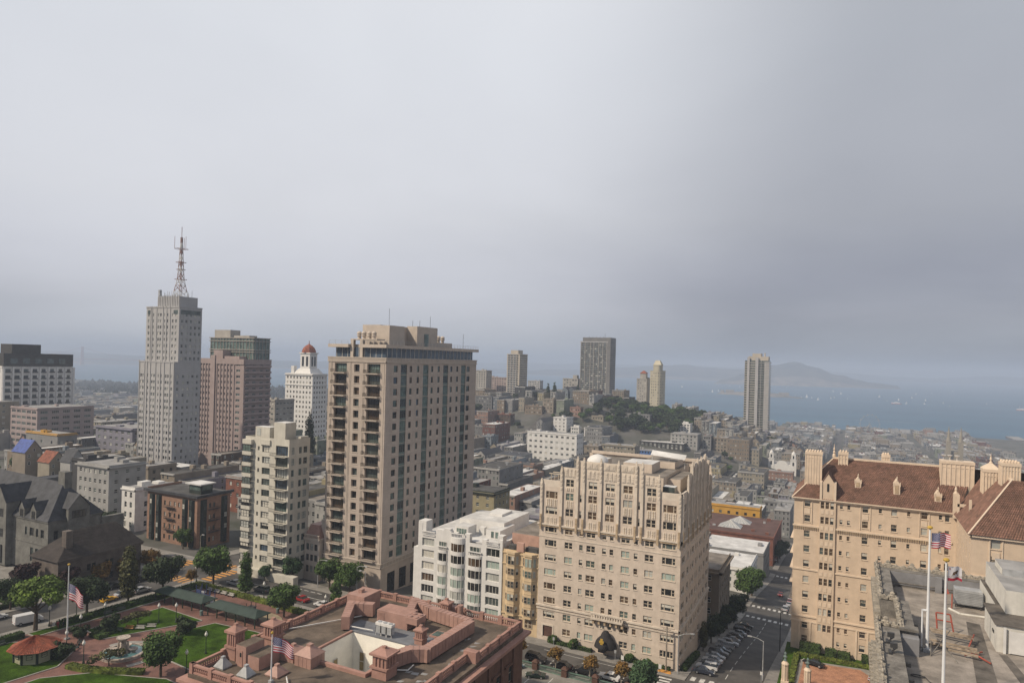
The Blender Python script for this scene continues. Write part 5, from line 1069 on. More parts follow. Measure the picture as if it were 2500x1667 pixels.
def block(name, label, cat, x0, x1, y0, y1, zt, wall, floors, cs, ce, ww=1.9, wh=2.1, style='sash', fm='frame_white', panes=FP2, trim=None, roof='roof_grey', cornice=.5, ledge=False, each=True, margin=1.0, zg=None, group=None, clutter=2, extra=None):
    """rectangular building with recessed windows on its south and east fronts"""
    zg = terr((x0 + x1) / 2, y0) if zg is None else zg; zb = min(gmin(x0, x1, y0, y1), zg) - 3
    r = thing(name, label, cat, ((x0 + x1) / 2, (y0 + y1) / 2, zg), group)
    wl = M(); fh = (zt - zg - .8) / floors; trim = trim or wall; ns = 0
    ms = [wall, roof, trim]
    wj = M()
    for u, o, W_d, n in ((S_, (x0, y0, zb), x1 - x0, cs), (E_, (x1, y0, zb), y1 - y0, ce)):
        ops = []
        if n:
            sp_ = (W_d - 2 * margin) / n
            for f in range(floors):
                zc = zg - zb + fh * (f + .52)
                for k in range(n):
                    a = margin + sp_ * (k + .5); ops.append((a - ww / 2, a + ww / 2, zc - wh / 2, zc + wh / 2))
        facade(wl, o, u, W_d, zt - zb, ops, .3)
        for q in ops:
            if each: window(r, o, u, q, .3, style, fm, panes, joined=True)
            else:
                nx, ny = u[1], -u[0]; P = lambda a, v: (o[0] + u[0] * a - nx * .28, o[1] + u[1] * a - ny * .28, o[2] + v)
                wj.quad(P(q[0], q[2]), P(q[1], q[2]), P(q[1], q[3]), P(q[0], q[3]), WR.choice((0, 0, 0, 1, 1, 2)))
        if ledge:
            for f in range(1, floors): wl.obox(o, u, -.3, W_d + .3, 0, .3, zg - zb + fh * f - .15, zg - zb + fh * f + .15, 2)
        wl.obox(o, u, -cornice, W_d + cornice, 0, cornice, zt - zb - .9, zt - zb - .3, 2)
        wl.obox(o, u, 0, W_d, -.3, .001, zt - zb, zt - zb + .7, 2)
    wl.quad((x1, y1, zb), (x0, y1, zb), (x0, y1, zt), (x1, y1, zt)); wl.quad((x0, y1, zb), (x0, y0, zb), (x0, y0, zt), (x0, y1, zt))
    wl.quad((x0, y0, zt), (x1, y0, zt), (x1, y1, zt), (x0, y1, zt), 1)
    if wj.f: wj.build('window_rows', ['glass_dark', 'glass_mid', 'curtain'], r, kind='stuff')
    for k in range(clutter):
        a, b = WR.uniform(x0 + 2, max(x0 + 2.1, x1 - 5)), WR.uniform(y0 + 2, max(y0 + 2.1, y1 - 5)); wl.box(a, min(x1 - .5, a + WR.uniform(2, 5)), b, min(y1 - .5, b + WR.uniform(2, 5)), zt, zt + WR.uniform(1, 2.8), 2)
    if extra: extra(wl, r, zg, fh)
    wl.build('wall', ms, r)
    return r

# ---- white tower with the red and white mast
A_ = thing('apartment_tower', 'white stepped tower with tall red and white lattice mast on its roof', 'tower', (-432, 325, 92))
wl = M(); AP = ['glass_dark'] * 3 + ['glass_mid'] * 4 + ['curtain'] * 4 + ['blind']
def arows(z0, z1): return [z0 + 4.3 * k for k in range(int((z1 - z0) / 4.3))]
acS = [(1.6, 3.4), (4.0, 5.6), (9.0, 10.2), (13.2, 14.8), (15.6, 17.2), (20.3, 21.2), (23.4, 24.4), (27.6, 29.2), (29.9, 31.5), (33.6, 35.2)]
oS = (-451.3, 314.5, 86); lo = [(a, b, z - 86 - 1.05, z - 86 + 1.05) for z in arows(98, 166) for a, b in acS]
facade(wl, oS, S_, 37.3, 82, lo, .35)
oE = (-414.0, 314.5, 86); acE = [(1.6, 3.3), (6.0, 7.7), (9.8, 11.5), (13.4, 15.1), (17.2, 18.9)]; le = [(a, b, z - 86 - 1.05, z - 86 + 1.05) for z in arows(98, 166) for a, b in acE]
facade(wl, oE, E_, 20.8, 82, le, .35)
oS2 = (-448.3, 317.0, 168); up_ = [(a, b, z - 168 - 1.05, z - 168 + 1.05) for z in arows(170.6, 206) for a, b in [(1.8, 3.5), (7.2, 8.3), (12.2, 13.8), (14.5, 16.1), (19.0, 20.0), (22.0, 23.0), (27.0, 28.6), (30.4, 32.0)]]
facade(wl, oS2, S_, 34.3, 38, up_, .35)
oE2 = (-414.0, 317.0, 168); ue = [(a, b, z - 168 - 1.05, z - 168 + 1.05) for z in arows(170.6, 206) for a, b in [(1.6, 3.3), (5.0, 6.7), (8.6, 10.3), (12.0, 13.7), (15.4, 17.1)]]
facade(wl, oE2, E_, 18.3, 38, ue, .35)
for x0, x1, y0, y1, a, b in ((-451.3, -414, 314.5, 335.3, 86, 168), (-448.3, -414, 317, 335.3, 168, 206)):
    wl.quad((x1, y1, a), (x0, y1, a), (x0, y1, b), (x1, y1, b)); wl.quad((x0, y1, a), (x0, y0, a), (x0, y0, b), (x0, y1, b)); wl.quad((x0, y0, b), (x1, y0, b), (x1, y1, b), (x0, y1, b))
wl.box(-439.5, -416.6, 319, 333.5, 206, 213.6)
for k in range(13): a = -438.6 + k * 1.75; wl.box(a, a + .55, 318.7, 319, 196, 214.4)
for a in (0.3, 5.9, 8.4, 12.0, 17.6, 22.6, 26.4, 32.4, 36.4): wl.obox(oS, S_, a, a + .55, 0, .35, 8, 82.8)
for a in (4.6, 6.2, 10.8, 17.6, 21.2, 25.0): wl.obox(oS2, S_, a, a + .5, 0, .3, 0, 38.6)
wl.box(-448.5, -413.8, 316.7, 335.4, 205.6, 206.6); wl.box(-451.6, -413.9, 314.2, 335.4, 167.6, 168.3)
wl.build('wall', ['tower_white'], A_)
for ops, o, u in ((up_, oS2, S_), (ue, oE2, E_)):
    for q in ops: window(A_, o, u, q, .35, 'sash', 'frame_white', AP, joined=True)
for ops, o, u in ((lo, oS, S_), (le, oE, E_)):
    jj = M()
    for q in ops:
        if q[2] > 36 or u == E_: window(A_, o, u, q, .35, 'sash', 'frame_white', AP, joined=True)
        else:
            P = lambda a, v: (o[0] + a, o[1] + .33, o[2] + v)
            jj.quad(P(q[0], q[2]), P(q[1], q[2]), P(q[1], q[3]), P(q[0], q[3]), WR.choice((0, 0, 1, 2)))
    if jj.f: jj.build('window_rows', ['glass_dark', 'glass_mid', 'curtain'], A_, kind='stuff')
band = M(); band.obox(oE2, E_, 1.2, 17.2, -.1, .03, 33.2, 36.2, 0); band.obox(oS2, S_, 1.4, 4.2, -.1, .03, 33.2, 36.0, 0); band.obox(oS2, S_, 28.4, 33, -.1, .03, 33.2, 36.0, 0); band.build('top_glazing', ['glass_mid'], A_)
mat('mast_red', (0.30, 0.19, 0.17), 0.7, 0.1); mat('mast_white', (0.58, 0.57, 0.56), 0.7, 0.08)
ms_ = M(); mx_, my_ = -424.0, 325.0; zz = [213.6 + 4.2 * k for k in range(11)]
hw = lambda z: max(.45, 3.6 * (1 - (z - 213.6) / 22) if z < 226 else 1.55 * (1 - (z - 226) / 36))
for k in range(10):
    z0, z1 = zz[k], zz[k + 1]; h0, h1 = hw(z0), hw(z1); mi = k % 2
    cs_ = [(-1, -1), (1, -1), (1, 1), (-1, 1)]
    for i, (a, b) in enumerate(cs_):
        ms_.tube((mx_ + a * h0, my_ + b * h0, z0), (mx_ + a * h1, my_ + b * h1, z1), .22, k=4, mi=mi)
        c, d = cs_[(i + 1) % 4]
        ms_.tube((mx_ + a * h0, my_ + b * h0, z0), (mx_ + c * h1, my_ + d * h1, z1), .13, k=4, mi=mi); ms_.tube((mx_ + c * h0, my_ + d * h0, z0), (mx_ + a * h1, my_ + b * h1, z1), .13, k=4, mi=mi)
        ms_.tube((mx_ + a * h1, my_ + b * h1, z1), (mx_ + c * h1, my_ + d * h1, z1), .13, k=4, mi=mi)
for z, rr in ((226, 4.0), (233, 3.0), (238, 3.4), (247.5, 4.4)):
    for i in range(8): ms_.tube((mx_ + rr * math.cos(i * .785), my_ + rr * math.sin(i * .785), z), (mx_ + rr * math.cos(i * .785 + .785), my_ + rr * math.sin(i * .785 + .785), z), .16, k=4, mi=1); 
    for i in range(4): ms_.tube((mx_, my_, z), (mx_ + rr * math.cos(i * 1.57), my_ + rr * math.sin(i * 1.57), z), .13, k=4, mi=1)
for i in range(3): ms_.tube((mx_ + 4.4 * math.cos(i * 2.1), my_ + 4.4 * math.sin(i * 2.1), 247.5), (mx_ + 4.4 * math.cos(i * 2.1), my_ + 4.4 * math.sin(i * 2.1), 256), .14, k=4, mi=1)
ms_.tube((mx_, my_, 255), (mx_, my_, 263), .2, k=5, mi=1); ms_.build('lattice_mast', ['mast_white', 'mast_red'], A_)
an = M()
for k in range(26): x, y = WR.uniform(-438, -417), WR.uniform(319.5, 333); an.tube((x, y, 213.6), (x, y, 213.6 + WR.uniform(1.5, 5)), .1, k=4)
an.box(-439.4, -437.8, 319.2, 320.8, 214, 218.5); an.build('antenna', ['metal_grey'], A_)

# ---- pink-grey tower with balconies and the glass penthouses
B_ = thing('apartment_tower', 'dusty pink apartment tower with stacked balconies and a glass penthouse on top', 'tower', (-439, 388, 88))
wl = M(); o = (-463.2, 374.4, 82); ops = []; bz = [166.5 - 4.55 * k for k in range(16)]
for z in bz: ops += [(a, a + 1.1, z - 82 - 1, z - 82 + 1) for a in (1.6, 4.6, 7.8, 11.0, 20.8, 24.4, 28.0, 31.6, 35.2)] + [(40.5, 44.6, z - 82 - 1, z - 82 + 1)]
facade(wl, o, S_, 48.7, 88.6, ops, .35)
oe = (-414.5, 374.4, 82); eo = [(a, a + 3.4, z - 82 - 1.1, z - 82 + 1.1) for z in bz for a in (1.6, 8.4, 15.6, 22.0)]
facade(wl, oe, E_, 26.6, 88.6, eo, .35)
wl.quad((-414.5, 401, 82), (-463.2, 401, 82), (-463.2, 401, 170.6), (-414.5, 401, 170.6)); wl.quad((-463.2, 374.4, 170.6), (-414.5, 374.4, 170.6), (-414.5, 401, 170.6), (-463.2, 401, 170.6))
for a in (.4, 3.2, 6.4, 9.6, 19.0, 22.9, 26.5, 30.1, 33.7, 38.0): wl.obox(o, S_, a, a + .8, 0, .5, 14, 84.8)
wl.obox(o, S_, 13.2, 18.2, 0, 1.2, 0, 91.5); wl.obox(o, S_, -.2, 48.9, 0, .55, 84.8, 88.9); wl.obox(oe, E_, -.2, 26.8, 0, .55, 84.8, 88.9); wl.obox(o, S_, -.2, 48.9, 0, .5, 12.6, 14)
wl.box(-452, -442, 378, 386, 170.6, 177.5); wl.box(-451, -425, 379, 387, 170.6, 173.0)
wl.build('wall', ['tower_pink'], B_)
jj = M()
for q in ops:
    if q[1] - q[0] > 3: window(B_, o, S_, q, .35, 'g21', 'frame_white', ['glass_dark', 'glass_mid'], joined=True)
    else: jj.quad((o[0] + q[0], o[1] + .33, 82 + q[2]), (o[0] + q[1], o[1] + .33, 82 + q[2]), (o[0] + q[1], o[1] + .33, 82 + q[3]), (o[0] + q[0], o[1] + .33, 82 + q[3]), WR.choice((0, 0, 1)))
jj.build('window_rows', ['glass_dark', 'glass_mid'], B_, kind='stuff')
for q in eo: window(B_, oe, E_, q, .35, 'g31', 'frame_white', ['glass_dark', 'glass_dark', 'glass_mid'], joined=True)
bm_ = M(); bm_.box(0, 25.6, -1.6, 0, -.3, 0, 0); bm_.box(0, 25.6, -1.6, -1.5, .0, 1.25, 0); bme = bm_.mesh('balcony', ['tower_pink'])
for z in bz: inst('balcony', bme, B_, (-414.5, 374.9, z - 1.5), R(90))
gl = M(); gl.box(-466, -417, 386, 402, 170.7, 187.2, 0, top=1)
for z in (176.2, 178.0, 184.8, 187.2): gl.box(-466.6, -416.2, 385.2, 402.4, z, z + .6, 1)
for k in range(14): gl.box(-465 + k * 3.6, -464.7 + k * 3.6, 385.6, 386, 170.7, 187, 1)
for k in range(5): gl.box(-417.0, -416.6, 387 + k * 3.5, 387.3 + k * 3.5, 170.7, 187, 1)
gl.box(-466, -448, 390, 400, 187.8, 194, 1); gl.box(-445, -428, 391, 399, 187.8, 189.6, 1); gl.build('glass_penthouse', ['glass_green', 'concrete'], B_)

# ---- white block with dark roof storey at the left edge
def cx(wl, r, zg, fh):
    for k in range(9): wl.box(-712.9 , -711.9, 360 + k * 8.05, 361.6 + k * 8.05, zg, 156.6, 2)
C_ = block('apartment_building', 'white balconied block with black roof storey at the left edge', 'building', -744, -712.9, 359.7, 424.3, 156.8, 'white_paint', 12, 3, 8, 4.6, 3.6, 'g31', 'frame_dark', ['glass_dark', 'glass_dark', 'glass_mid'], 'white_paint', 'roof_dark', .3, zg=82, extra=cx)
m = M(); m.box(-743.5, -712.0, 360.2, 424, 157.5, 169.6, 0, top=2); m.box(-735, -716, 369, 395, 169.6, 178.5, 0, top=2)
for k in range(5): m.box(-712.0, -711.8, 366 + k * 11, 372 + k * 11, 160, 165, 1)
m.build('roof_storey', ['dark_band', 'glass_mid', 'roof_dark'], C_)
bm_ = M(); bm_.box(0, 5.2, -1.2, 0, -.3, 0, 0); bm_.box(0, 5.2, -1.2, -1.1, 0, 1.2, 1); bme = bm_.mesh('balcony', ['white_paint', 'metal_dark'])
fhC = (156.8 - 82 - .8) / 12
for f in range(2, 12):
    for k in range(8): inst('balcony', bme, C_, (-712.9, 359.7 + 1 + 7.83 * (k + .5) - 2.6, 82 + fhC * (f + .52) - 1.9), R(90))

# ---- white block with the domed cupola
def cu(wl, r, zg, fh):
    wl.box(-532.5, -494.2, 534.9, 557.6, 144.2, 145.0, 2); wl.box(-532.4, -494.3, 535, 557.5, 155.4, 156.4, 2)
D_ = block('apartment_building', 'white block with a red-domed cupola rising behind the dark cypress', 'building', -532, -494.8, 535.5, 557.4, 155.4, 'white_stucco', 14, 8, 5, 2.0, 2.4, 'sash', 'frame_tan', FP2, 'white_stucco', 'roof_grey', .9, zg=84, extra=cu)
m = M(); m.frustum(-524, -499, 537, 556, 156.1, -518, -503, 540, 553, 161.5, 0); m.box(-517, -504, 540.5, 551.5, 161.5, 177.0, 0); m.box(-518, -503, 539.8, 552.2, 177.0, 178.2, 0)
for a in (-514.6, -508.9): m.box(a, a + 2.6, 540.3, 540.5, 164, 174, 2)
m.box(-504, -503.8, 543, 545.2, 164, 174, 2); m.box(-504, -503.8, 547, 549.2, 164, 174, 2)
m.lathe((-510.5, 546, 178.2), [(7.4, 0), (7.0, 2.2), (5.6, 5.0), (3.4, 7.2), (1.0, 8.6), (.4, 9.4), (.25, 12.5)], 8, 1); m.box(-526, -522, 537, 541, 156.1, 164, 0); m.build('cupola', ['white_stucco', 'tile_red', 'glass_dark'], D_)
E2 = block('apartment_building', 'plain pale grey slab block right of the pink tower', 'building', -468, -453.2, 444.5, 467.6, 135, 'concrete', 11, 3, 5, 2.6, 1.7, 'g21', 'frame_white', FP2, zg=83)

# ---- towers on the second hill
def pent(wl, r, zg, fh): pass
H1 = block('apartment_tower', 'tan tower ringed by pale balcony bands, left of the dark hilltop tower', 'tower', -530.1, -505.9, 1044, 1075, 186.8, 'tower_tan', 21, 4, 6, 3.4, 1.9, 'g21', 'frame_dark', ['glass_dark', 'glass_mid'], 'tower_tan', 'roof_grey', .4, zg=106, clutter=0)
m = M()
for k in range(22): z = 106.5 + 3.81 * k; m.box(-529, -511, 1042.6, 1044, z - .55, z + .75)
m.build('balcony_bands', ['tower_white'], H1, kind='stuff'); m = M(); m.box(-526, -512, 1050, 1068, 187, 194); m.build('penthouse', ['tower_tan'], H1)
H2 = thing('apartment_tower', 'dark glassy hilltop tower, the tallest on the far hill', 'tower', (-424, 1210, 99))
wl = M(); x0, x1, y0, y1 = -453.4, -395.3, 1194.1, 1225; zt = 222.8
wl.box(x0 + 1, x1 - 7, y0 + 1, y1, 92, zt - 7, 1); wl.box(x1 - 7, x1, y0, y1, 92, zt, 0); wl.box(x0 + 3, x1 - 7, y0 + 3, y1, zt - 7, zt, 0); wl.box(x0 - 1, x1 - 5, y0 - .4, y1, zt - 9.4, zt - 7.4, 2)
wl.build('core', ['concrete_dark', 'glass_mid', 'tower_white'], H2)
sl_ = M()
for k in range(31): z = 104 + 3.55 * k; sl_.box(x0, x1 - 6.8, y0, y0 + 1, z, z + .8, 0); sl_.box(x1, x1 + 1.2, y0 + 3, y1 - 2, z, z + .8, 0)
sl_.build('floor_slabs', ['concrete'], H2, kind='stuff')
pl = M()
for a in (0, 8.5, 19, 25.5, 35, 43, 50.6): pl.box(x0 + a, x0 + a + .9, y0 - .3, y0 + 1, 95, zt - 8, 0)
pl.build('columns', ['concrete'], H2, kind='stuff')
pg_ = M(); PR = random.Random(4)
for k in range(30):
    z = 104.9 + 3.55 * k
    for c in range(17):
        if PR.random() < .5: a = x0 + 1.5 + c * 2.9; pg_.quad((a, y0 + .97, z), (a + 2.6, y0 + .97, z), (a + 2.6, y0 + .97, z + 2.6), (a, y0 + .97, z + 2.6), PR.choice((0, 0, 1, 2)))
pg_.build('window_rows', ['glass_dark', 'curtain', 'glass_blue'], H2, kind='stuff')
m = M(); m.tube((-410, 1205, zt), (-410, 1205, zt + 8), .25); 
for k in range(5): m.tube((-440 + 7 * k, 1203, zt), (-440 + 7 * k, 1203, zt + 2.2), .3)
m.build('antenna', ['metal_dark'], H2)
H3 = block('apartment_building', 'grey block standing just left of the dark hilltop tower', 'building', -486.6, -456.5, 1192.5, 1215, 145.2, 'concrete', 11, 5, 3, 3.2, 2.0, 'g21', 'frame_dark', FP2, zg=98); m = M(); m.box(-468, -460, 1196, 1206, 145.2, 152); m.build('penthouse', ['concrete'], H3)
# cream tower with rounded corner
H4 = thing('apartment_tower', 'cream tower with rounded corner and balustraded roof house above the wooded slope', 'tower', (-300, 1165, 98))
cxx, cyy, rr = -299.0, 1159.0, 8.0; pts = [(-309, 1151)] + [(-297 + 8 * math.sin(k * .262), 1159 - 8 * math.cos(k * .262)) for k in range(7)] + [(-289, 1176), (-309, 1176)]
wl = M(); wl.prism(pts, 90, 165.5, 0, top=1)
def scale_pts(s): return [(-299 + (p[0] + 299) * s, 1164 + (p[1] - 1164) * s) for p in pts]
for z in (164.6, 151.0, 147.5): wl.prism(scale_pts(1.03), z, z + .9, 0)
wl.prism(scale_pts(.62), 165.5, 174.5, 0); wl.prism(scale_pts(.66), 174.5, 175.3, 0); wl.frustum(-306, -292, 1158, 1172, 175.3, -303, -296, 1162, 1168, 183, 0); wl.build('wall', ['deco_yellow', 'roof_grey'], H4)
for z in [161 - 4.7 * k for k in range(13)]:
    for a in (2.2, 5.6, 9.0): window(H4, (-309, 1151, 0), S_, (a, a + 1.7, z - 1, z + 1), -.12, 'sash', 'frame_tan', FP2, joined=True)
    for k in (1, 3, 5):
        th = k * .262; u = (math.cos(th), math.sin(th)); p = (-297 + 8.1 * math.sin(th), 1159 - 8.1 * math.cos(th)); window(H4, (p[0] - u[0] * .85, p[1] - u[1] * .85, 0), u, (0, 1.7, z - 1, z + 1), -.05, 'sash', 'frame_tan', FP2, joined=True)
    for a in (3, 8, 13): window(H4, (-289, 1159, 0), E_, (a, a + 1.6, z - 1, z + 1), -.12, 'sash', 'frame_tan', FP2, joined=True)
H5 = block('apartment_building', 'slim grey-white block with small red hipped roof beside the cream rounded tower', 'building', -335.7, -318, 1163, 1185, 150.4, 'concrete', 11, 4, 4, 1.8, 2.0, zg=99); m = M(); m.box(-331, -321, 1167, 1178, 150.4, 160, 0); m.frustum(-332, -320, 1166, 1179, 160, -327, -325, 1171, 1174, 164.5, 1); m.build('roof_house', ['concrete', 'tile_red'], H5)
H6 = thing('apartment_tower', 'lone slender tower with white vertical piers standing on a white podium', 'tower', (-145, 1235, 50))
wl = M(); x0, x1, y0, y1, zt = -165, -125, 1222.8, 1249, 191.2
wl.box(x0 + .5, x1 - .5, y0 + .5, y1, 40, zt - 4, 1); wl.box(x0 + 6, x1 - 2, y0 + 2, y1 - 2, zt - 4, zt + 3, 0); wl.box(x0 + 12, x1 - 14, y0 + 4, y1 - 4, zt + 3, zt + 8, 0); wl.tube((x1 - 8, y0 + 5, zt), (x1 - 8, y0 + 5, zt + 9), 1.1, mi=0)
wl.build('core', ['tower_tan', 'glass_mid'], H6)
pl = M()
for a, b in ((4.5, 8.3), (17.6, 22.4)): pl.box(x0 + a, x0 + b, y0 - 1.2, y0 + .5, 40, zt + 1.5)
pl.box(x1 - 8, x1 - .3, y0 - .2, y0 + .5, 55, zt - 6); pl.box(x1 - 13.6, x1 - 13, y0 - .3, y0 + .5, 50, zt - 4); pl.build('pier', ['tower_white'], H6)
sl_ = M()
for k in range(33):
    z = 56 + 4.1 * k
    if z < zt - 4: sl_.box(x0, x0 + 4.5, y0 - .5, y0 + .5, z, z + 1.3, 0); sl_.box(x0 + 8.3, x0 + 17.6, y0 - .2, y0 + .5, z, z + 1.2, 0); sl_.box(x1 - 17, x1 + .8, y0 - .9, y0 + .5, z, z + .5, 0); sl_.box(x1 - .5, x1 + .8, y0 + .5, y1, z, z + 1.1, 0)
sl_.build('balcony_bands', ['tower_tan'], H6, kind='stuff')
pd = M(); pd.box(-186, -104, 1212, 1262, 30, 56.5, 0, top=1); pd.box(-190, -168, 1206, 1230, 30, 60, 0, top=1); pd.build('podium', ['tower_white', 'roof_grey'], H6)
block('apartment_building', 'pale slab block at the back, right edge of the tall tan tower', 'building', -597, -575.4, 1054, 1075, 156.9, 'concrete', 13, 4, 3, 2, 2.0, each=False, zg=103)
block('apartment_building', 'grey-pink stepped blocks between the pale slab and the banded tan tower', 'building', -598, -556.5, 1097, 1115, 144.9, 'tower_pink', 10, 8, 3, 2, 2.0, each=False, zg=104)
block('apartment_building', 'white gridded block far behind the round dark trees', 'building', -600, -572.4, 1279, 1295, 135.8, 'tower_white', 13, 7, 3, 2, 2.2, each=False, zg=84)

# ---- cathedral-close buildings at the left: stone house with slate roofs, long brown-roofed hall
SH = thing('stone_house', 'grey stone gabled house with slate roofs, dormers and arcade at the left edge', 'building', (-285, 155, 96))
wl = M(); sx0, sx1, sy0, sy1, ez = -335, -258, 146.4, 166, 112.6
so_ = [(72.5, 74.6, 12.2, 15.2), (69.6, 71.0, 12.2, 15.2), (65.6, 68.2, 12.2, 15.2), (62.6, 64.0, 12.2, 15.2), (45.5, 48, 12.2, 15.2), (40, 42, 12.2, 15.2), (34, 37, 12.2, 15.2), (72.6, 74.6, 3.0, 8.0), (69.4, 71.4, 3, 8), (66.2, 68.2, 3, 8), (40, 44, 3, 7), (33, 36, 3, 7)]
facade(wl, (sx0, sy0, 94), S_, 77, 18.6, so_, .4)
se_ = [(2.0, 3.6, 11.6, 14.8)]; facade(wl, (sx1, sy0, 94), E_, 19.6, 18.6, se_, .4)
wl.box(sx0, sx1, sy1 - .3, sy1, 94, ez); wl.box(sx0 - .3, sx1 + .35, sy0 - .35, sy0, 112.0, 112.7); wl.box(sx1, sx1 + .35, sy0, sy1, 112.0, 112.7); wl.box(sx0, sx1 + .2, sy0 - .2, sy0, 103.6, 104.0)
def gable(xc, wd, yf, zb_, ze, zr, dep):      # gable facing south
    wl.box(xc - wd / 2, xc + wd / 2, yf, yf + dep, zb_, ze); wl.poly([(xc - wd / 2, yf, ze), (xc + wd / 2, yf, ze), (xc, yf, zr)]); rf_.quad((xc - wd / 2 - .3, yf - .3, ze - .3), (xc, yf - .3, zr + .3), (xc, yf + dep + 3, zr + .3), (xc - wd / 2 - .3, yf + dep + 3, ze - .3)); rf_.quad((xc, yf - .3, zr + .3), (xc + wd / 2 + .3, yf - .3, ze - .3), (xc + wd / 2 + .3, yf + dep + 3, ze - .3), (xc, yf + dep + 3, zr + .3))
rf_ = M()
rf_.quad((sx0, sy0 - .6, ez), (sx1 + .6, sy0 - .6, ez), (sx1 - 8, 156.2, 124.5), (sx0, 156.2, 126.5)); rf_.quad((sx1 + .6, sy0 - .6, ez), (sx1 + .6, sy1 + .6, ez), (sx1 - 8, 156.2, 124.5), (sx1 - 8, 156.2, 124.5)); rf_.quad((sx1 + .6, sy1 + .6, ez), (sx0, sy1 + .6, ez), (sx0, 156.2, 126.5), (sx1 - 8, 156.2, 124.5))
gable(-284.5, 8.4, 144.0, 94, 117.6, 123.2, 8); gable(-274.0, 3.4, 146.0, 112, 116.2, 118.6, 5); gable(-266.6, 3.4, 146.0, 112, 116.2, 118.6, 5); gable(-299, 6, 145.4, 94, 116.5, 121, 6); gable(-318, 8, 145, 94, 117, 122.5, 6)
# east gable
wl.box(sx1, sx1 + 1.4, 152.6, 160.4, 94, 116.4); wl.poly([(sx1 + 1.4, 152.6, 116.4), (sx1 + 1.4, 160.4, 116.4), (sx1 + 1.4, 156.5, 121.0)]); rf_.quad((sx1 + 1.7, 152.3, 116.2), (sx1 + 1.7, 156.5, 121.3), (sx1 - 6, 156.5, 121.3), (sx1 - 6, 152.3, 116.2)); rf_.quad((sx1 + 1.7, 156.5, 121.3), (sx1 + 1.7, 160.7, 116.2), (sx1 - 6, 160.7, 116.2), (sx1 - 6, 156.5, 121.3))
wl.box(-268.5, -264.5, 155.6, 158.4, 120, 128.6); wl.box(sx1 - 2, sx1, sy1, sy1 + 9, 94, 110.5)
wl.build('wall', ['grey_stone'], SH); rf_.build('roof', ['slate'], SH)
for q in so_: window(SH, (sx0, sy0, 94), S_, q, .4, 'g22', 'frame_dark', ['glass_dark', 'glass_mid'], joined=True)
for q in se_: window(SH, (sx1, sy0, 94), E_, q, .4, 'g22', 'frame_dark', ['glass_dark'], joined=True)
for xc, z, wd in ((-284.5, 113.4, 4.6), (-284.5, 106, 4.6), (-274, 114.0, 1.9), (-266.6, 114.0, 1.9), (-299, 113, 3), (-318, 113, 4.4)): window(SH, (xc - wd / 2, 144 if abs(xc + 284.5) < 1 else (146.0 if wd < 2 else 145.4 if wd < 4 else 145), 0), S_, (0, wd, z - 1.5, z + 1.5), -.05, 'g32', 'frame_dark', ['glass_dark'], joined=True)
for z in (114.0, 105): window(SH, (sx1 + 1.4, 153.9, 0), E_, (0, 5.2, z - 1.4, z + 1.4), -.05, 'g42', 'frame_dark', ['glass_dark'], joined=True)
m = M(); m.box(-286.6, -282.4, 143.6, 144, 95, 101.5, 0); m.build('portal', ['glass_dark'], SH)
LH = thing('parish_hall', 'long brown-walled hall with dark shingled hip roof beside Taylor Street', 'building', (-240, 150, 94))
wl = M(); lo_ = [(3.2 + 6.4 * k + d, 4.5 + 6.4 * k + d, z, z + 2.3) for k in range(4) for d in (0, 1.7) for z in (6.2, 1.6)]
facade(wl, (-233.2, 135.8, 93), E_, 29.4, 11.6, lo_, .35); facade(wl, (-248, 135.8, 93), S_, 14.8, 11.6, [], .3); wl.box(-248, -233.2, 165, 165.2, 93, 104.6); wl.box(-233.2, -232.6, 135.4, 165.6, 104.0, 104.6); wl.box(-233.2, -232.9, 135.6, 165.4, 99.0, 99.3)
wl.box(-238.0, -235.6, 139.6, 141.8, 104, 113.5); wl.build('wall', ['brown_wall'], LH)
bank(LH, wl, (-233.2, 135.8, 93), E_, lo_, .3, 'sash', 'frame_dark', ['glass_dark'], joined=True)
rf_ = M(); rf_.quad((-232.4, 135.0, 104.6), (-232.4, 166, 104.6), (-240.6, 160, 112.4), (-240.6, 145, 112.4)); rf_.tri((-248.8, 135, 104.6), (-232.4, 135, 104.6), (-240.6, 145, 112.4)); rf_.quad((-248.8, 166, 104.6), (-248.8, 135, 104.6), (-240.6, 145, 112.4), (-240.6, 160, 112.4)); rf_.tri((-232.4, 166, 104.6), (-248.8, 166, 104.6), (-240.6, 160, 112.4))
for k in range(10):
    t0 = k / 10; z = 104.6 + 7.8 * t0; rf_.quad((-232.4 - 8.2 * t0, 135 + 10 * t0, z + .12), (-232.4 - 8.2 * t0, 166 - 6 * t0, z + .12), (-232.4 - 8.2 * (t0 + .1), 166 - 6 * (t0 + .1), z + .80), (-232.4 - 8.2 * (t0 + .1), 135 + 10 * (t0 + .1), z + .80))
rf_.build('roof', ['brown_shingle'], LH)

# ---- salmon corner block with dark bays and fire escapes
SB = thing('apartment_building', 'salmon corner block with black bay stacks, fire escapes and a roof garden room', 'building', (-265, 210, 92))
wl = M(); x0, x1, y0, y1, zt, zb = -281.6, -249.2, 202, 219.3, 113.4, 86
rows_ = [108.6, 103.6, 98.6, 93.8]; so_ = [(a, a + 1.1, z - zb - 1, z - zb + 1) for z in rows_ for a in (11.2, 14.6, 17.6, 20.4)]
facade(wl, (x0, y0, zb), S_, 32.4, zt - zb, so_, .3); eo = [(a, a + 1.1, z - zb - 1, z - zb + 1) for z in rows_ for a in (6.0, 8.2)]
facade(wl, (x1, y0, zb), E_, 17.3, zt - zb, eo, .3); wl.quad((x0, y1, zb), (x0, y0, zb), (x0, y0, zt), (x0, y1, zt)); wl.quad((x0, y0, zt), (x1, y0, zt), (x1, y1, zt), (x0, y1, zt), 1)
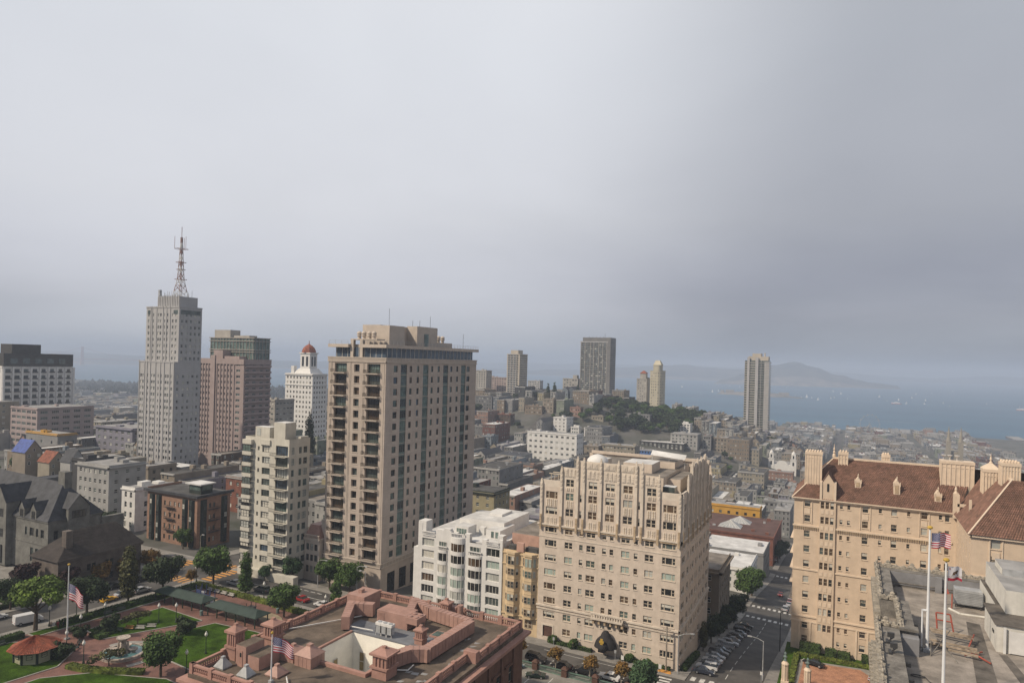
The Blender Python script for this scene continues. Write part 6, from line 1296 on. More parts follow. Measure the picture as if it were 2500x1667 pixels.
wl.box(x0 - 1.2, x1 + 1.2, y0 - 1.2, y0, zt - .6, zt + .5, 2); wl.box(x1, x1 + 1.2, y0, y1 + 1, zt - .6, zt + .5, 2); wl.box(x0, x0 + .3, y0, y1, zt, zt + 1, 0); wl.build('wall', ['salmon_brick', 'roof_dark', 'slate'], SB)
bank(SB, wl, (x0, y0, zb), S_, so_, .3, 'sash', 'frame_dark', FP2, joined=True); bank(SB, wl, (x1, y0, zb), E_, eo, .3, 'sash', 'frame_dark', FP2, joined=True)
for a in (2.0, 6.4, 23.4, 27.6):
    m = M(); pts = [(x0 + a, y0), (x0 + a + .7, y0 - .9), (x0 + a + 2.5, y0 - .9), (x0 + a + 3.2, y0)]; m.prism(pts, 91.5, 111.6, 0); bay = m.build('bay', ['bay_green'], SB)
    for z in rows_: window(SB, (x0 + a + .8, y0 - .9, 0), S_, (0, 1.6, z - 1.1, z + 1.1), -.06, 'sash', 'frame_dark', FP2, joined=True)
for a in (1.6, 12.4):
    m = M(); m.prism([(x1, y0 + a), (x1 + .9, y0 + a + .7), (x1 + .9, y0 + a + 2.6), (x1, y0 + a + 3.3)], 91.5, 111.6, 0); m.build('bay', ['bay_green'], SB)
    for z in rows_: window(SB, (x1 + .9, y0 + a + .8, 0), E_, (0, 1.7, z - 1.1, z + 1.1), -.06, 'sash', 'frame_dark', FP2, joined=True)
for u, o, a in ((S_, (x0, y0, 0), 12.4), (E_, (x1, y0, 0), 5.4)):
    m = M()
    for z in (107, 102, 97): m.obox(o, u, a, a + 6, 0, 1.2, z - .1, z); m.obox(o, u, a, a + 6, 1.15, 1.2, z + 1.0, z + 1.1); [m.obox(o, u, a + k * .5, a + k * .5 + .06, 1.15, 1.2, z, z + 1) for k in range(13)]
    for k in range(9): m.obox(o, u, a + 1 + k * .4, a + 1.3 + k * .4, .4, 1.0, 97.2 + k * .55, 97.3 + k * .55); m.obox(o, u, a + 1 + k * .4, a + 1.3 + k * .4, .4, 1.0, 102.2 + k * .55, 102.3 + k * .55)
    m.build('fire_escape', ['metal_dark'], SB)
m = M(); m.box(-259.5, -252, 206, 212, 113.4, 117.4, 0, top=2); m.box(-259.0, -252.5, 205.9, 206, 115, 117, 1); m.box(-252, -251.9, 206.5, 211.5, 115, 117, 1); m.box(-261, -251, 205, 213, 117.4, 117.9, 2); m.build('roof_room', ['bay_green', 'glass_green', 'roof_white'], SB)
# small ornate house squeezed beside the tan tower
QH = thing('townhouse', 'little ornate townhouse with ribbed mansard roof squeezed beside the tall tan tower', 'house', (-179.6, 203, 92))
wl = M(); qo = [(.8 + 2.0 * k, 2.2 + 2.0 * k, z, z + 2.4) for k in range(3) for z in (3, 7.2, 11.2)]; facade(wl, (-183.2, 196.4, 91), S_, 7.2, 15.4, qo, .25); facade(wl, (-176.0, 196.4, 91), E_, 14, 15.4, [(2 + 4 * k, 4.4 + 4 * k, z, z + 2.4) for k in range(3) for z in (7.2, 11.2)], .25); wl.box(-183.5, -175.8, 196.0, 196.4, 106.0, 106.8); wl.box(-176, -175.7, 196.4, 210, 106, 106.8); wl.box(-177.6, -176.2, 199, 201, 106, 113.5); wl.build('wall', ['tan_light'], QH)
bank(QH, wl, (-183.2, 196.4, 91), S_, qo, .25, 'g22', 'frame_dark', FP2, joined=True); bank(QH, wl, (-176.0, 196.4, 91), E_, [(2 + 4 * k, 4.4 + 4 * k, z, z + 2.4) for k in range(3) for z in (7.2, 11.2)], .25, 'g22', 'frame_dark', FP2, joined=True)
m = M(); m.frustum(-183.2, -176, 196.4, 210, 106.8, -182, -177.8, 198.2, 209, 111.4, 0)
for k in range(9): a = -183 + k * .85; m.tube((a, 196.4, 106.8), (-182 + k * .5, 198.2, 111.4), .08, k=4)
m.build('mansard_roof', ['club_metal'], QH)
b = M()
for k in range(12): b.lathe((-183 + k * .62, 196.1, 106.8), [(.1, 0), (.16, .4), (.09, .8), (.12, 1.0)], 6)
b.box(-183.4, -175.9, 195.9, 196.3, 107.8, 108.1); b.build('parapet_balustrade', ['tan_light'], QH)
# ================================================================== MID-DISTANCE BUILDINGS, HOUSES
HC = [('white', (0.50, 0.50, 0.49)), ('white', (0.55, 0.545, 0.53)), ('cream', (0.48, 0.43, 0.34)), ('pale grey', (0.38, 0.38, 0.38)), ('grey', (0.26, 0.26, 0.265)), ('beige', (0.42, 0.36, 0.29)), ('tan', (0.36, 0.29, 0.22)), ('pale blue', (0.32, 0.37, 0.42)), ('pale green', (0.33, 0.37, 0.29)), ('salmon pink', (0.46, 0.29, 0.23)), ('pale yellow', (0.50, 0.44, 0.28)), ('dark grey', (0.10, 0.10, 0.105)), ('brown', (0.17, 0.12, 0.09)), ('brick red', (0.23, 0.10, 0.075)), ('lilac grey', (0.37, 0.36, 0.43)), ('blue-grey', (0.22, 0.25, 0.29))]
for i, (n, c) in enumerate(HC): mat('house_%d' % i, tuple(v * .6 for v in c), 0.85, 0.10, 0.15, streak=0.08)  # wall colours darkened overall to stand in for cloud shade over the city
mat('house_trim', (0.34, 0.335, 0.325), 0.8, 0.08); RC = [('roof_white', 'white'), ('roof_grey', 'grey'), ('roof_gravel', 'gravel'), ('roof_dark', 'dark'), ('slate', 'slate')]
mat('solid_blue', (0.06, 0.14, 0.36), 0.7, 0.08); mat('orange_wall', (0.50, 0.28, 0.05), 0.8, 0.08); mat('blue_tarp', (0.05, 0.09, 0.32), 0.6, 0.2, 0.5); mat('terracotta', (0.25, 0.095, 0.06), 0.85, 0.25, 0.8)
# ---- individually described blocks
NB = []     # footprints kept clear of the generic houses
def nb(label, x1, y0, W, L, zt, wall, fl, cs, ce, **k):
    NB.append((x1 - W, x1, y0, y0 + L)); k.setdefault('each', False)
    return block(k.pop('name', 'apartment_building'), label, k.pop('cat', 'building'), x1 - W, x1, y0, y0 + L, zt, wall, fl, cs, ce, **k)
nb('broad bright white block with square windows in the middle distance', -291.9, 764, 65, 22, 89, 'white_paint', 5, 9, 3, ww=3.4, wh=2.6, each=True)
nb('long low black block behind the bright blue house', -196.4, 907.7, 59.5, 30, 71.3, 'dark_band', 3, 10, 5, ww=2.6, wh=2.4, panes=['curtain', 'glass_mid'], each=True, roof='roof_white')
nb('bright blue house with white window bands', -226.8, 870, 28, 14, 64.6, 'solid_blue', 2, 7, 3, trim='house_trim', name='house', cat='house')
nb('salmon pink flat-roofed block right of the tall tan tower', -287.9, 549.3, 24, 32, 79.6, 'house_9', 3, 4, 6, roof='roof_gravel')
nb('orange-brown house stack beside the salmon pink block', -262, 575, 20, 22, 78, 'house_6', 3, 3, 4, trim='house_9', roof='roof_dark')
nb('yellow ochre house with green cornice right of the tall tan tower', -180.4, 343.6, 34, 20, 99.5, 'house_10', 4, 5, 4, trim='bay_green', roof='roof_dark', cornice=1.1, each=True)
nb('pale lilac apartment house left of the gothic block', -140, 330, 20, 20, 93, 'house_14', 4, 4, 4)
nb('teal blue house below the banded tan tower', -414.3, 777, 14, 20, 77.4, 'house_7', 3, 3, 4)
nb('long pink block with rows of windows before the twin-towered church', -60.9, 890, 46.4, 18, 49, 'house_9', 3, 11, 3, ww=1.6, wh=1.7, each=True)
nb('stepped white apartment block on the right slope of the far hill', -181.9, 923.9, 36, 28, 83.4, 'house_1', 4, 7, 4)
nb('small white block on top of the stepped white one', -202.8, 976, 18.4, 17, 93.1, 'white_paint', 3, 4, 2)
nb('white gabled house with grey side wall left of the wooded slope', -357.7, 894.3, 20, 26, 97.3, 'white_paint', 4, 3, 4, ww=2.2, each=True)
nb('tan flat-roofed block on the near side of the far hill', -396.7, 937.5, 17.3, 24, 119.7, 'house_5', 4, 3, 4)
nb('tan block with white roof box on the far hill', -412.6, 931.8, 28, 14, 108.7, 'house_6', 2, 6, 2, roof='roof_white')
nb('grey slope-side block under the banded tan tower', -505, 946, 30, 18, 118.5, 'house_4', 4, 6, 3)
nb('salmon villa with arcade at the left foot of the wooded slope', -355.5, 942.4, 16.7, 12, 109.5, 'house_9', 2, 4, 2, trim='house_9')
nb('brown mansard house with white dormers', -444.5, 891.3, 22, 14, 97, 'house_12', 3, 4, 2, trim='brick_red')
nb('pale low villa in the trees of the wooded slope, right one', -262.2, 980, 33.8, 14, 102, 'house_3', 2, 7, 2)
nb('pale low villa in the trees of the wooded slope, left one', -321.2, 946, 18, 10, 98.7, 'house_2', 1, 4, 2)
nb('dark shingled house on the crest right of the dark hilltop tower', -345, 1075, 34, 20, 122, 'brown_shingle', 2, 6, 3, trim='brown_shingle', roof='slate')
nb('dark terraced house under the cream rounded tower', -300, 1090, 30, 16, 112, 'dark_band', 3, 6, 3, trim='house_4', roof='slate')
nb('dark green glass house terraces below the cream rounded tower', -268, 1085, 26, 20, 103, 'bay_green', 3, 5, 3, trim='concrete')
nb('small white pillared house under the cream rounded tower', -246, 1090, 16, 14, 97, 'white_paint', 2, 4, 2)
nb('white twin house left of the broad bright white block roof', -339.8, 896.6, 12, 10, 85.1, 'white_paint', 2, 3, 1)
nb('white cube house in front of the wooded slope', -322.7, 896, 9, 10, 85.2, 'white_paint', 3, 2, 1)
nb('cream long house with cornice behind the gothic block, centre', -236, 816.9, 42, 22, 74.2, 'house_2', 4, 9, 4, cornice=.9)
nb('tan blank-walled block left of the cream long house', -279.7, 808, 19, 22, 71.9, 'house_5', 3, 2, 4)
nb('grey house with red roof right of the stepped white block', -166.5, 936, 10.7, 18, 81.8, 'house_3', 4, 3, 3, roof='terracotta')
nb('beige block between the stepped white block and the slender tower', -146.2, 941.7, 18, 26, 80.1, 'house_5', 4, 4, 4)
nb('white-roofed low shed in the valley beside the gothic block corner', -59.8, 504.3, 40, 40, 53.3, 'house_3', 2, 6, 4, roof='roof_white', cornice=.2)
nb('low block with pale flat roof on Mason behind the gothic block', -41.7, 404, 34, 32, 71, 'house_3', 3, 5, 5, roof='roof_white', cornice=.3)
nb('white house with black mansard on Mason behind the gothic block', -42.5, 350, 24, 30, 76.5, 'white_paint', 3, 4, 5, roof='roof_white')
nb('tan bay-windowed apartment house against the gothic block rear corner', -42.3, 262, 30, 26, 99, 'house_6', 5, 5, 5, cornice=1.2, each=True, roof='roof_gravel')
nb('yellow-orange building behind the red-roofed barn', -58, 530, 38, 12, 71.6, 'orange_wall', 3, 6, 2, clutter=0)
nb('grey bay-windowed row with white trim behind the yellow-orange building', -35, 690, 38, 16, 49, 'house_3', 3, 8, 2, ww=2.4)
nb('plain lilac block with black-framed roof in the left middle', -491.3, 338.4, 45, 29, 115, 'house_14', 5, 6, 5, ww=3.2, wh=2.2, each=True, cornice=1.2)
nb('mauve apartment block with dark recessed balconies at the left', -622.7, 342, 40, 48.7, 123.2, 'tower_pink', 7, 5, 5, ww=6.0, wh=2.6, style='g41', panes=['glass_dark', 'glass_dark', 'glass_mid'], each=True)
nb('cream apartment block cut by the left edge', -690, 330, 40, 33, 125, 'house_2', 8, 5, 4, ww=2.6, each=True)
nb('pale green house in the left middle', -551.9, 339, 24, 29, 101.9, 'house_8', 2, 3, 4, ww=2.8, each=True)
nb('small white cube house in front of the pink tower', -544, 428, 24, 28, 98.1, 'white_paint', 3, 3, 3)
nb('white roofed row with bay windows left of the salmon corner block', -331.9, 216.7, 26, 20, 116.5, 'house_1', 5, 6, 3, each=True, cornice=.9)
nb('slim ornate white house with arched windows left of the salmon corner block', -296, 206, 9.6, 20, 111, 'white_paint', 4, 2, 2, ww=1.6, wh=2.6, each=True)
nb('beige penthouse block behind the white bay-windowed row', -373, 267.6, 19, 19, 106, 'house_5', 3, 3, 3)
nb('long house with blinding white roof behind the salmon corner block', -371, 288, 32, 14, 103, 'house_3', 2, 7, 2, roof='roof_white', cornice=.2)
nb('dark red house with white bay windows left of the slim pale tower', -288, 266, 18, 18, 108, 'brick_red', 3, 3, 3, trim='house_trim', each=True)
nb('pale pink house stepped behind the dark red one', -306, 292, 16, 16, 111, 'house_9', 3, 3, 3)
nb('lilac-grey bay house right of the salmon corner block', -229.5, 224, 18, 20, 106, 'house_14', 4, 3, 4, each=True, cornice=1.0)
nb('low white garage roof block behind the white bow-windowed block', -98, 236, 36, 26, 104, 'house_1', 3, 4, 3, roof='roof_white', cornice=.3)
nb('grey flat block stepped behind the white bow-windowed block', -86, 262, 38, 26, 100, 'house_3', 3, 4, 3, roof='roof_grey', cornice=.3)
def gable_house(label, x0, x1, y0, y1, ze, zr, wall, roof):
    NB.append((x0, x1, y0, y1)); zb = gmin(x0, x1, y0, y1) - 2; t = thing('house', label, 'house', ((x0 + x1) / 2, (y0 + y1) / 2, zb + 2)); xm = (x0 + x1) / 2; ym = (y0 + y1) / 2
    m = M(); m.box(x0, x1, y0, y1, zb, ze); m.tri((x1, y0, ze), (x1, y1, ze), (x1, ym, zr)); m.tri((x0, y1, ze), (x0, y0, ze), (x0, ym, zr)); m.build('wall', [wall], t)
    m = M(); m.quad((x0 - .4, y0 - .6, ze - .3), (x1 + .4, y0 - .6, ze - .3), (x1 + .4, ym, zr + .2), (x0 - .4, ym, zr + .2)); m.quad((x1 + .4, y1 + .6, ze - .3), (x0 - .4, y1 + .6, ze - .3), (x0 - .4, ym, zr + .2), (x1 + .4, ym, zr + .2)); m.build('roof', [roof], t)
    for f in (1, 2):
        for a in (y0 + 1.4, y1 - 3.0): window(t, (x1, 0, 0), E_, (a, a + 1.6, ze - 4.4 * f + 1, ze - 4.4 * f + 3), -.05, 'sash', 'frame_white', FP2, joined=True)
    window(t, (x1, 0, 0), E_, (ym - .7, ym + .7, ze + .3, ze + 2), -.05, 'sash', 'frame_white', FP2, joined=True)
gable_house('tan house with blue tarpaulin over its steep roof at the left edge', -466, -452, 242, 252, 111, 118, 'house_5', 'blue_tarp')
gable_house('house with plain red sloping roof at the left edge', -446, -434, 246, 256, 106, 112, 'house_2', 'terracotta')
gable_house('white house with pointed grey gable at the left, farther one', -430, -420, 250, 259, 107, 114, 'house_1', 'slate')
gable_house('white house with pointed grey gable at the left, nearer one', -402, -393, 248, 256, 103, 110, 'house_1', 'slate')
nb('tall blank dark grey wall block left of the white bay-windowed row', -358, 221, 12, 22, 117, 'house_11', 4, 0, 0, roof='roof_grey')
nb('low building with bright orange wall band at the left', -520, 300, 40, 14, 112, 'house_3', 2, 3, 3, trim='orange_wall')
# red-brick barn with skylit roof
CBn = thing('cable_car_barn', 'red brick barn with maroon roof, two pyramid skylights and arched windows on Mason', 'barn', (-62, 490, 50))
x0, x1, y0, y1, zt = -100, -42.5, 466, 524, 66.4; NB.append((x0, x1, y0, y1))
wl = M(); ao = [(4 + 7 * k, 8.4 + 7 * k, z, z + 4.6) for k in range(7) for z in (9.5,)] + [(4 + 7 * k, 8 + 7 * k, 2.0, 6.5) for k in range(7)]
facade(wl, (x0, y0, 44), S_, 57.5, zt - 44, ao, .4); facade(wl, (x1, y0, 44), E_, 58, zt - 44, [(4 + 7 * k, 8.4 + 7 * k, 9.5, 14.1) for k in range(7)], .4); wl.box(x0, x1, y0 - .5, y0, zt - .3, zt + .9); wl.box(x1, x1 + .5, y0 - .5, y1, zt - .3, zt + .9); wl.build('wall', ['brick_red'], CBn)
bank(CBn, wl, (x0, y0, 44), S_, ao, .4, 'g32', 'frame_white', ['glass_dark'], joined=True); bank(CBn, wl, (x1, y0, 44), E_, [(4 + 7 * k, 8.4 + 7 * k, 9.5, 14.1) for k in range(7)], .4, 'g32', 'frame_white', ['glass_dark'], joined=True)
m = M(); m.quad((x0, y0, zt), (x1, y0, zt), (x1, y1, zt), (x0, y1, zt)); m.build('roof', ['tar_red'], CBn)
for (a, b) in ((-72, 486), (-68, 502)):
    m = M(); m.frustum(a - 7.5, a + 7.5, b - 5.5, b + 5.5, zt + .05, a - .4, a + .4, b - .4, b + .4, zt + 4.2, 0)
    for k in range(7): m.tube((a - 7.5 + 2.5 * k, b - 5.5, zt + .1), (a, b - .4, zt + 4.3), .12, k=4, mi=1)
    m.build('skylight', ['metal_grey', 'frame_white'], CBn)
for k in range(11):
    a, b = WR.uniform(x0 + 4, x1 - 4), WR.uniform(y0 + 5, y1 - 5)
    if abs(a + 70) < 11: continue
    m = M(); m.box(a, a + WR.uniform(1.4, 3), b, b + WR.uniform(1, 2), zt, zt + WR.uniform(.6, 1.6), 0); m.build('roof_vent', [WR.choice(['brick_red', 'roof_white', 'metal_grey'])], CBn)
# twin-towered white church
CH = thing('church', 'white church with two domed bell towers and curved gable in the valley', 'church', (-79, 965, 38)); NB.append((-95, -62, 955, 995))
m = M(); m.box(-92, -66, 960, 994, 30, 50, 0, top=1); m.box(-91, -67, 957.4, 960, 30, 49.5, 0); m.poly([(-88, 957.3, 49.5)] + [(-79 + 7 * math.cos(math.pi - k * .314), 957.3, 49.5 + 5.5 * math.sin(k * .314)) for k in range(11)] + [(-70, 957.3, 49.5)], 0); m.build('nave', ['white_stucco', 'roof_grey'], CH)
for xx in (-92.5, -65.5):
    m = M(); m.box(xx - 3.6, xx + 3.6, 957, 964, 30, 57, 0); m.box(xx - 3.9, xx + 3.9, 956.6, 964.4, 56, 57, 0); m.box(xx - 2.6, xx + 2.6, 958, 963, 57, 63.5, 0); m.box(xx - 1, xx + 1, 956.8, 957, 49, 53.5, 1); m.box(xx - .9, xx + .9, 957.9, 958, 58, 62, 1); m.lathe((xx, 960.5, 63.5), [(2.7, 0), (2.6, .8), (1.9, 2.4), (.6, 3.6), (.3, 4.4), (.05, 5.6)], 10); m.build('bell_tower', ['white_stucco', 'glass_dark'], CH)
# far spired church at the right
SP = thing('church', 'pale church with tall pointed spires at the far right', 'church', (178, 1560, -8)); m = M()
for xx in (170, 190): m.box(xx - 4, xx + 4, 1556, 1564, -14, 42, 0); m.lathe((xx, 1560, 42), [(4.6, 0), (3.0, 8), (.2, 30)], 8)
m.box(168, 192, 1562, 1600, -14, 24, 0); m.build('towers', ['house_2'], SP); NB.append((160, 200, 1550, 1602))

# ---- houses filling the blocks
hr = random.Random(21)
KEEP = [(-340, -228, 60, 172), (-212, -14, 40, 262), (-286, -246, 198, 224), (-211, -176, 184, 214), (-455, -410, 310, 338), (-468, -410, 370, 404), (-746, -708, 355, 428), (-536, -490, 532, 560), (-470, -450, 440, 470), (-533, -503, 1040, 1078), (-456, -392, 1190, 1228), (-490, -454, 1188, 1220), (-312, -286, 1148, 1180), (-338, -316, 1160, 1188), (-195, -100, 1200, 1266), (-600, -554, 1050, 1118), (-604, -570, 1275, 1300), (-20, 200, 40, 330), (-348, -205, 955, 1108), (-404, -390, 420, 436)] + NB
def clear(x0, x1, y0, y1):
    for a, b, c, d in KEEP:
        if x0 < b + .5 and x1 > a - .5 and y0 < d + .5 and y1 > c - .5: return False
    return True
FWX, FWY = -math.sin(R(26.5)), math.cos(R(26.5))
def scr(p):
    """where a point falls in the photograph (2500 px wide), used only to word labels and to rank what shows largest"""
    D = p[0] * FWX + p[1] * FWY; Lx = p[0] * FWY - p[1] * FWX
    if D < 1: return (-9999, 0, 1)
    U = Lx / D * 1667; V = (175 - p[2]) / D * 1667 + 48
    return (1250 + U - V * .027, 833.5 + U * .027 + V, D)
HID = [(795, 1165, 850, 1450), (1320, 1745, 1150, 1667), (1940, 2500, 1180, 1667), (1015, 1320, 1330, 1600), (590, 752, 1070, 1420), (340, 490, 730, 1060), (490, 650, 880, 1070), (0, 175, 860, 1000), (360, 560, 1215, 1400), (0, 350, 1240, 1500)]
lots = []
for bx in range(-2, 17):
    for by in range(0, 18):
        X0, X1 = -28 - 189 * bx - 189 + 14, -28 - 189 * bx - 14; Y0, Y1 = 180 + 135 * by + 13, 180 + 135 * by + 122
        mid = (Y0 + Y1) / 2 + hr.uniform(-4, 4)
        if bx > 8 and by > 15: continue
        for row in (0, 1):
            x = X0
            while x < X1 - 7:
                big = hr.random() < .13; w_ = hr.uniform(18, 30) if big else hr.uniform(8.5, 12.5)
                if x + w_ > X1: w_ = X1 - x
                if w_ < 7: break
                dep = hr.uniform(34, 46); ya, yb = (Y0, min(mid - 3, Y0 + dep)) if row == 0 else (max(mid + 3, Y1 - dep), Y1)
                h = hr.uniform(17, 24) if big else hr.uniform(11.5, 17.5)
                if hr.random() < .05: lots.append(('tree', x + w_ / 2, (ya + yb) / 2))
                elif clear(x, x + w_ - .2, ya, yb): lots.append(('house', x, x + w_ - hr.uniform(.05, .4), ya, yb, h, big, row))
                x += w_
        for k in range(3): lots.append(('tree', hr.uniform(X0, X1), mid + hr.uniform(-2, 2)))
def house_geo(x0, x1, y0, y1, h, big, row, ci, ri, far):
    """walls+trim, roof+fittings, windows of one house"""
    w, rf, g = M(), M(), M()
    zc = terr((x0 + x1) / 2, (y0 + y1) / 2); zg = terr((x0 + x1) / 2, y0); zb = min(terr(x0, y0), terr(x1, y1), terr(x0, y1), terr(x1, y0)) - 2; zt = zc + h
    w.box(x0, x1, y0, y1, zb, zt, 0, bot=False)
    if far > 1: rf.quad((x0 + .2, y0 + .2, zt + .08), (x1 - .2, y0 + .2, zt + .08), (x1 - .2, y1 - .2, zt + .08), (x0 + .2, y1 - .2, zt + .08), 0); rf.box(x0 + 2, x0 + 5, y0 + 6, y0 + 10, zt, zt + 2, 2); [g.quad((a, y0 - .1, zt - 4.4 * f + .6), (a + 1.6, y0 - .1, zt - 4.4 * f + .6), (a + 1.6, y0 - .1, zt - 4.4 * f + 2.6), (a, y0 - .1, zt - 4.4 * f + 2.6), 0) for f in (1, 2) for a in (x0 + 1.2, x1 - 3)]; return w, rf, g, False, zt, zg
    fl = max(2, int(round(h / 4.4))); fh = h / fl; tr = 1
    gab = (not big) and hr.random() < .12
    if gab:
        xm = (x0 + x1) / 2; gh = (x1 - x0) * .42; w.tri((x0, y0, zt), (x1, y0, zt), (xm, y0, zt + gh), 0); w.tri((x1, y1, zt), (x0, y1, zt), (xm, y1, zt + gh), 0)
        rf.quad((x0 - .3, y0 - .4, zt - .2), (xm, y0 - .4, zt + gh + .2), (xm, y1, zt + gh + .2), (x0 - .3, y1, zt - .2), 0); rf.quad((xm, y0 - .4, zt + gh + .2), (x1 + .3, y0 - .4, zt - .2), (x1 + .3, y1, zt - .2), (xm, y1, zt + gh + .2), 0)
    else:
        rf.quad((x0 + .25, y0 + .25, zt + .08), (x1 - .25, y0 + .25, zt + .08), (x1 - .25, y1 - .25, zt + .08), (x0 + .25, y1 - .25, zt + .08), 0)
        ph = hr.uniform(.3, 1.0)
        w.box(x0, x1, y0 - .02, y0 + .25, zt, zt + ph, tr); w.box(x1 - .25, x1 + .01, y0 + .25, y1, zt, zt + ph * .7, 0); w.box(x0 - .01, x0 + .25, y0 + .25, y1, zt, zt + ph * .7, 0); w.box(x0 + .25, x1 - .25, y1 - .25, y1 + .01, zt, zt + ph * .7, 0)
        if row == 0 or hr.random() < .4: w.box(x0 + .1, x1 - .1, y0 - .6, y0 - .02, zt - .5, zt + .15, tr)
        for k in range(hr.randint(2, 4) + (3 if big else 0)):
            a, b = hr.uniform(x0 + 1, x1 - 3), hr.uniform(y0 + 1, y1 - 4); t = hr.random()
            if t < .3: rf.box(a, min(x1 - .3, a + hr.uniform(2, 3.4)), b, b + hr.uniform(2, 4.5), zt, zt + hr.uniform(2, 3.2), 2)
            elif t < .55: rf.box(a, a + 1.2, b, b + 1.6, zt, zt + .5, 1)
            elif t < .8: rf.box(a, a + .8, b, b + .8, zt, zt + hr.uniform(1, 2.2), 3)
            else: rf.box(a, a + hr.uniform(1.5, 3), b, b + hr.uniform(1.5, 4), zt + .09, zt + .2, 1)
    def win(o, u, a, b, v0, v1, out):
        nx, ny = u[1], -u[0]; P = lambda s, v, e: (o[0] + u[0] * s + nx * e, o[1] + u[1] * s + ny * e, v)
        if not far: w.obox((o[0], o[1], 0), u, a - .16, b + .16, 0, .05 + out, v0 - .18, v1 + .16, tr)
        e = .07 + out; g.quad(P(a, v0, e), P(b, v0, e), P(b, v1, e), P(a, v1, e), hr.choice((0, 0, 0, 0, 1, 1, 2)))
        if not far: w.obox((o[0], o[1], 0), u, a, b, e - .02, e + .05, (v0 + v1) / 2 - .06, (v0 + v1) / 2 + .06, tr)
    W_d = x1 - x0; bays = (row == 0 and not big and hr.random() < .65)
    for f in range(fl):
        zf = zg + (zt - zg) / fl * f if zt - zg > 4 else zt - 4; v0 = zf + 1.2; v1 = min(zt - .7, v0 + 2.1)
        if v1 - v0 < 1: continue
        if bays and f > 0:
            nb_ = 2 if W_d > 9.5 else 1
            for b_ in range(nb_):
                c = x0 + W_d * (b_ + .5) / nb_ if nb_ == 2 else x0 + W_d * .36
                if f == 1: w.prism([(c - 1.9, y0), (c - 1.1, y0 - 1.1), (c + 1.1, y0 - 1.1), (c + 1.9, y0)], zf + .2, zt - .5, 0)
                win((c - 1.0, y0 - 1.1), S_, 0.05, .95, v0, v1, 0); win((c - 1.0, y0 - 1.1), S_, 1.05, 1.95, v0, v1, 0)
                if nb_ == 1: win((x0, y0), S_, W_d - 2.4, W_d - 1.2, v0, v1, 0)
        else:
            n = max(2, int(W_d / 3.0)); sp_ = W_d / n
            for k in range(n):
                if hr.random() < .9: c = sp_ * (k + .5); ww = hr.choice((.55, .65, .9)); win((x0, y0), S_, c - ww, c + ww, v0, v1, 0)
        if big or hr.random() < .5:
            n = max(2, int((y1 - y0) / 6)); sp_ = (y1 - y0) / n
            for k in range(n):
                if hr.random() < .7: c = sp_ * (k + .5); win((x1, y0), E_, c - .6, c + .6, v0, v1, 0)
    return w, rf, g, gab, zt, zg
cand = []
for l in lots:
    if l[0] != 'house': continue
    p = ((l[1] + l[2]) / 2, l[3], terr((l[1] + l[2]) / 2, (l[3] + l[4]) / 2) + l[5]); s = scr(p)
    if s[0] < -60 or s[0] > 2560 or s[2] < 60: continue
    hid = any(a < s[0] < b and c < s[1] for a, b, c, d in HID)
    cand.append((s[2] + (9000 if hid else 0), l, s))
cand.sort(key=lambda c: c[0])
AUTO = []      # (object, description, screen position) worded at the end
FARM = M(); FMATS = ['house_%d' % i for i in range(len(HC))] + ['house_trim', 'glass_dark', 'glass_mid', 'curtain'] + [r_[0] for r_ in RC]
nT = len(HC)
for n, (dd, l, s) in enumerate(cand):
    _, x0, x1, y0, y1, h, big, row = l
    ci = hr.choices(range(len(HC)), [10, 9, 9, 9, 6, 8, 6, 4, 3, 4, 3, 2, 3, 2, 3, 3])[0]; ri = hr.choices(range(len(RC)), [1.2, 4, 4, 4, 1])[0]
    far = n >= 300
    w, rf, g, gab, zt, zg = house_geo(x0, x1, y0, y1, h, big, row, ci, ri, 2 if s[2] > 1500 else int(s[2] > 1100))
    if not far:
        t = thing('apartment_house' if big else 'house', '', 'house', ((x0 + x1) / 2, (y0 + y1) / 2, zg), 'houses of the middle distance')
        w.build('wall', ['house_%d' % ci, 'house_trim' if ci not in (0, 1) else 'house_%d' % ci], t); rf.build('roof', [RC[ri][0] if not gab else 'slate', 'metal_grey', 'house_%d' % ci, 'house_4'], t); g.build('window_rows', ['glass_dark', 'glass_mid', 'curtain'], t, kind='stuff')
        AUTO.append((t, '%s %s with %s roof' % (HC[ci][0], 'apartment house' if big else 'house', 'a gabled' if gab else 'flat ' + RC[ri][1]), s))
    else:
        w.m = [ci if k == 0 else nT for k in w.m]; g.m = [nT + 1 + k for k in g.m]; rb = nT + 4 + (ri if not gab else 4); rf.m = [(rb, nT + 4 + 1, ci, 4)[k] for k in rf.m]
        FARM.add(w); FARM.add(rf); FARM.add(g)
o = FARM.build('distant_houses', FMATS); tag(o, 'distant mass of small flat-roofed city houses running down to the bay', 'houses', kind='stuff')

# waterfront sheds and piers
m = M()
for k in range(16):
    x = -1150 + 95 * k + hr.uniform(-20, 20); m.box(x, x + hr.uniform(40, 80), 2420 + hr.uniform(-40, 30), 2470 + hr.uniform(0, 40), -30, -20 + hr.uniform(0, 5), 0, top=1)
for k in range(7): x = -300 + 150 * k; m.box(x, x + 34, 2560, 2680 + hr.uniform(0, 60), -30.5, -24, 0, top=1)
o = m.build('waterfront_sheds', ['house_4', 'roof_grey']); tag(o, 'grey waterfront sheds and piers along the far shore', 'sheds', kind='stuff')
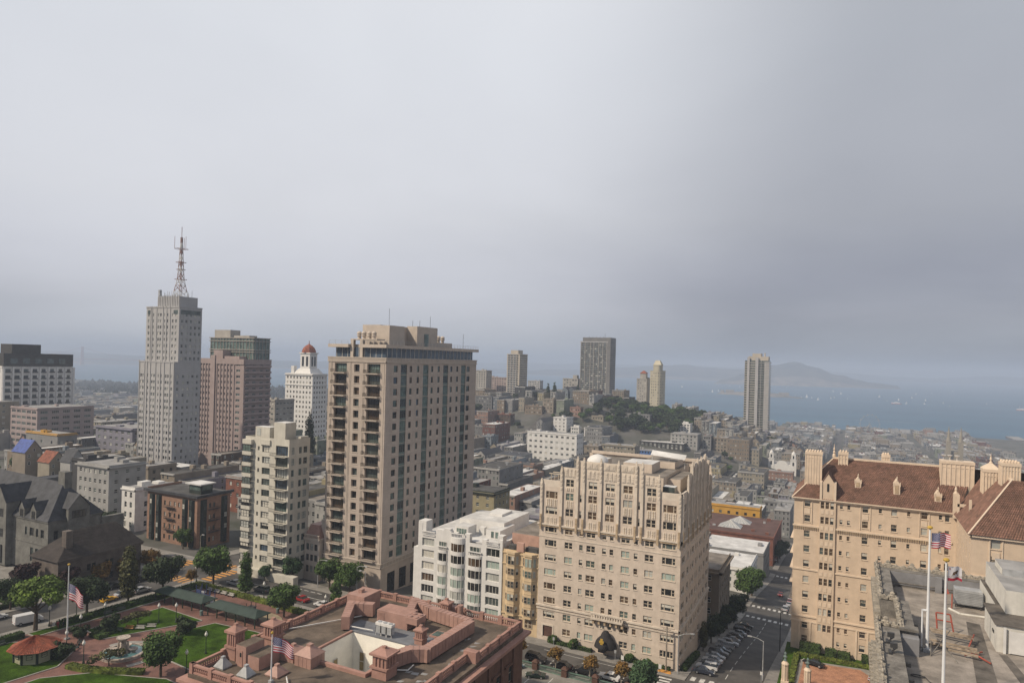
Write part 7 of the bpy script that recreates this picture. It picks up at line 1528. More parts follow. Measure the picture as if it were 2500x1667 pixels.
# ================================================================== TREES AND HEDGES
def leafmat(name, rgb, rgb2): return mat(name, rgb, 0.75, 0.3, 0.35, rgb2=rgb2, island=0.45, spec=0.25)
leafmat('leaf_green', (0.06, 0.105, 0.022), (0.028, 0.05, 0.014)); leafmat('leaf_dark', (0.032, 0.05, 0.018), (0.016, 0.026, 0.011)); leafmat('leaf_olive', (0.075, 0.075, 0.025), (0.035, 0.038, 0.016)); leafmat('leaf_bright', (0.10, 0.15, 0.02), (0.045, 0.075, 0.014)); leafmat('leaf_orange', (0.19, 0.10, 0.025), (0.085, 0.06, 0.018)); leafmat('leaf_purple', (0.035, 0.016, 0.016), (0.018, 0.009, 0.010)); leafmat('leaf_blue', (0.05, 0.095, 0.04), (0.024, 0.045, 0.02)); mat('bark', (0.10, 0.075, 0.055), 0.9, 0.25, 1.5); mat('bark_pale', (0.34, 0.30, 0.25), 0.9, 0.2, 1.5)
def crown(seed, lobes, n, leaf):
    """leaf-sized faces through the volume of several uneven lobes (x,y,z,rx,rz); denser to the outside"""
    r = random.Random(seed); m = M(); vol = [a[3] ** 2 * a[4] for a in lobes]
    for _ in range(n):
        lx, ly, lz, rx, rz = r.choices(lobes, vol)[0]
        d = Vector((r.gauss(0, 1), r.gauss(0, 1), r.gauss(0, 1))).normalized(); q = r.uniform(.45, 1.0) ** .55 * r.uniform(.88, 1.1)
        p = Vector((lx + d.x * rx * q, ly + d.y * rx * q, lz + d.z * rz * q))
        nn = (d + Vector((r.gauss(0, .5), r.gauss(0, .5), r.gauss(.25, .5)))).normalized(); a = nn.orthogonal().normalized(); a.rotate(Matrix.Rotation(r.uniform(0, 6.28), 3, nn)); b = nn.cross(a); s = leaf * r.uniform(.6, 1.35); e = leaf * r.uniform(.4, .9)
        m.quad(tuple(p - a * s - b * e * .3), tuple(p - a * .1 * s - b * e), tuple(p + a * s + b * e * .3), tuple(p + a * .1 * s + b * e))
    return m
def lobes_round(seed, rr, zc, k=9, flat=.75, spread=.62):
    r = random.Random(seed); L_ = [(0, 0, zc, rr * .72, rr * .72 * flat)]
    for i in range(k):
        t = i * 2.4 + r.uniform(-.4, .4); q = rr * spread * r.uniform(.55, 1.1); L_.append((q * math.cos(t), q * math.sin(t), zc + rr * flat * r.uniform(-.45, .55), rr * r.uniform(.3, .48), rr * flat * r.uniform(.3, .46)))
    return L_
TREEP = {}
def trunk(h, r0, br, seed, mt):
    r = random.Random(seed); m = M(); m.tube((0, 0, -1), (.1, 0, h * .55), r0, r0 * .7, k=8); m.tube((.1, 0, h * .55), (.0, .1, h), r0 * .7, r0 * .4, k=7)
    for i in range(6):
        t = i * 1.05 + r.uniform(-.3, .3); m.tube((.1, 0, h * r.uniform(.5, .8)), (br * math.cos(t), br * math.sin(t), h * r.uniform(1.0, 1.25)), r0 * .42, r0 * .14, k=5)
    return m.mesh('trunk', [mt])
def species(key, lobes, n, leaf, mt, th, tr, br, bark='bark', seed=1): TREEP[key] = (crown(seed, lobes, n, leaf).mesh('crown', [mt]), trunk(th, tr, br, seed, bark))
species('ficus', lobes_round(1, 5.6, 7.0, 13, .95), 5200, .40, 'leaf_green', 6.0, .42, 2.8, seed=1)
species('ficus2', lobes_round(2, 5.6, 7.2, 12, .95), 4800, .40, 'leaf_dark', 5.6, .42, 2.6, seed=2)
species('spread', [(-3, 0, 9.6, 3.0, 1.9), (2.6, 1, 10.0, 3.3, 2.0), (0, -2.4, 8.6, 2.8, 1.8), (.5, 2.6, 10.6, 2.7, 1.7), (5.2, -.6, 8.6, 2.2, 1.5), (-5.6, .6, 8.2, 2.0, 1.4), (0, 0, 11.2, 2.6, 1.5)], 5600, .42, 'leaf_bright', 6.6, .55, 3.6, seed=3)
species('olive', [(0, 0, 4, 2.0, 2.2), (.3, .2, 7, 2.4, 2.8), (-.4, -.3, 10, 2.1, 2.8), (.2, 0, 13, 1.5, 2.4), (1.2, .8, 6, 1.6, 1.6), (-1.3, -.6, 8, 1.5, 1.8)], 2600, .38, 'leaf_olive', 9, .3, .9, seed=4)
species('cypress', [(0, 0, 3 + 2.5 * k, 2.7 + (.4 if k < 4 else -.4 * (k - 4)), 2.4) for k in range(9)] + [(.8 * math.cos(k * 2), .8 * math.sin(k * 2), 4 + 2.1 * k, 1.5, 1.8) for k in range(9)], 3600, .42, 'leaf_dark', 22, .5, .6, seed=5)
species('conifer', [(0, 0, 2.2 + 1.5 * k, 1.9 - .22 * k, 1.5) for k in range(6)] + [(.7 * math.cos(k * 2.2), .7 * math.sin(k * 2.2), 2 + 1.2 * k, 1.2, 1.2) for k in range(6)], 1900, .34, 'leaf_green', 8, .22, .4, seed=6)
species('plum', lobes_round(7, 3.9, 5.6, 9, .8), 2400, .38, 'leaf_purple', 4, .28, 2.0, seed=7)
species('autumn', lobes_round(8, 3.6, 5.8, 9, .95), 1700, .36, 'leaf_orange', 4.6, .24, 1.8, seed=8)
species('street', lobes_round(9, 2.2, 4.8, 8, .85), 900, .28, 'leaf_orange', 4.0, .16, 1.1, 'bark_pale', seed=9)
species('pollard', lobes_round(10, 3.4, 5.0, 9, .9), 2300, .34, 'leaf_blue', 3.2, .26, 1.6, seed=10)
species('shrub', lobes_round(11, 2.0, 1.6, 8, .8), 1300, .28, 'leaf_dark', 1.4, .12, .9, seed=11)
species('shrub_green', lobes_round(12, 1.8, 1.5, 8, .85), 1200, .27, 'leaf_green', 1.2, .12, .9, seed=12)
species('lace', [(-1.6, 0, 2.3, 1.4, .5), (.4, .4, 2.7, 1.6, .6), (1.9, -.3, 2.2, 1.3, .5), (3.0, .2, 1.8, .9, .4)], 520, .26, 'leaf_olive', 1.9, .16, 2.4, seed=13)
species('far', lobes_round(14, 5, 6.0, 9, .8), 620, .85, 'leaf_dark', 4, .4, 2, seed=14)
species('far_green', lobes_round(15, 5, 6.0, 9, .75), 620, .85, 'leaf_green', 4, .4, 2, seed=15)
species('far_pine', [(0, 0, 3 + 2.4 * k, 2.9 - .5 * k, 1.7) for k in range(5)], 420, .8, 'leaf_dark', 10, .35, .6, seed=16)
def tree(key, x, y, lab, s=1.0, rz=0.0, z=None, group=None, name='tree', sz=None):
    z = terr(x, y) if z is None else z
    t = thing(name, lab, 'shrub' if name == 'shrub' else 'tree', (x, y, z), group); t.scale = (s, s, sz or s); t.rotation_euler = (0, 0, rz)
    for nm, me in (('crown', TREEP[key][0]), ('trunk', TREEP[key][1])):
        o = bpy.data.objects.new(nm, me); COL.objects.link(o); o.parent = t
    return t
GP = 'park and street trees'
for key, x, y, s, rz, lab in (
    ('spread', -206.8, 114.6, 1.2, .3, 'big spreading bright green tree by the street behind the kiosk'), ('ficus2', -206.6, 129, 1.12, 1, 'dense dark green tree behind the park flagpole'), ('olive', -206.4, 142.2, 1.25, 2, 'tall olive-brown feathery tree on the west pavement'),
    ('ficus2', -206.3, 154.6, 1.18, 3, 'very dark round tree left of the green shelter roof'), ('ficus', -201.8, 171, 1.2, .5, 'large round green tree at the park corner by the orange crosswalk'), ('ficus', -152.5, 114.2, .98, 2.2, 'round green tree beside the fountain plaza'), ('autumn', -208.2, 167, .62, 1, 'thin young tree next to the orange crosswalk'),
    ('conifer', -185.0, 170.2, 1.35, .2, 'pointed conifer behind the playground benches'), ('autumn', -178.5, 178.8, .0, 0, ''), ('ficus', -158.5, 161.5, .92, 1.3, 'round dark tree at the club end of the playground'), ('conifer', -147.5, 173, 1.2, 1.1, 'bushy green conifer in front of the tall tan tower'),
    ('pollard', -182.2, 189.6, 1.25, 0, 'round tree in front of the little ornate townhouse'), ('ficus', -166.5, 191.5, .95, .4, 'left of two green trees at the foot of the tall tan tower'), ('ficus', -156.5, 190.6, .98, 2.4, 'right of two green trees at the foot of the tall tan tower'), ('conifer', -196.5, 181.5, .9, 2, 'slim conifer before the slim pale tower'), ('pollard', -191, 184.5, .78, 2, 'small round tree before the slim pale tower'),
    ('plum', -243, 131, 1.25, 0, 'big dark purple-leaved tree left of the long hall'), ('plum', -231, 138, 1.05, 1, 'dark purple tree before the south end of the long hall'), ('autumn', -230.6, 149, 1.0, 0, 'orange autumn tree at the middle of the long hall'), ('autumn', -230.4, 158, .95, 2, 'golden autumn tree at the north end of the long hall'), ('plum', -237, 170.2, .72, 2, 'small dark red tree at the north corner of the long hall'), ('autumn', -230.5, 167.4, 1.12, 4, 'tall yellow-orange tree by the Taylor Street corner'),
    ('ficus2', -230, 120, .9, 1, 'dark green tree by the street at the left edge'), ('ficus', -253, 198.5, .72, 0, 'round green street tree before the salmon corner block'), ('ficus2', -300, 198, .9, 1, 'dark green tree before the slim ornate white house'), ('ficus2', -312, 196.5, .95, 1, 'dark green tree before the white bay-windowed row'), ('far_green', -320, 191, .7, 1, 'yellow-green tree behind the stone house'), ('ficus', -483.8, 259.4, 1.5, 1, 'rounded bright green tree among the houses at the left edge'),
    ('pollard', -45.5, 171.5, 1.25, .6, 'bushy green tree at the corner of Sacramento and Mason'), ('street', -81, 172.0, 1.15, 0, 'orange-leaved street tree nearest the club corner'), ('street', -70.2, 172.2, 1.12, 1, 'orange-leaved street tree behind the green sports car'), ('street', -60.2, 172.0, 1.1, 2, 'orange-leaved street tree above the white sedan'), ('street', -51.6, 172.2, 1.12, 3, 'orange-leaved street tree left of the bushy green one'),
    ('olive', -40.2, 222, .62, 1, 'dark street tree along the gothic block on Mason, nearest'), ('ficus2', -40.2, 236, .72, 1, 'dark street tree along the gothic block on Mason, second'), ('ficus2', -40.2, 252, .75, 2, 'dark street tree along the gothic block on Mason, third'), ('ficus2', -40.2, 270, .85, 3, 'dark street tree along Mason below the tan bay house'), ('ficus2', -40.2, 292, .95, 3, 'dark street tree beside the Clay Street crosswalk'), ('ficus', -40.6, 331, 1.25, 2, 'tall yellow-green street tree on Mason past Clay Street'), ('ficus', -40.6, 346, 1.2, 1, 'bright street tree on Mason next to the white mansard house'), ('ficus2', -40.8, 480, 1.1, 1, 'dark tree on Mason beside the brick barn'), ('ficus2', -40.8, 496, 1.15, 2, 'dark tree on Mason farther along the brick barn'),
    ('cypress', -397, 428, 1.78, 0, 'tall dark columnar cypress before the cupola block'), ('ficus2', -385, 437, 1.3, 1, 'low dark tree right of the tall cypress'), ('ficus2', -409, 424, 1.2, 1, 'low dark tree left of the tall cypress'), ('shrub', -100, 190, .0, 0, '')):
    if lab: tree(key, x, y, lab, s, rz, group=GP)
for key, x, y, s, lab in (('shrub', -181.5, 107.5, 1.5, 'large dark shrub beside the kiosk lawn'), ('shrub', -191.3, 117.6, 1.2, 'dark shrub by the park flagpole'), ('shrub', -189.8, 125.3, 1.55, 'dark shrub behind the plaza benches'), ('lace', -188.2, 133, 1.3, 'low spreading reddish tree on the far lawn'), ('lace', -168.4, 111.4, 1.35, 'small gnarled tree on the near hedge of the plaza'), ('shrub', -171, 135.8, 1.6, 'brownish bush by the path between the lawns'), ('shrub_green', -95.9, 190.6, .8, 'potted bush before the yellow bay-windowed house'), ('shrub_green', -79, 191.2, 1.0, 'small bush in front of the garage of the gothic block'), ('shrub_green', -72.5, 191.2, 1.05, 'bushy shrub left of the dark canopy'), ('shrub_green', -55.0, 191.2, .95, 'bush right of the dark canopy'), ('shrub_green', -50.0, 191.2, .85, 'small bush near the corner of the gothic block')):
    tree(key, x, y, lab, s, WR.uniform(0, 6), group='shrubs', name='shrub')
# hedges: leafy boxes
def hedge(x0, x1, y0, y1, h, lab, mt='hedge_leaf', z=None, rnd=0.0, seed=1):
    r = random.Random(seed + int(x0 * 7 + y0 * 3)); m = M(); zb = (terr((x0 + x1) / 2, (y0 + y1) / 2) if z is None else z)
    zf = (lambda x, y: terr(x, y)) if z is None else (lambda x, y: z)
    nx = max(1, int((x1 - x0) / 3)); ny = max(1, int((y1 - y0) / 3))
    for i in range(nx):
        for k in range(ny):
            a0, a1 = x0 + (x1 - x0) * i / nx, x0 + (x1 - x0) * (i + 1) / nx; b0, b1 = y0 + (y1 - y0) * k / ny, y0 + (y1 - y0) * (k + 1) / ny; z0 = zf((a0 + a1) / 2, (b0 + b1) / 2)
            m.box(a0 + .06, a1 - .06, b0 + .06, b1 - .06, z0 - .3, z0 + h * .93)
    A = 2 * h * (x1 - x0 + y1 - y0) + (x1 - x0) * (y1 - y0)
    for _ in range(min(2600, int(A * 11))):
        t = r.random() * A; 
        if t < (x1 - x0) * (y1 - y0): p = Vector((r.uniform(x0, x1), r.uniform(y0, y1), h)); d = Vector((0, 0, 1))
        elif r.random() < (x1 - x0) / (x1 - x0 + y1 - y0): s_ = r.random() < .5; p = Vector((r.uniform(x0, x1), y0 if s_ else y1, r.uniform(0, h))); d = Vector((0, -1 if s_ else 1, .2))
        else: s_ = r.random() < .5; p = Vector((x0 if s_ else x1, r.uniform(y0, y1), r.uniform(0, h))); d = Vector((-1 if s_ else 1, 0, .2))
        p.z += zf(p.x, p.y); p += d * r.uniform(-.08, .14); nn = (d + Vector((r.gauss(0, .6), r.gauss(0, .6), r.gauss(0, .6)))).normalized(); a = nn.orthogonal().normalized(); b = nn.cross(a); s = r.uniform(.12, .3)
        m.quad(tuple(p - a * s), tuple(p - b * s * .7), tuple(p + a * s), tuple(p + b * s * .7))
    return tag(m.build('hedge', [mt]), lab, 'hedge', 'hedges')
hedge(-205.5, -203.2, 119.5, 143, 1.7, 'clipped hedge along the west pavement behind the benches'); hedge(-205.5, -203.2, 143.2, 165.6, 1.7, 'clipped hedge along the west pavement beside the shelter'); hedge(-205.5, -203.2, 64, 110, 1.7, 'clipped hedge along the street behind the kiosk')
hedge(-205.2, -185, 166.2, 168.2, 1.6, 'clipped hedge on the north side of the playground, left stretch', 'hedge_yellow'); hedge(-184.6, -170, 166.2, 168.2, 1.4, 'clipped hedge on the north side of the playground, right stretch', 'hedge_yellow'); hedge(-168, -150, 165.6, 168.2, 1.2, 'clipped hedge by the club end of the park', 'hedge_yellow')
hm_ = M(); hr2 = random.Random(6); arc = [(-175.4 + 1.0 * k, 105.4 + .11 * k + .018 * k * k) for k in range(19)]
for (ax, ay), (bx_, by_) in zip(arc, arc[1:]):
    z = terr(ax, ay); u = Vector((bx_ - ax, by_ - ay)); L_ = u.length; u /= L_; hm_.obox((ax, ay, z), (u.x, u.y), 0, L_, -1.05, 1.05, 0, 1.2)
    for q in range(46):
        e = hr2.uniform(-1.15, 1.15); tt = hr2.random(); zz = z + (1.22 if abs(e) < 1.0 else hr2.uniform(.1, 1.25)); px, py = ax + u.x * tt * L_ + u.y * e, ay + u.y * tt * L_ - u.x * e; s = hr2.uniform(.14, .28); d = Vector((hr2.gauss(0, 1), hr2.gauss(0, 1), hr2.gauss(0, 1))).normalized(); a = d.orthogonal().normalized() * s; b = d.cross(a) * .7; c = Vector((px, py, zz)); hm_.quad(tuple(c - a), tuple(c - b), tuple(c + a), tuple(c + b))
tag(hm_.build('hedge', ['hedge_yellow']), 'curved clipped hedge between the plaza and the near lawn', 'hedge', 'hedges')
hedge(-190.5, -186.0, 119.8, 122.4, 1.2, 'small hedge between the flagpole and the plaza'); hedge(-194, -187, 123.4, 126.0, 1.0, 'low hedge behind the plaza benches')
hedge(-78.5, -66.6, 190.6, 192.0, 1.1, 'low hedge in front of the gothic block left of the canopy'); hedge(-57.8, -43.5, 190.6, 192.0, 1.1, 'low hedge in front of the gothic block right of the canopy'); hedge(-41.2, -39.6, 194, 214, 1.4, 'hedge on Mason along the gothic block')
hedge(-12.6, 8.6, 222.2, 223.4, .9, 'bright low hedge on the far side of the orange courtyard', 'hedge_yellow', 89.3); hedge(-13.6, -12.2, 197, 222, .9, 'bright low hedge on the street side of the orange courtyard', 'hedge_yellow', 89.3)
hedge(-12.2, -6.6, 224.8, 227.2, 3.0, 'tall clipped bush against the peach block, left one', 'hedge_leaf', 89.3); hedge(-5.2, -2.2, 224.8, 227, 2.4, 'clipped bush against the peach block, second from left', 'hedge_leaf', 89.3); hedge(-1.9, 1.4, 224.6, 227, 2.3, 'clipped bush against the peach block, third from left', 'hedge_leaf', 89.3); hedge(4.6, 8.0, 223.8, 226.6, 2.6, 'rounded clipped bush nearest the hotel parapet', 'hedge_leaf', 89.3)
hedge(-250, -234, 122, 128, 1.6, 'hedge by the stone house forecourt'); hedge(-233.4, -231.8, 62, 126, 1.5, 'dark hedge across the street at the left edge')
# wooded slope of the far hill and scattered far trees
tr_ = random.Random(8); far_tr = []
for k in range(215):
    x, y = tr_.uniform(-350, -206), tr_.uniform(930, 1105)
    if clear(x - 3, x + 3, y - 3, y + 3) or True:
        if not any(a - 2 < x < b + 2 and c - 4 < y < d for a, b, c, d in NB): far_tr.append((x, y, tr_.uniform(.9, 1.75), tr_.choice(('far', 'far', 'far_green', 'far'))))
far_tr += [(-470, 1010, 1.9, 'far'), (-482, 1014, 1.7, 'far'), (-492, 1008, 1.6, 'far'), (-460, 1016, 1.6, 'far'), (-446, 1030, 1.9, 'far_pine'), (-436, 1034, 2.0, 'far_pine'), (-428, 1026, 1.5, 'far'), (-398, 1040, 1.7, 'far_pine'), (-520, 930, 1.6, 'far'), (-528, 924, 1.4, 'far'), (-375, 925, 1.5, 'far'), (-368, 930, 1.3, 'far'), (-262, 545, 1.3, 'far_green'), (-240, 560, 1.5, 'far'), (-228, 552, 1.5, 'far'), (-215, 560, 1.3, 'far_green'), (-110, 1120, 1.7, 'far'), (-120, 1150, 1.5, 'far'), (-95, 1180, 1.6, 'far'), (-560, 470, 1.8, 'far'), (-575, 480, 1.6, 'far')]
for l in lots:
    if l[0] == 'tree' and tr_.random() < .75:
        s = scr((l[1], l[2], terr(l[1], l[2]) + 8))
        if -30 < s[0] < 2530 and 200 < s[2] < 1500 and not any(a - 2 < l[1] < b + 2 and c - 2 < l[2] < d + 2 for a, b, c, d in KEEP): far_tr.append((l[1], l[2], tr_.uniform(.6, 1.15), tr_.choice(('far', 'far_green'))))
far_tr.sort(key=lambda t: math.hypot(t[0], t[1])); FT = M()
for n, (x, y, s, key) in enumerate(far_tr):
    if n < 300:
        t = tree(key, x, y, '', s, tr_.uniform(0, 6), group='trees among the far houses'); AUTO.append((t, ('large ' if s > 1.4 else 'small ' if s < .95 else '') + {'far': 'dark rounded tree', 'far_green': 'green rounded tree', 'far_pine': 'dark pointed tree'}[key], scr((x, y, terr(x, y) + 6 * s))))
W2 = M(); r = random.Random(77)
for k in range(2600):      # woods of the far shore at the left
    x = r.uniform(-5200, -1450); y = r.uniform(1500, 2550); s = r.uniform(10, 26)
    z = -14 + r.uniform(0, 10) + 14 * math.sin(x * .002) * (1 if x > -5000 else 0); a = r.uniform(0, 6.28)
    for q in range(3):
        b = a + q * 1.05; dx, dy = math.cos(b) * s, math.sin(b) * s; W2.tri((x - dx, y - dy, z), (x + dx, y + dy, z), (x + r.uniform(-4, 4), y, z + s * r.uniform(.7, 1.3)))
o = W2.build('distant_woods', ['wood_far']); tag(o, 'distant dark woods by the strait at the left', 'woods', kind='stuff')

# ================================================================== PARK FURNITURE
KI = thing('kiosk', 'octagonal cream park kiosk with red tiled roof', 'kiosk', (-187.2, 103.8, terr(-187, 104)))
kx, ky, kz = -187.2, 103.8, terr(-187, 104) + .2; oc = lambda rr, off=0: [(kx + rr * math.cos(k * math.pi / 4 + .39 + off), ky + rr * math.sin(k * math.pi / 4 + .39 + off)) for k in range(8)]
mat('kiosk_cream', (0.36, 0.35, 0.24), 0.85, 0.1, 0.6); mat('kiosk_green', (0.03, 0.045, 0.03), 0.7, 0.15)
m = M(); m.prism(oc(4.4), kz, kz + 3.5, 0); m.build('wall', ['kiosk_cream'], KI)
m = M(); pts = oc(4.45)
for p in pts: m.box(p[0] - .22, p[0] + .22, p[1] - .22, p[1] + .22, kz, kz + 3.5)
m.build('post', ['kiosk_green'], KI)
mat('tile_kiosk', (0.30, 0.085, 0.045), 0.8, 0.25, 0.8, rgb2=(0.17, 0.06, 0.04), island=0.3)
e = oc(6.0)
for k in range(8):
    p, q = Vector((*e[k], kz + 3.3)), Vector((*e[(k + 1) % 8], kz + 3.3)); c = Vector((kx, ky, kz + 6.0))
    m = M(); tiles(m, p, q, c, c + (p - q) * .004, 11, 12); m.tri(tuple(p), tuple(q), tuple(c)); m.tube(tuple(p), tuple(c), .12, k=5); m.build('roof_segment', ['tile_kiosk'], KI)
for k in (4, 5, 6, 7):
    a, b = pts[k], pts[(k + 1) % 8]; u = Vector((b[0] - a[0], b[1] - a[1])); L_ = u.length; u /= L_; window(KI, (a[0], a[1], 0), (u.x, u.y), (L_ * .3, L_ * .7, kz + 1.4, kz + 2.6), -.06, 'sash', 'kiosk_green', ['kiosk_cream', 'glass_dark'], joined=True)
FO = thing('fountain', 'tiered stone tortoise-style fountain in a round pool on the brick plaza', 'fountain', (-172, 117.5, terr(-172, 117.5)))
fz_ = terr(-172, 117.5) + .24; mat('fountain_stone', (0.42, 0.36, 0.31), 0.85, 0.25, 1.2); mat('pool_water', (0.10, 0.20, 0.21), 0.12, 0.15, 0.6, spec=0.6)
m = M(); m.lathe((-172, 117.5, fz_), [(5.6, 0), (5.6, .75), (5.3, .85), (4.9, .85), (4.9, .2)], 28); m.build('basin', ['fountain_stone'], FO)
m = M(); m.poly([(-172 + 4.95 * math.cos(k * .2244), 117.5 + 4.95 * math.sin(k * .2244), fz_ + .55) for k in range(28)]); m.build('water', ['pool_water'], FO)
m = M(); m.lathe((-172, 117.5, fz_ + .2), [(1.9, 0), (1.7, .7), (1.0, 1.2), (.8, 2.2), (.7, 3.3), (.9, 3.6)], 12); m.build('pedestal', ['fountain_stone'], FO)
m = M(); m.lathe((-172, 117.5, fz_ + 3.7), [(.6, 0), (1.3, .3), (1.75, .75), (1.7, .9), (1.4, .8), (.2, .7)], 18); m.build('upper_bowl', ['fountain_stone'], FO)
for k in range(4):
    a = k * math.pi / 2 + .6; x, y = -172 + 2.6 * math.cos(a), 117.5 + 2.6 * math.sin(a); m = M(); m.lathe((x, y, fz_ + .3), [(.5, 0), (.45, .5), (1.0, .9), (1.15, 1.25), (.9, 1.2), (.2, 1.05)], 12); m.build('shell_bowl', ['fountain_stone'], FO)
    x, y = -172 + 1.3 * math.cos(a), 117.5 + 1.3 * math.sin(a); m = M(); m.tube((x, y, fz_ + 1.1), (x - .1 * math.cos(a), y - .1 * math.sin(a), fz_ + 2.3), .3, .34, k=8); m.tube((x - .1 * math.cos(a), y - .1 * math.sin(a), fz_ + 2.3), (x - .15 * math.cos(a), y - .15 * math.sin(a), fz_ + 3.0), .3, .18, k=8); m.tube((x, y, fz_ + 2.8), (x - .7 * math.cos(a), y - .7 * math.sin(a), fz_ + 4.0), .14, .08, k=6); m.tube((x, y, fz_ + 1.2), (x + .9 * math.cos(a + .4), y + .9 * math.sin(a + .4), fz_ + 1.5), .2, .12, k=6); m.lathe((x - .15 * math.cos(a), y - .15 * math.sin(a), fz_ + 3.0), [(.12, 0), (.24, .18), (.2, .4), (.05, .5)], 8); m.build('figure', ['fountain_stone'], FO)
mat('shelter_green', (0.035, 0.055, 0.045), 0.6, 0.12, 0.5)
for x0, x1, lab in ((-203.0, -181.4, 'long dark green shelter roof on posts, left of the two'), (-178.4, -158.2, 'long dark green shelter roof on posts, right of the two')):
    z = terr((x0 + x1) / 2, 152) + .16; t = thing('park_shelter', lab, 'shelter', ((x0 + x1) / 2, 152, z), 'park shelters')
    m = M(); m.frustum(x0 - .8, x1 + .8, 148.9, 155.1, z + 3.3, x0 + 1.5, x1 - 1.5, 151.6, 152.4, z + 4.5); m.box(x0 - .8, x1 + .8, 148.9, 155.1, z + 3.1, z + 3.3); m.build('roof', ['shelter_green'], t)
    for k in range(6):
        for yy in (149.5, 154.5): m = M(); a = x0 + (x1 - x0) * k / 5; m.tube((a, yy, z), (a, yy, z + 3.2), .2, .17, k=8); m.build('post', ['kiosk_green'], t)
def lamp_proto():
    t = thing('lamp_post', '', 'lamp', (0, 0, 0)); m = M(); m.lathe((0, 0, 0), [(.32, 0), (.3, .5), (.16, .8), (.11, 1.2), (.09, 4.6), (.16, 4.75)], 8); a = m.build('post', ['kiosk_green'], t); a.location = (0, 0, 0)
    m = M(); m.lathe((0, 0, 4.75), [(.18, 0), (.36, .25), (.42, .55), (.3, .9), (.12, 1.1), (.16, 1.2), (.03, 1.4)], 10); m.build('globe', ['lamp_glass'], t, smooth=True)
    return t
mat('lamp_glass', (0.72, 0.71, 0.66), 0.3, 0.03); LP0 = lamp_proto(); first = True
for x, y, lab in ((-193.0, 119.0, 'globe lamp post right of the park flagpole'), (-197, 128.6, 'globe lamp post at the edge of the far lawn'), (-180.6, 140, 'globe lamp post at the corner of the far lawn by the shelter'), (-184.4, 137, 'globe lamp post in the middle of the far lawn'), (-184.6, 110.2, 'globe lamp post beside the large dark shrub'), (-174.6, 108.6, 'globe lamp post in front of the fountain plaza'), (-149.2, 119.0, 'globe lamp post left of the club roof corner'), (-155.0, 129.6, 'globe lamp post on the near lawn'), (-206.6, 126, 'tall globe lamp post on the west pavement behind the flag'), (-175.6, 169.6, 'globe lamp post on the north pavement by the white car'), (-208.6, 169.6, 'globe lamp post at the orange crosswalk corner'), (-150, 171, 'globe lamp post above the club balustrade'), (-206.8, 118.4, 'globe lamp post by the big spreading tree')):
    p = (x, y, terr(x, y) + .2)
    if first: LP0.location = p; LP0['label'] = lab; LP0['group'] = 'globe lamp posts'; first = False
    else: copy_tree(LP0, p, 0, lab, 'globe lamp posts')
mat('bench_pale', (0.46, 0.44, 0.41), 0.7, 0.12, 1.0); mat('bench_wood', (0.42, 0.22, 0.09), 0.7, 0.15, 1.0); mat('bench_green', (0.10, 0.12, 0.10), 0.7, 0.12)
def bench_proto(mt):
    t = thing('park_bench', '', 'bench', (0, 0, 0))
    for k in range(3): m = M(); m.box(-1.3, 1.3, -.1 + .2 * k, .07 + .2 * k, .52, .6); m.build('slat', [mt], t)
    for k in range(3): m = M(); m.box(-1.3, 1.3, .55 + .05 * k, .6 + .05 * k, .66 + .2 * k, .82 + .2 * k); m.build('back_slat', [mt], t)
    for s in (-1.1, 1.1): m = M(); m.box(s - .06, s + .06, -.1, .55, 0, .52); m.box(s - .06, s + .06, .5, .58, .52, 1.2); m.build('leg', ['metal_dark'], t)
    return t
BP = {k: bench_proto(k) for k in ('bench_pale', 'bench_wood', 'bench_green')}; used = set()
for k, x, y, rz, lab in (('bench_pale', -196.8, 165.2, 0, 'pale bench under the playground hedge, first from the left'), ('bench_pale', -193.4, 165.2, 0, 'pale bench under the playground hedge, second from the left'), ('bench_pale', -190.0, 165.2, 0, 'pale bench under the playground hedge, third from the left'), ('bench_pale', -186.6, 165.2, 0, 'pale bench under the playground hedge, fourth from the left'), ('bench_green', -187.6, 126.2, .35, 'grey-green bench behind the fountain, left end'), ('bench_wood', -186.4, 128.8, .35, 'orange wooden bench behind the fountain'), ('bench_pale', -184.0, 130.6, .5, 'pale bench behind the fountain, third in the row'), ('bench_pale', -182.6, 133.2, .6, 'pale bench behind the fountain, right end'), ('bench_green', -202.4, 133.4, R(90), 'long grey bench against the west hedge'), ('bench_green', -202.4, 137.6, R(90), 'long grey bench against the west hedge, farther one'), ('bench_green', -184.4, 112.8, 2.2, 'grey bench by the large dark shrub'), ('bench_green', -187.2, 115.6, 2.4, 'grey bench near the flagpole hedge'), ('bench_green', -202.0, 157, R(90), 'grey bench at the back of the playground, near one'), ('bench_green', -202.0, 161, R(90), 'grey bench at the back of the playground, far one'), ('bench_green', -202.2, 103.4, R(90), 'grey bench left of the kiosk')):
    p = (x, y, terr(x, y) + .18); b0 = BP[k]
    if k not in used: b0.location = p; b0.rotation_euler = (0, 0, rz); b0['label'] = lab; b0['group'] = 'park benches'; used.add(k)
    else: copy_tree(b0, p, rz, lab, 'park benches')
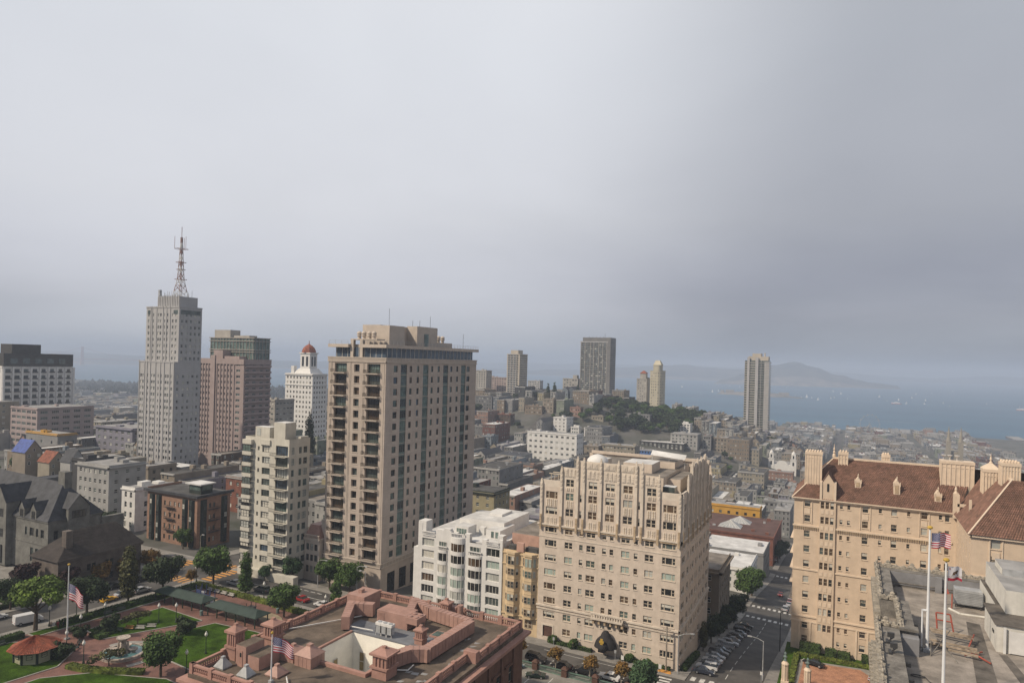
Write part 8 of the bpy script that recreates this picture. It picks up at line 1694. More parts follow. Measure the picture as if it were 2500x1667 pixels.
# playground
mat('play_blue', (0.05, 0.07, 0.17), 0.5, 0.1); mat('play_grey', (0.40, 0.40, 0.42), 0.4, 0.1); mat('play_white', (0.60, 0.60, 0.58), 0.5, 0.05)
t = thing('play_structure', 'blue climbing frame with slides in the playground', 'play structure', (-188, 158, terr(-188, 158) + .18)); z = terr(-188, 158) + .18
for (a, b) in ((-194, 160), (-191.8, 160), (-194, 157.8), (-191.8, 157.8), (-187.6, 158), (-185.4, 158), (-187.6, 155.8), (-185.4, 155.8)): m = M(); m.tube((a, b, z), (a, b, z + 4.6), .12, k=6); m.build('post', ['play_blue'], t)
for (a, b) in ((-194, 157.8), (-187.6, 155.8)): m = M(); m.box(a, a + 2.2, b, b + 2.2, z + 2.0, z + 2.15); m.build('deck', ['play_grey'], t); m = M(); m.box(a, a + 2.2, b - .05, b, z + 2.2, z + 3.4); m.build('panel', ['play_blue'], t)
for (p, q) in (((-191.8, 158.4, z + 2.1), (-188.8, 156.6, z + .4)), ((-185.4, 156.6, z + 2.1), (-182.6, 155.0, z + .3))):
    d = Vector(q) - Vector(p); s = Vector((-d.y, d.x, 0)).normalized() * .45; m = M(); p, q = Vector(p), Vector(q); m.quad(tuple(p - s), tuple(p + s), tuple(q + s), tuple(q - s)); m.tube(tuple(p - s), tuple(q - s), .1, k=5); m.tube(tuple(p + s), tuple(q + s), .1, k=5); m.build('slide', ['play_grey'], t)
t = thing('play_structure', 'small white and blue play tower with black posts near the club', 'play structure', (-169, 158, terr(-169, 158) + .18)); z = terr(-169, 158) + .18
for (a, b) in ((-170, 157), (-168, 157), (-170, 159), (-168, 159)): m = M(); m.tube((a, b, z), (a, b, z + 3.4), .1, k=6); m.build('post', ['metal_dark'], t)
m = M(); m.box(-170, -168, 157, 159, z + 1.1, z + 1.2); m.box(-170, -168, 156.9, 157, z + .2, z + 1.9, 1); m.box(-168, -167.9, 157, 159, z + .2, z + 1.9, 0); m.build('panel', ['play_blue', 'play_white'], t); m = M(); m.box(-170.2, -167.8, 156.8, 159.2, z + 2.0, z + 2.2); m.build('canopy', ['metal_dark'], t)
# small park sign / bins
for x, y, lab in ((-179.9, 148.4, 'teal bin by the gap between the two shelters'), (-162.6, 163.0, 'black utility box beside the playground fence')): m = M(); z = terr(x, y) + .18; m.prism([(x + .5 * math.cos(k * .785), y + .5 * math.sin(k * .785)) for k in range(8)], z, z + 1.3); m.lathe((x, y, z + 1.3), [(.55, 0), (.5, .2), (.15, .35)], 8); tag(m.build('litter_bin', ['frame_green']), lab, 'bin')
t = thing('lot_fence', 'green iron fence with brownstone posts around the club car lot', 'fence', (-62, 170.6, 91)); mat('verdigris', (0.14, 0.24, 0.19), 0.7, 0.2, 1.0)
for k in range(6): m = M(); x = -84 + 8.6 * k; z = terr(x, 170.6); m.box(x - .75, x + .75, 169.9, 171.3, z, z + 2.2); m.frustum(x - .95, x + .95, 169.7, 171.5, z + 2.2, x - .3, x + .3, 170.3, 170.9, z + 2.8); m.build('post', ['brick_dark'], t)
for k in range(5):
    m = M(); x = -84 + 8.6 * k; z = terr(x + 4, 170.6); m.box(x + .75, x + 7.85, 170.5, 170.7, z + .1, z + .3); m.box(x + .75, x + 7.85, 170.5, 170.7, z + 1.5, z + 1.65)
    for j in range(22): m.box(x + 1 + j * .31, x + 1.07 + j * .31, 170.55, 170.65, z + .3, z + 1.75)
    m.build('rail_panel', ['verdigris'], t)
marks('lane_marking', 'paint_white', [(-80 + 5.4 * k, -79.8 + 5.4 * k, 161, 168) for k in range(7)] + [(-80, -46, 160.8, 161.0)], 0.115)

# ================================================================== STREET FURNITURE
def cobra(x, y, h, az, lab, mt='metal_grey', arm=3.2):
    z = terr(x, y) + .17; t = thing('street_light', lab, 'street light', (x, y, z), 'street lights'); m = M(); m.tube((x, y, z), (x, y, z + h), .17, .1, k=8); m.build('pole', [mt], t)
    d = (math.cos(az), math.sin(az)); m = M(); m.tube((x, y, z + h - .1), (x + d[0] * arm * .5, y + d[1] * arm * .5, z + h + .55), .09, k=6); m.tube((x + d[0] * arm * .5, y + d[1] * arm * .5, z + h + .55), (x + d[0] * arm, y + d[1] * arm, z + h + .7), .08, k=6); m.build('arm', [mt], t)
    m = M(); m.obox((x + d[0] * arm, y + d[1] * arm, z + h + .6), d, -.1, 1.1, -.2, .2, -.05, .22); m.build('lamp_head', ['metal_grey'], t); return t
cobra(-20.4, 203.5, 11.0, R(180), 'silver street light with bent arm on the right pavement of Mason'); cobra(-41.2, 190.4, 10.6, R(20), 'street light leaning over the corner of the gothic block'); cobra(-19.8, 250, 14, R(180), 'dark pole farther down the right pavement of Mason', 'metal_dark', .8)
cobra(-231.5, 189.6, 9.5, R(0), 'pale street light at the salmon corner block', 'bark_pale', 1.0); cobra(-324, 189, 9.5, R(20), 'street light curving over the dark trees behind the stone house'); cobra(-170.4, 189.8, 9.5, R(0), 'street light in front of the tall tan tower'); cobra(-152.5, 189.5, 10.5, R(0), 'street light at the right foot of the tall tan tower'); cobra(-41, 428, 10, R(0), 'small street light far down Mason by the brick barn')
m = M(); z = terr(-44.5, 190); m.tube((-44.5, 190.6, z), (-44.5, 190.6, z + 12.5), .26, .2, k=8); o = m.build('utility_pole', ['bark_pale']); tag(o, 'pale wooden utility pole at the corner of the gothic block', 'pole'); m = M(); m.box(-45.6, -43.4, 190.5, 190.7, z + 11.6, z + 11.8); m.build('crossarm', ['bark_pale'], o)
for k, (x, y) in enumerate(((-56.4, 188.4), (-45.6, 188.3))):
    z = terr(x, y) + .17; t = thing('notice_board', 'small white sign stand on the pavement, ' + ('nearer the dark canopy' if k == 0 else 'nearer the corner'), 'sign', (x, y, z)); m = M(); m.tube((x, y, z), (x, y, z + 1.0), .06, k=5); m.build('stand', ['metal_dark'], t); m = M(); m.box(x - .4, x + .4, y - .05, y + .05, z + 1.0, z + 2.2); m.build('board', ['white_paint'], t)
for k, (x, y, h) in enumerate(((-77.6, 188.4, 2.8), (-58.6, 188.6, 3.2), (-49.6, 188.6, 2.8), (-20.3, 199.0, 3.6))):
    z = terr(x, y) + .17; t = thing('street_sign', ('grey parking sign at the garage of the gothic block', 'grey parking sign right of the dark canopy', 'grey parking sign nearer the Mason corner', 'white sign plate under the silver street light')[k], 'sign', (x, y, z)); m = M(); m.tube((x, y, z), (x, y, z + h), .06, k=5); m.build('post', ['metal_grey'], t); m = M(); m.box(x - .3, x + .3, y - .04, y + .04, z + h - .9, z + h); m.build('plate', ['metal_grey' if k < 3 else 'white_paint'], t)

# ================================================================== VEHICLES
for n, c in (('black', (0.014, 0.014, 0.016)), ('navy', (0.02, 0.025, 0.04)), ('white', (0.62, 0.62, 0.62)), ('silver', (0.36, 0.37, 0.39)), ('grey', (0.12, 0.12, 0.125)), ('red', (0.25, 0.02, 0.02)), ('green', (0.02, 0.035, 0.028)), ('yellow', (0.62, 0.34, 0.01)), ('blue', (0.14, 0.22, 0.27))): mat('car_' + n, c, 0.28, 0.04, 0.5, spec=0.6)
mat('tyre', (0.015, 0.015, 0.015), 0.9, 0.1); mat('rim', (0.40, 0.40, 0.41), 0.35, 0.05, metal=0.6); mat('car_glass', (0.022, 0.026, 0.03), 0.06, 0.1, spec=0.8); mat('headlight', (0.6, 0.6, 0.58), 0.2, 0.05); mat('taillight', (0.25, 0.01, 0.01), 0.3, 0.05)
CARS = {}
CK = {   # length, half width, body side profile (x,z), cabin (x0,z0,x1,z1 ...), wheel x, wheel r
    'sedan': (5.9, 1.16, [(-2.95, .5), (-2.9, 1.1), (-2.2, 1.28), (-1.4, 1.3), (1.1, 1.28), (2.3, 1.1), (2.9, .9), (2.95, .5)], [(-2.1, 1.26), (-1.2, 1.86), (.3, 1.9), (1.35, 1.26)], (-1.75, 1.85), .42),
    'suv': (6.1, 1.24, [(-3.05, .6), (-3.0, 1.4), (-2.7, 1.5), (1.2, 1.5), (2.6, 1.36), (3.0, 1.1), (3.05, .6)], [(-2.95, 1.48), (-2.6, 2.2), (-.9, 2.28), (.5, 2.22), (1.45, 1.48)], (-1.85, 1.9), .48),
    'van': (7.2, 1.3, [(-3.6, .6), (-3.6, 2.9), (1.6, 2.95), (2.6, 1.75), (3.5, 1.45), (3.6, .6)], [(1.2, 1.9), (1.35, 2.8), (1.75, 2.8), (2.6, 1.82)], (-2.2, 2.3), .5),
    'pickup': (6.8, 1.2, [(-3.4, .6), (-3.4, 1.4), (-.6, 1.42), (1.2, 1.45), (2.9, 1.32), (3.35, 1.1), (3.4, .6)], [(-.7, 1.4), (-.55, 2.15), (.7, 2.2), (1.5, 1.42)], (-2.1, 2.1), .48),
    'sports': (5.4, 1.12, [(-2.7, .45), (-2.65, .95), (-1.8, 1.08), (1.0, 1.05), (2.2, .88), (2.65, .7), (2.7, .45)], [(-1.5, 1.06), (-.7, 1.4), (.3, 1.42), (1.1, 1.04)], (-1.6, 1.7), .42)}
def car_proto(kind, col):
    L_, hw, prof, cab, wx, wr = CK[kind]; t = thing(kind if kind in ('van', 'pickup') else 'car', '', 'van' if kind == 'van' else 'car', (0, 0, 0))
    m = M(); n = len(prof)
    st = [(-hw, .94), (-hw * .97, 1.0), (hw * .97, 1.0), (hw, .94)]
    rings = []
    for yy, k in ((-hw, .97), (-hw * .9, 1.0), (hw * .9, 1.0), (hw, .97)): rings.append([(x * (1 if abs(yy) < hw else .985), yy, .35 + (z - .35) * k) for x, z in prof])
    base = len(m.v)
    for rg_ in rings: m.v += rg_
    for r_ in range(3):
        for i in range(n):
            j_ = (i + 1) % n; a = base + r_ * n; m.f.append((a + i, a + j_, a + n + j_, a + n + i)); m.m.append(0)
    m.f.append(tuple(base + i for i in range(n))); m.m.append(0); m.f.append(tuple(base + 3 * n + n - 1 - i for i in range(n))); m.m.append(0)
    m.build('body', ['car_' + col], t)
    k = len(cab); m = M(); wi = lambda z: hw * (.93 if z < 1.55 else .78)
    zt_ = max(z for x, z in cab)
    for i in range(k - 1):
        (xa, za), (xb, zb) = cab[i], cab[i + 1]; flat = za > zt_ - .12 and zb > zt_ - .12
        m.quad((xa, -wi(za), za), (xa, wi(za), za), (xb, wi(zb), zb), (xb, -wi(zb), zb), 1 if flat else 0)
    m.poly([(x, -wi(z), z) for x, z in cab], 0); m.poly([(x, wi(z), z) for x, z in cab][::-1], 0)
    m.build('cabin', ['car_glass', 'car_' + col], t)
    tp = M(); topi = [i for i in range(k) if cab[i][1] > zt_ - .12]; xa, xb = cab[topi[0]][0], cab[topi[-1]][0]; tp.box(xa - .05, xb + .05, -hw * .79, hw * .79, zt_ - .02, zt_ + .04, 0)
    for xx in (xa + (xb - xa) * .48,): tp.quad((xx - .07, -hw * .87, 1.4), (xx + .07, -hw * .87, 1.4), (xx + .07, -hw * .80, zt_), (xx - .07, -hw * .80, zt_), 0); tp.quad((xx + .07, hw * .87, 1.4), (xx - .07, hw * .87, 1.4), (xx - .07, hw * .80, zt_), (xx + .07, hw * .80, zt_), 0)
    tp.build('roof', ['car_' + col], t)
    for x in wx:
        for s in (-1, 1):
            m = M(); m.tube((x, s * (hw - .22), wr), (x, s * (hw + .03), wr), wr, k=14); wo = m.build('wheel', ['tyre'], t); m = M(); m.tube((x, s * (hw + .03), wr), (x, s * (hw + .05), wr), wr * .62, k=10); m.build('rim', ['rim'], wo)
    fx = prof[-1][0]; rz_ = prof[0][0]
    for s in (-.72, .72):
        m = M(); m.box(fx - .22, fx + .03, s * hw - .2, s * hw + .2, .8 if kind != 'sports' else .62, 1.02 if kind != 'sports' else .76); m.build('headlight', ['headlight'], t)
        m = M(); m.box(rz_ - .03, rz_ + .1, s * hw - .2, s * hw + .2, .85 if kind != 'sports' else .7, 1.08 if kind != 'sports' else .86); m.build('taillight', ['taillight'], t)
    return t
CG = 'parked and moving cars'
def car(kind, col, x, y, rz, lab, z=None):
    z = terr(x, y) + .04 if z is None else z
    d = (math.cos(rz), math.sin(rz)); pit = 0 if z is None else math.atan2(terr(x + d[0] * 2, y + d[1] * 2) - terr(x - d[0] * 2, y - d[1] * 2), 4)
    key = (kind, col)
    if key not in CARS: CARS[key] = t = car_proto(kind, col); t['label'] = lab
    else: t = copy_tree(CARS[key], (0, 0, 0), 0, lab)
    t['group'] = CG; t.location = (x, y, z)
    lat = math.atan2(terr(x - d[1] * 1, y + d[0] * 1) - terr(x + d[1] * 1, y - d[0] * 1), 2)
    t.rotation_euler = Euler((lat, -pit, rz), 'XYZ'); return t
mk = [('sedan', 'navy', 'dark sedan nearest the crosswalk in the Mason parking row'), ('suv', 'white', 'white estate second from the crosswalk in the Mason row'), ('sedan', 'grey', 'dark grey sedan third in the Mason row'), ('sedan', 'white', 'white sedan fourth in the Mason row'), ('sedan', 'silver', 'silver sedan fifth in the Mason row'), ('suv', 'grey', 'grey estate sixth in the Mason row'), ('sedan', 'black', 'black sedan seventh in the Mason row'), ('suv', 'silver', 'silver estate eighth in the Mason row'), ('pickup', 'silver', 'silver pickup ninth in the Mason row'), ('sedan', 'silver', 'silver sedan tenth in the Mason row'), ('sedan', 'grey', 'grey sedan eleventh in the Mason row'), ('sedan', 'silver', 'silver sedan twelfth in the Mason row'), ('suv', 'black', 'black estate thirteenth in the Mason row'), ('sedan', 'black', 'black sedan farthest up the Mason row')]
ys_ = [196.2, 200.6, 205.2, 210, 215, 220.2, 225.8, 232.4, 239.6, 247, 254.6, 263, 272, 282]
for (k, c, lab), y in zip(mk, ys_): car(k, c, -35.2, y, R(WR.choice((0, 180)) + WR.uniform(-4, 4)), lab)
for a in (('suv', 'black', -77.4, 175.4, 0, 'black estate parked nearest the club corner on Sacramento'), ('sedan', 'black', -69.6, 175.2, R(180), 'black sedan parked second on Sacramento'), ('suv', 'black', -62.9, 175.2, R(180), 'black estate parked third on Sacramento'), ('sedan', 'white', -56.0, 175.6, R(178), 'white sedan parked on Sacramento under the orange tree'), ('sedan', 'black', -49.4, 175.4, R(180), 'black car half hidden by the bushy green corner tree'),
          ('sports', 'green', -73.4, 166.2, R(200), 'dark green sports car alone in the club lot'), ('sedan', 'blue', -80.5, 167.4, R(60), 'pale blue car cut by the club wall in the lot'), ('suv', 'grey', -58.0, 163.6, R(170), 'grey car at the bottom edge of the club lot'),
          ('van', 'white', -214.2, 116.6, R(78), 'white van on Taylor behind the spreading tree'), ('sedan', 'white', -224.5, 113.2, R(90), 'white car at the left edge on Taylor'), ('sports', 'yellow', -214.6, 141.2, R(96), 'bright yellow sports car on Taylor'), ('sedan', 'black', -225.6, 150.2, R(92), 'black car across from the yellow one on Taylor'), ('sedan', 'black', -225.6, 160.4, R(92), 'black car parked before the autumn trees on Taylor'), ('sedan', 'silver', -214.4, 152.5, R(90), 'silver car under the dark round park tree'), ('sedan', 'silver', -215.6, 146.8, R(90), 'silver car behind the feathery olive tree'),
          ('sedan', 'silver', -195.8, 175.2, R(180), 'silver car beside the pointed conifer on Sacramento'), ('suv', 'grey', -182.6, 175.2, R(180), 'grey estate behind the round lamp on Sacramento'), ('sedan', 'white', -174.2, 175.2, R(180), 'white car on Sacramento before the little townhouse'), ('sedan', 'red', -164.6, 175.6, R(175), 'dark red car beside the bushy conifer on Sacramento'), ('sedan', 'white', -155.2, 175.4, R(180), 'white car half hidden behind the club balustrade'),
          ('suv', 'silver', -24.2, 329, R(88), 'silver estate past the Clay crosswalk on the right of Mason'), ('sedan', 'silver', -23.6, 341, R(90), 'silver car second past Clay on the right of Mason'), ('sedan', 'red', -23.8, 349, R(90), 'red car third past Clay on the right of Mason'), ('sedan', 'white', -24.0, 357, R(90), 'white car fourth past Clay on the right of Mason'), ('sedan', 'red', -29.4, 365, R(270), 'dark red car driving up the middle of Mason'), ('sedan', 'grey', -24.2, 390, R(90), 'grey car far down the right of Mason'),
          ('sedan', 'grey', -207, 245, R(90), 'grey car on Taylor behind the round corner tree')): car(*a)
car('sedan', 'black', -8.0, 216.8, R(170), 'black car in the orange courtyard of the peach block', 89.36); car('sedan', 'silver', 7.4, 214.5, R(80), 'silver car half hidden by the hotel parapet in the courtyard', 89.36)

# ================================================================== PEOPLE
mat('skin', (0.42, 0.27, 0.20), 0.6, 0.05); mat('hair', (0.04, 0.03, 0.025), 0.7, 0.1)
for n, c in (('cloth_dark', (0.03, 0.03, 0.035)), ('cloth_red', (0.30, 0.05, 0.05)), ('cloth_tan', (0.40, 0.30, 0.22)), ('cloth_blue', (0.06, 0.08, 0.16)), ('cloth_pale', (0.5, 0.48, 0.45))): mat(n, c, 0.85, 0.08, 2.0)
def person(x, y, az, top, legs, lab, stride=.25, z=None):
    """standing or walking adult: one skinned body from a posed joint skeleton"""
    z = terr(x, y) + .18 if z is None else z
    V = [(0, 0, 1.22), (0, 0, 1.5), (0, .01, 1.78), (0, .01, 1.90), (0, .02, 2.02), (0, .03, 2.17), (-.24, 0, 1.76), (-.33, -.06, 1.46), (-.33, .1, 1.2), (.24, 0, 1.76), (.33, .08, 1.46), (.33, .22, 1.2), (-.13, 0, 1.14), (-.14, stride * .5, .66), (-.14, stride, .1), (-.14, stride + .18, .05), (.13, 0, 1.14), (.14, -stride * .3, .66), (.14, -stride, .1), (.14, -stride + .18, .05), (-.33, .15, 1.06), (.33, .28, 1.06)]
    E_d = [(0, 1), (1, 2), (2, 3), (3, 4), (4, 5), (2, 6), (6, 7), (7, 8), (2, 9), (9, 10), (10, 11), (0, 12), (12, 13), (13, 14), (14, 15), (0, 16), (16, 17), (17, 18), (18, 19), (8, 20), (11, 21)]
    RD = [.19, .18, .19, .075, .12, .13, .10, .075, .055, .10, .075, .055, .135, .095, .06, .05, .135, .095, .06, .05, .05, .05]
    me = bpy.data.meshes.new('person'); me.from_pydata(V, E_d, []); ob = bpy.data.objects.new('person', me); COL.objects.link(ob)
    sk = ob.modifiers.new('skin', 'SKIN'); sv = me.skin_vertices[0].data
    for i, r_ in enumerate(RD): sv[i].radius = (r_, r_ * .8)
    sv[0].use_root = True
    ss = ob.modifiers.new('smooth', 'SUBSURF'); ss.levels = 1; ss.render_levels = 1
    dg = bpy.context.evaluated_depsgraph_get(); m2 = bpy.data.meshes.new_from_object(ob.evaluated_get(dg)); ob.modifiers.clear(); ob.data = m2
    for a in ('skin', top, legs, 'hair'): m2.materials.append(MAT[a])
    for p in m2.polygons:
        c = p.center; p.material_index = 3 if (c.z > 2.16 or (c.z > 2.0 and c.y < -.02)) else (0 if (c.z > 1.86 or (abs(c.x) > .26 and c.z < 1.24)) else (1 if c.z > 1.2 else 2)); p.use_smooth = True
    ob.location = (x, y, z); ob.rotation_euler = (0, 0, az); tag(ob, lab, 'person', 'people walking'); return ob
person(-204.6, 117.6, 1.0, 'cloth_tan', 'cloth_dark', 'person in tan top walking behind the park flagpole'); person(-203.4, 118.8, 1.2, 'cloth_red', 'cloth_red', 'person in dark red clothes behind the park flagpole', .15); person(-202.4, 119.8, 2.0, 'cloth_dark', 'cloth_dark', 'person in black standing behind the park flagpole', .1)
person(-42.6, 193.4, 0.4, 'cloth_tan', 'cloth_pale', 'person in tan waiting at the corner beside the parked cars', .1); person(-41.2, 192.6, 2.2, 'cloth_dark', 'cloth_dark', 'person in dark clothes at the gothic block corner', .1); person(-20.6, 204.8, 2.8, 'cloth_blue', 'cloth_blue', 'person in blue standing under the silver street light', .1)
person(-215.2, 166.8, 1.6, 'cloth_dark', 'cloth_pale', 'person crossing at the orange crosswalk', .3); person(-230.6, 176.0, 3.2, 'cloth_dark', 'cloth_dark', 'person in dark clothes across Taylor', .25); person(-72.0, 189.8, 4.6, 'cloth_dark', 'cloth_dark', 'person in dark clothes on the pavement left of the canopy', .2)

# ================================================================== THE BAY
mat('sail', (0.72, 0.72, 0.72), 0.7, 0.03); mat('hull', (0.62, 0.62, 0.63), 0.4, 0.05); mat('wake', (0.45, 0.50, 0.53), 0.7, 0.1); mat('bridge_red', (0.30, 0.07, 0.05), 0.7, 0.08)
BO = [(-1443, 8352), (-1178, 7659), (-1024, 7280), (-958, 6816), (-991, 5566), (-1001, 5901), (-983, 5070), (-629, 7929), (-668, 8658), (-379, 5543), (-310, 5731), (-291, 5405), (-252, 5295), (-316, 5210), (-201, 5007), (-131, 5346), (-154, 7035), (-112, 5530), (-82, 6487), (-26, 5361), (122, 5406), (194, 6050), (218, 5336), (300, 5566), (314, 5019), (420, 6147), (526, 7230), (476, 5721), (418, 5100), (700, 7773), (547, 5350), (532, 4887), (996, 8868), (822, 5597), (945, 5257), (-2132, 7129), (-2411, 8382), (-2759, 8837), (-1881, 5788), (-1455, 6580), (-997, 5607)]
sb = thing('sailboat', '', 'boat', (0, 0, 0)); m = M(); m.prism([(-8, -1.6), (4, -2.2), (9, 0), (4, 2.2), (-8, 1.6)], -.4, 1.8); m.build('hull', ['hull'], sb); m = M(); m.tube((1, 0, 1.5), (1, 0, 23), .25, k=5); m.build('mast', ['hull'], sb)
m = M(); m.tri((.8, .1, 3), (-7.5, 1.2, 3), (.8, .1, 22.5)); m.tri((-7.5, 1.25, 3), (.8, .15, 3), (.8, .15, 22.5)); m.build('mainsail', ['sail'], sb); m = M(); m.tri((1.2, 0, 20), (8.5, .2, 2.6), (2, 1.6, 3.2)); m.tri((8.5, .25, 2.6), (1.2, .05, 20), (2, 1.65, 3.2)); m.build('jib', ['sail'], sb)
fst = True
for k, (x, y) in enumerate(BO):
    a = WR.uniform(0, 6.28)
    if fst: t = sb; t.location = (x, y, SEA + .3); t.rotation_euler = (0, 0, a); t['group'] = 'sailboats on the bay'; fst = False
    else: t = copy_tree(sb, (x, y, SEA + .3), a, None, 'sailboats on the bay')
    s = WR.uniform(.55, .95); t.scale = (s, s, s * WR.uniform(.8, 1.2)); AUTO.append((t, 'white sailboat', scr((x, y, SEA))))
for k, (x, y, L_, lab) in enumerate(((257, 4984, 62, 'long white ferry among the sailboats'), (883, 4843, 58, 'white ferry cut by the right edge of the bay'))):
    t = thing('ferry', lab, 'ferry', (x, y, SEA)); m = M(); m.prism([(x - L_ / 2, y - 5), (x + L_ * .4, y - 5), (x + L_ / 2, y), (x + L_ * .4, y + 5), (x - L_ / 2, y + 5)], SEA, SEA + 4); m.build('hull', ['cloth_red'], t); m = M(); m.box(x - L_ * .45, x + L_ * .3, y - 4, y + 4, SEA + 4, SEA + 9); m.box(x - L_ * .2, x + L_ * .15, y - 3, y + 3, SEA + 9, SEA + 12); m.build('deckhouse', ['hull'], t)
m = M()
for (x, y, L_) in ((-60, 3190, 300), (-1900, 5300, 160), (700, 4830, 120)): m.quad((x, y, SEA + .25), (x + L_, y + 3, SEA + .25), (x + L_, y + 10, SEA + .25), (x, y + 5, SEA + .25))
o = m.build('boat_wakes', ['wake']); tag(o, 'thin white boat wakes on the grey water', 'wakes', kind='stuff')
ridge('rock_island', [(-950, 5450, -26), (-880, 5400, -12), (-740, 5330, 2), (-600, 5300, 8), (-480, 5270, 4), (-400, 5250, -12), (-330, 5240, -18), (-290, 5230, -28)], 95, 110, ['hill_grass', 'rock'], 21.0, rockband=5, nt=60, na=12)
IS = thing('island_prison', 'pale long building on the rocky island behind the slender tower', 'building', (-600, 5300, 0)); m = M(); m.box(-690, -560, 5290, 5330, -10, 22, 0, top=1); m.box(-860, -800, 5390, 5410, -20, 2, 0, top=1); m.box(-470, -400, 5262, 5285, -20, 2, 0, top=1); m.box(-900, -875, 5400, 5420, -25, -2, 0); m.build('cell_house', ['house_5', 'roof_grey'], IS); m = M(); m.tube((-545, 5290, 0), (-545, 5290, 42), 3, 2); m.build('lighthouse', ['white_paint'], IS)
BR = thing('bridge_tower', 'faint red suspension bridge tower in the mist at the far left', 'bridge', (-9085, 5527, SEA)); m = M(); d = Vector((.85, .52, 0)); n_ = Vector((-.52, .85, 0))
for s in (-1, 1):
    c = Vector((-9085, 5527, 0)) + n_ * 17 * s
    m.box(c.x - 9, c.x + 9, c.y - 9, c.y + 9, SEA, 60); m.box(c.x - 7, c.x + 7, c.y - 7, c.y + 7, 60, 150); m.box(c.x - 5.5, c.x + 5.5, c.y - 5.5, c.y + 5.5, 150, 215)
m.build('legs', ['bridge_red'], BR); m = M()
for z in (70, 115, 160, 205): c0, c1 = Vector((-9085, 5527, z)) - n_ * 17, Vector((-9085, 5527, z)) + n_ * 17; m.tube(tuple(c0), tuple(c1), 6, k=4)
m.build('struts', ['bridge_red'], BR); m = M(); c = Vector((-9085, 5527, 0)); m.lathe((c.x, c.y, SEA), [(45, 0), (45, 12), (30, 14)], 12); m.build('pier', ['concrete'], BR)
m = M(); p, q = c - d * 900, c + d * 1500; m.obox((p.x, p.y, 0), (d.x, d.y), 0, 2400, -12, 12, 52, 60)
for k in range(24):
    t0, t1 = -900 + 75 * k, -825 + 75 * k; zf = lambda t: 60 + 150 * ((1 - min(1, abs(t) / 900)) ** 2); 
    if t1 <= 900: m.tube((c.x + d.x * t0, c.y + d.y * t0, zf(t0)), (c.x + d.x * t1, c.y + d.y * t1, zf(t1)), 2, k=4)
m.build('deck', ['bridge_red'], BR)
FW = thing('ferris_wheel', 'thin white observation wheel on the far waterfront', 'ferris wheel', (55, 2505, -28)); cz = 2.5; rad = 29; m = M(); K2 = 28; u = (.96, .28)
pt = lambda a, r_=rad, e=0: (55 + u[0] * r_ * math.cos(a) - u[1] * e, 2505 + u[1] * r_ * math.cos(a) + u[0] * e, cz + r_ * math.sin(a))
for k in range(K2):
    a, b = 6.2832 * k / K2, 6.2832 * (k + 1) / K2
    for e in (-1.5, 1.5): m.tube(pt(a, rad, e), pt(b, rad, e), .25, k=4)
m.build('rim', ['concrete'], FW); m = M()
for k in range(14): m.tube((55, 2505, cz), pt(6.2832 * k / 14), .12, k=4)
m.build('spokes', ['concrete'], FW); m = M()
for s in (-1, 1): m.tube((55 + s * 16, 2500, -29), (55, 2505, cz), .7, k=5); m.tube((55 + s * 16, 2512, -29), (55, 2505, cz), .7, k=5)
m.build('supports', ['concrete'], FW)
for k in range(14): m = M(); p = pt(6.2832 * k / 14, rad + 1.6); m.box(p[0] - 1.1, p[0] + 1.1, p[1] - 1.1, p[1] + 1.1, p[2] - 1.4, p[2] + 1.2); m.build('gondola', ['concrete'], FW)

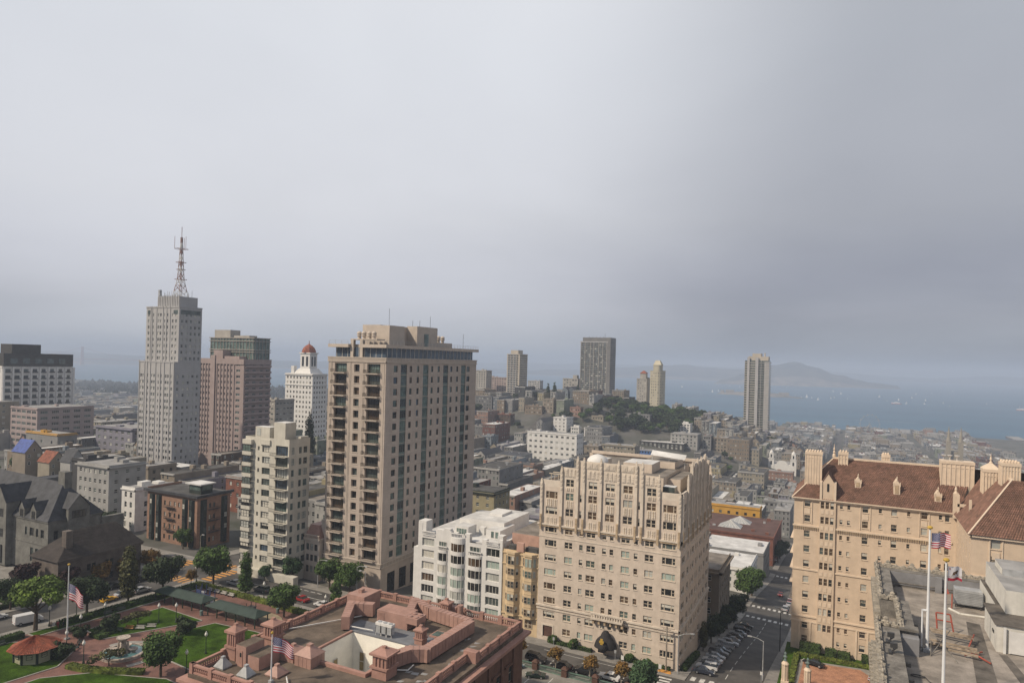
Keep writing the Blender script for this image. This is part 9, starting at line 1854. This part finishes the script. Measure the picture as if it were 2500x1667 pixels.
# ================================================================== LABELS of the many alike things, worded by what they stand next to
LM = [('the tall tan tower', (-162, 198, 140)), ('the white tower with the mast', (-432, 315, 140)), ('the pink tower', (-439, 374, 130)), ('the dark hilltop tower', (-424, 1194, 165)), ('the banded tan tower', (-518, 1044, 150)), ('the cream rounded tower', (-299, 1151, 140)), ('the slender piered tower', (-145, 1222, 120)), ('the twin-towered church', (-79, 957, 50)), ('the broad bright white block', (-324, 764, 78)), ('the red brick barn', (-70, 466, 60)), ('the salmon corner block', (-265, 202, 108)), ('the slim pale tower', (-195, 188, 130)), ('the gothic cream block', (-63, 192, 142)), ('the peach tiled block', (0, 228, 140)), ('the long pink block', (-84, 890, 42)), ('the long black block', (-226, 907, 66)), ('the bright blue house', (-240, 870, 58)), ('the lilac block', (-514, 338, 105)), ('the mauve block', (-640, 342, 110)), ('the observation wheel', (55, 2505, 0)), ('the spired church', (180, 1556, 10)), ('the rocky island', (-600, 5300, 0)), ('the long white ferry', (257, 4984, -28)), ('the black-topped white block', (-713, 390, 130)), ('the white bow-windowed block', (-113, 192, 112)), ('the salmon pink block', (-300, 549, 75)), ('the cupola block', (-512, 536, 130)), ('the right pale villa', (-279, 980, 98)), ('the left pale villa', (-330, 946, 96)), ('the stepped white block', (-200, 924, 78)), ('the salmon villa', (-363, 942, 106)), ('the dark crest house', (-360, 1075, 118))]
LMS = [(n, scr(p)) for n, p in LM]; seen = {}
ORD = ['', 'second ', 'third ', 'fourth ', 'fifth ', 'sixth ', 'seventh ', 'eighth ', 'ninth ', 'tenth ', 'eleventh ', 'twelfth ', 'thirteenth ', 'fourteenth ', 'fifteenth ', 'sixteenth ', 'seventeenth ', 'eighteenth ', 'nineteenth ', 'twentieth ']
tmp = []
for t, desc, s in AUTO:
    n, q = min(LMS, key=lambda a: math.hypot(a[1][0] - s[0], (a[1][1] - s[1]) * 1.4)); dx, dy = s[0] - q[0], s[1] - q[1]
    rel_ = ('right of' if dx > 0 else 'left of') if abs(dx) > abs(dy) * 1.2 else ('below' if dy > 0 else 'above')
    tmp.append((math.hypot(dx, dy), t, desc, rel_ + ' ' + n))
tmp.sort(key=lambda a: a[0])
for d_, t, desc, r_ in tmp:
    k = seen.get((desc, r_), 0); seen[(desc, r_)] = k + 1
    t['label'] = (ORD[k] if k < len(ORD) else 'twenty-%dth ' % k) + desc + ' ' + r_ + ('' if k == 0 else ', counting outwards')

# ================================================================== THE AIR
hm = bpy.data.materials.new('haze'); hm.use_nodes = True; t = hm.node_tree
for n in list(t.nodes):
    if n.type != 'OUTPUT_MATERIAL': t.nodes.remove(n)
pv = t.nodes.new('ShaderNodeVolumePrincipled'); pv.inputs['Color'].default_value = (0.60, 0.69, 0.85, 1); pv.inputs['Density'].default_value = 0.00017; pv.inputs['Anisotropy'].default_value = 0.0
t.links.new(pv.outputs[0], t.nodes['Material Output'].inputs['Volume'])
m = M(); m.box(-25000, 25000, -700, 28000, SEA - 12, 300); hz_ = bpy.data.objects.new('haze', m.mesh('haze', [hm])); COL.objects.link(hz_); hz_['kind'] = 'stuff'; hz_['label'] = 'thin blue-grey sea haze over the bay and city'
hz_.display_type = 'WIRE'
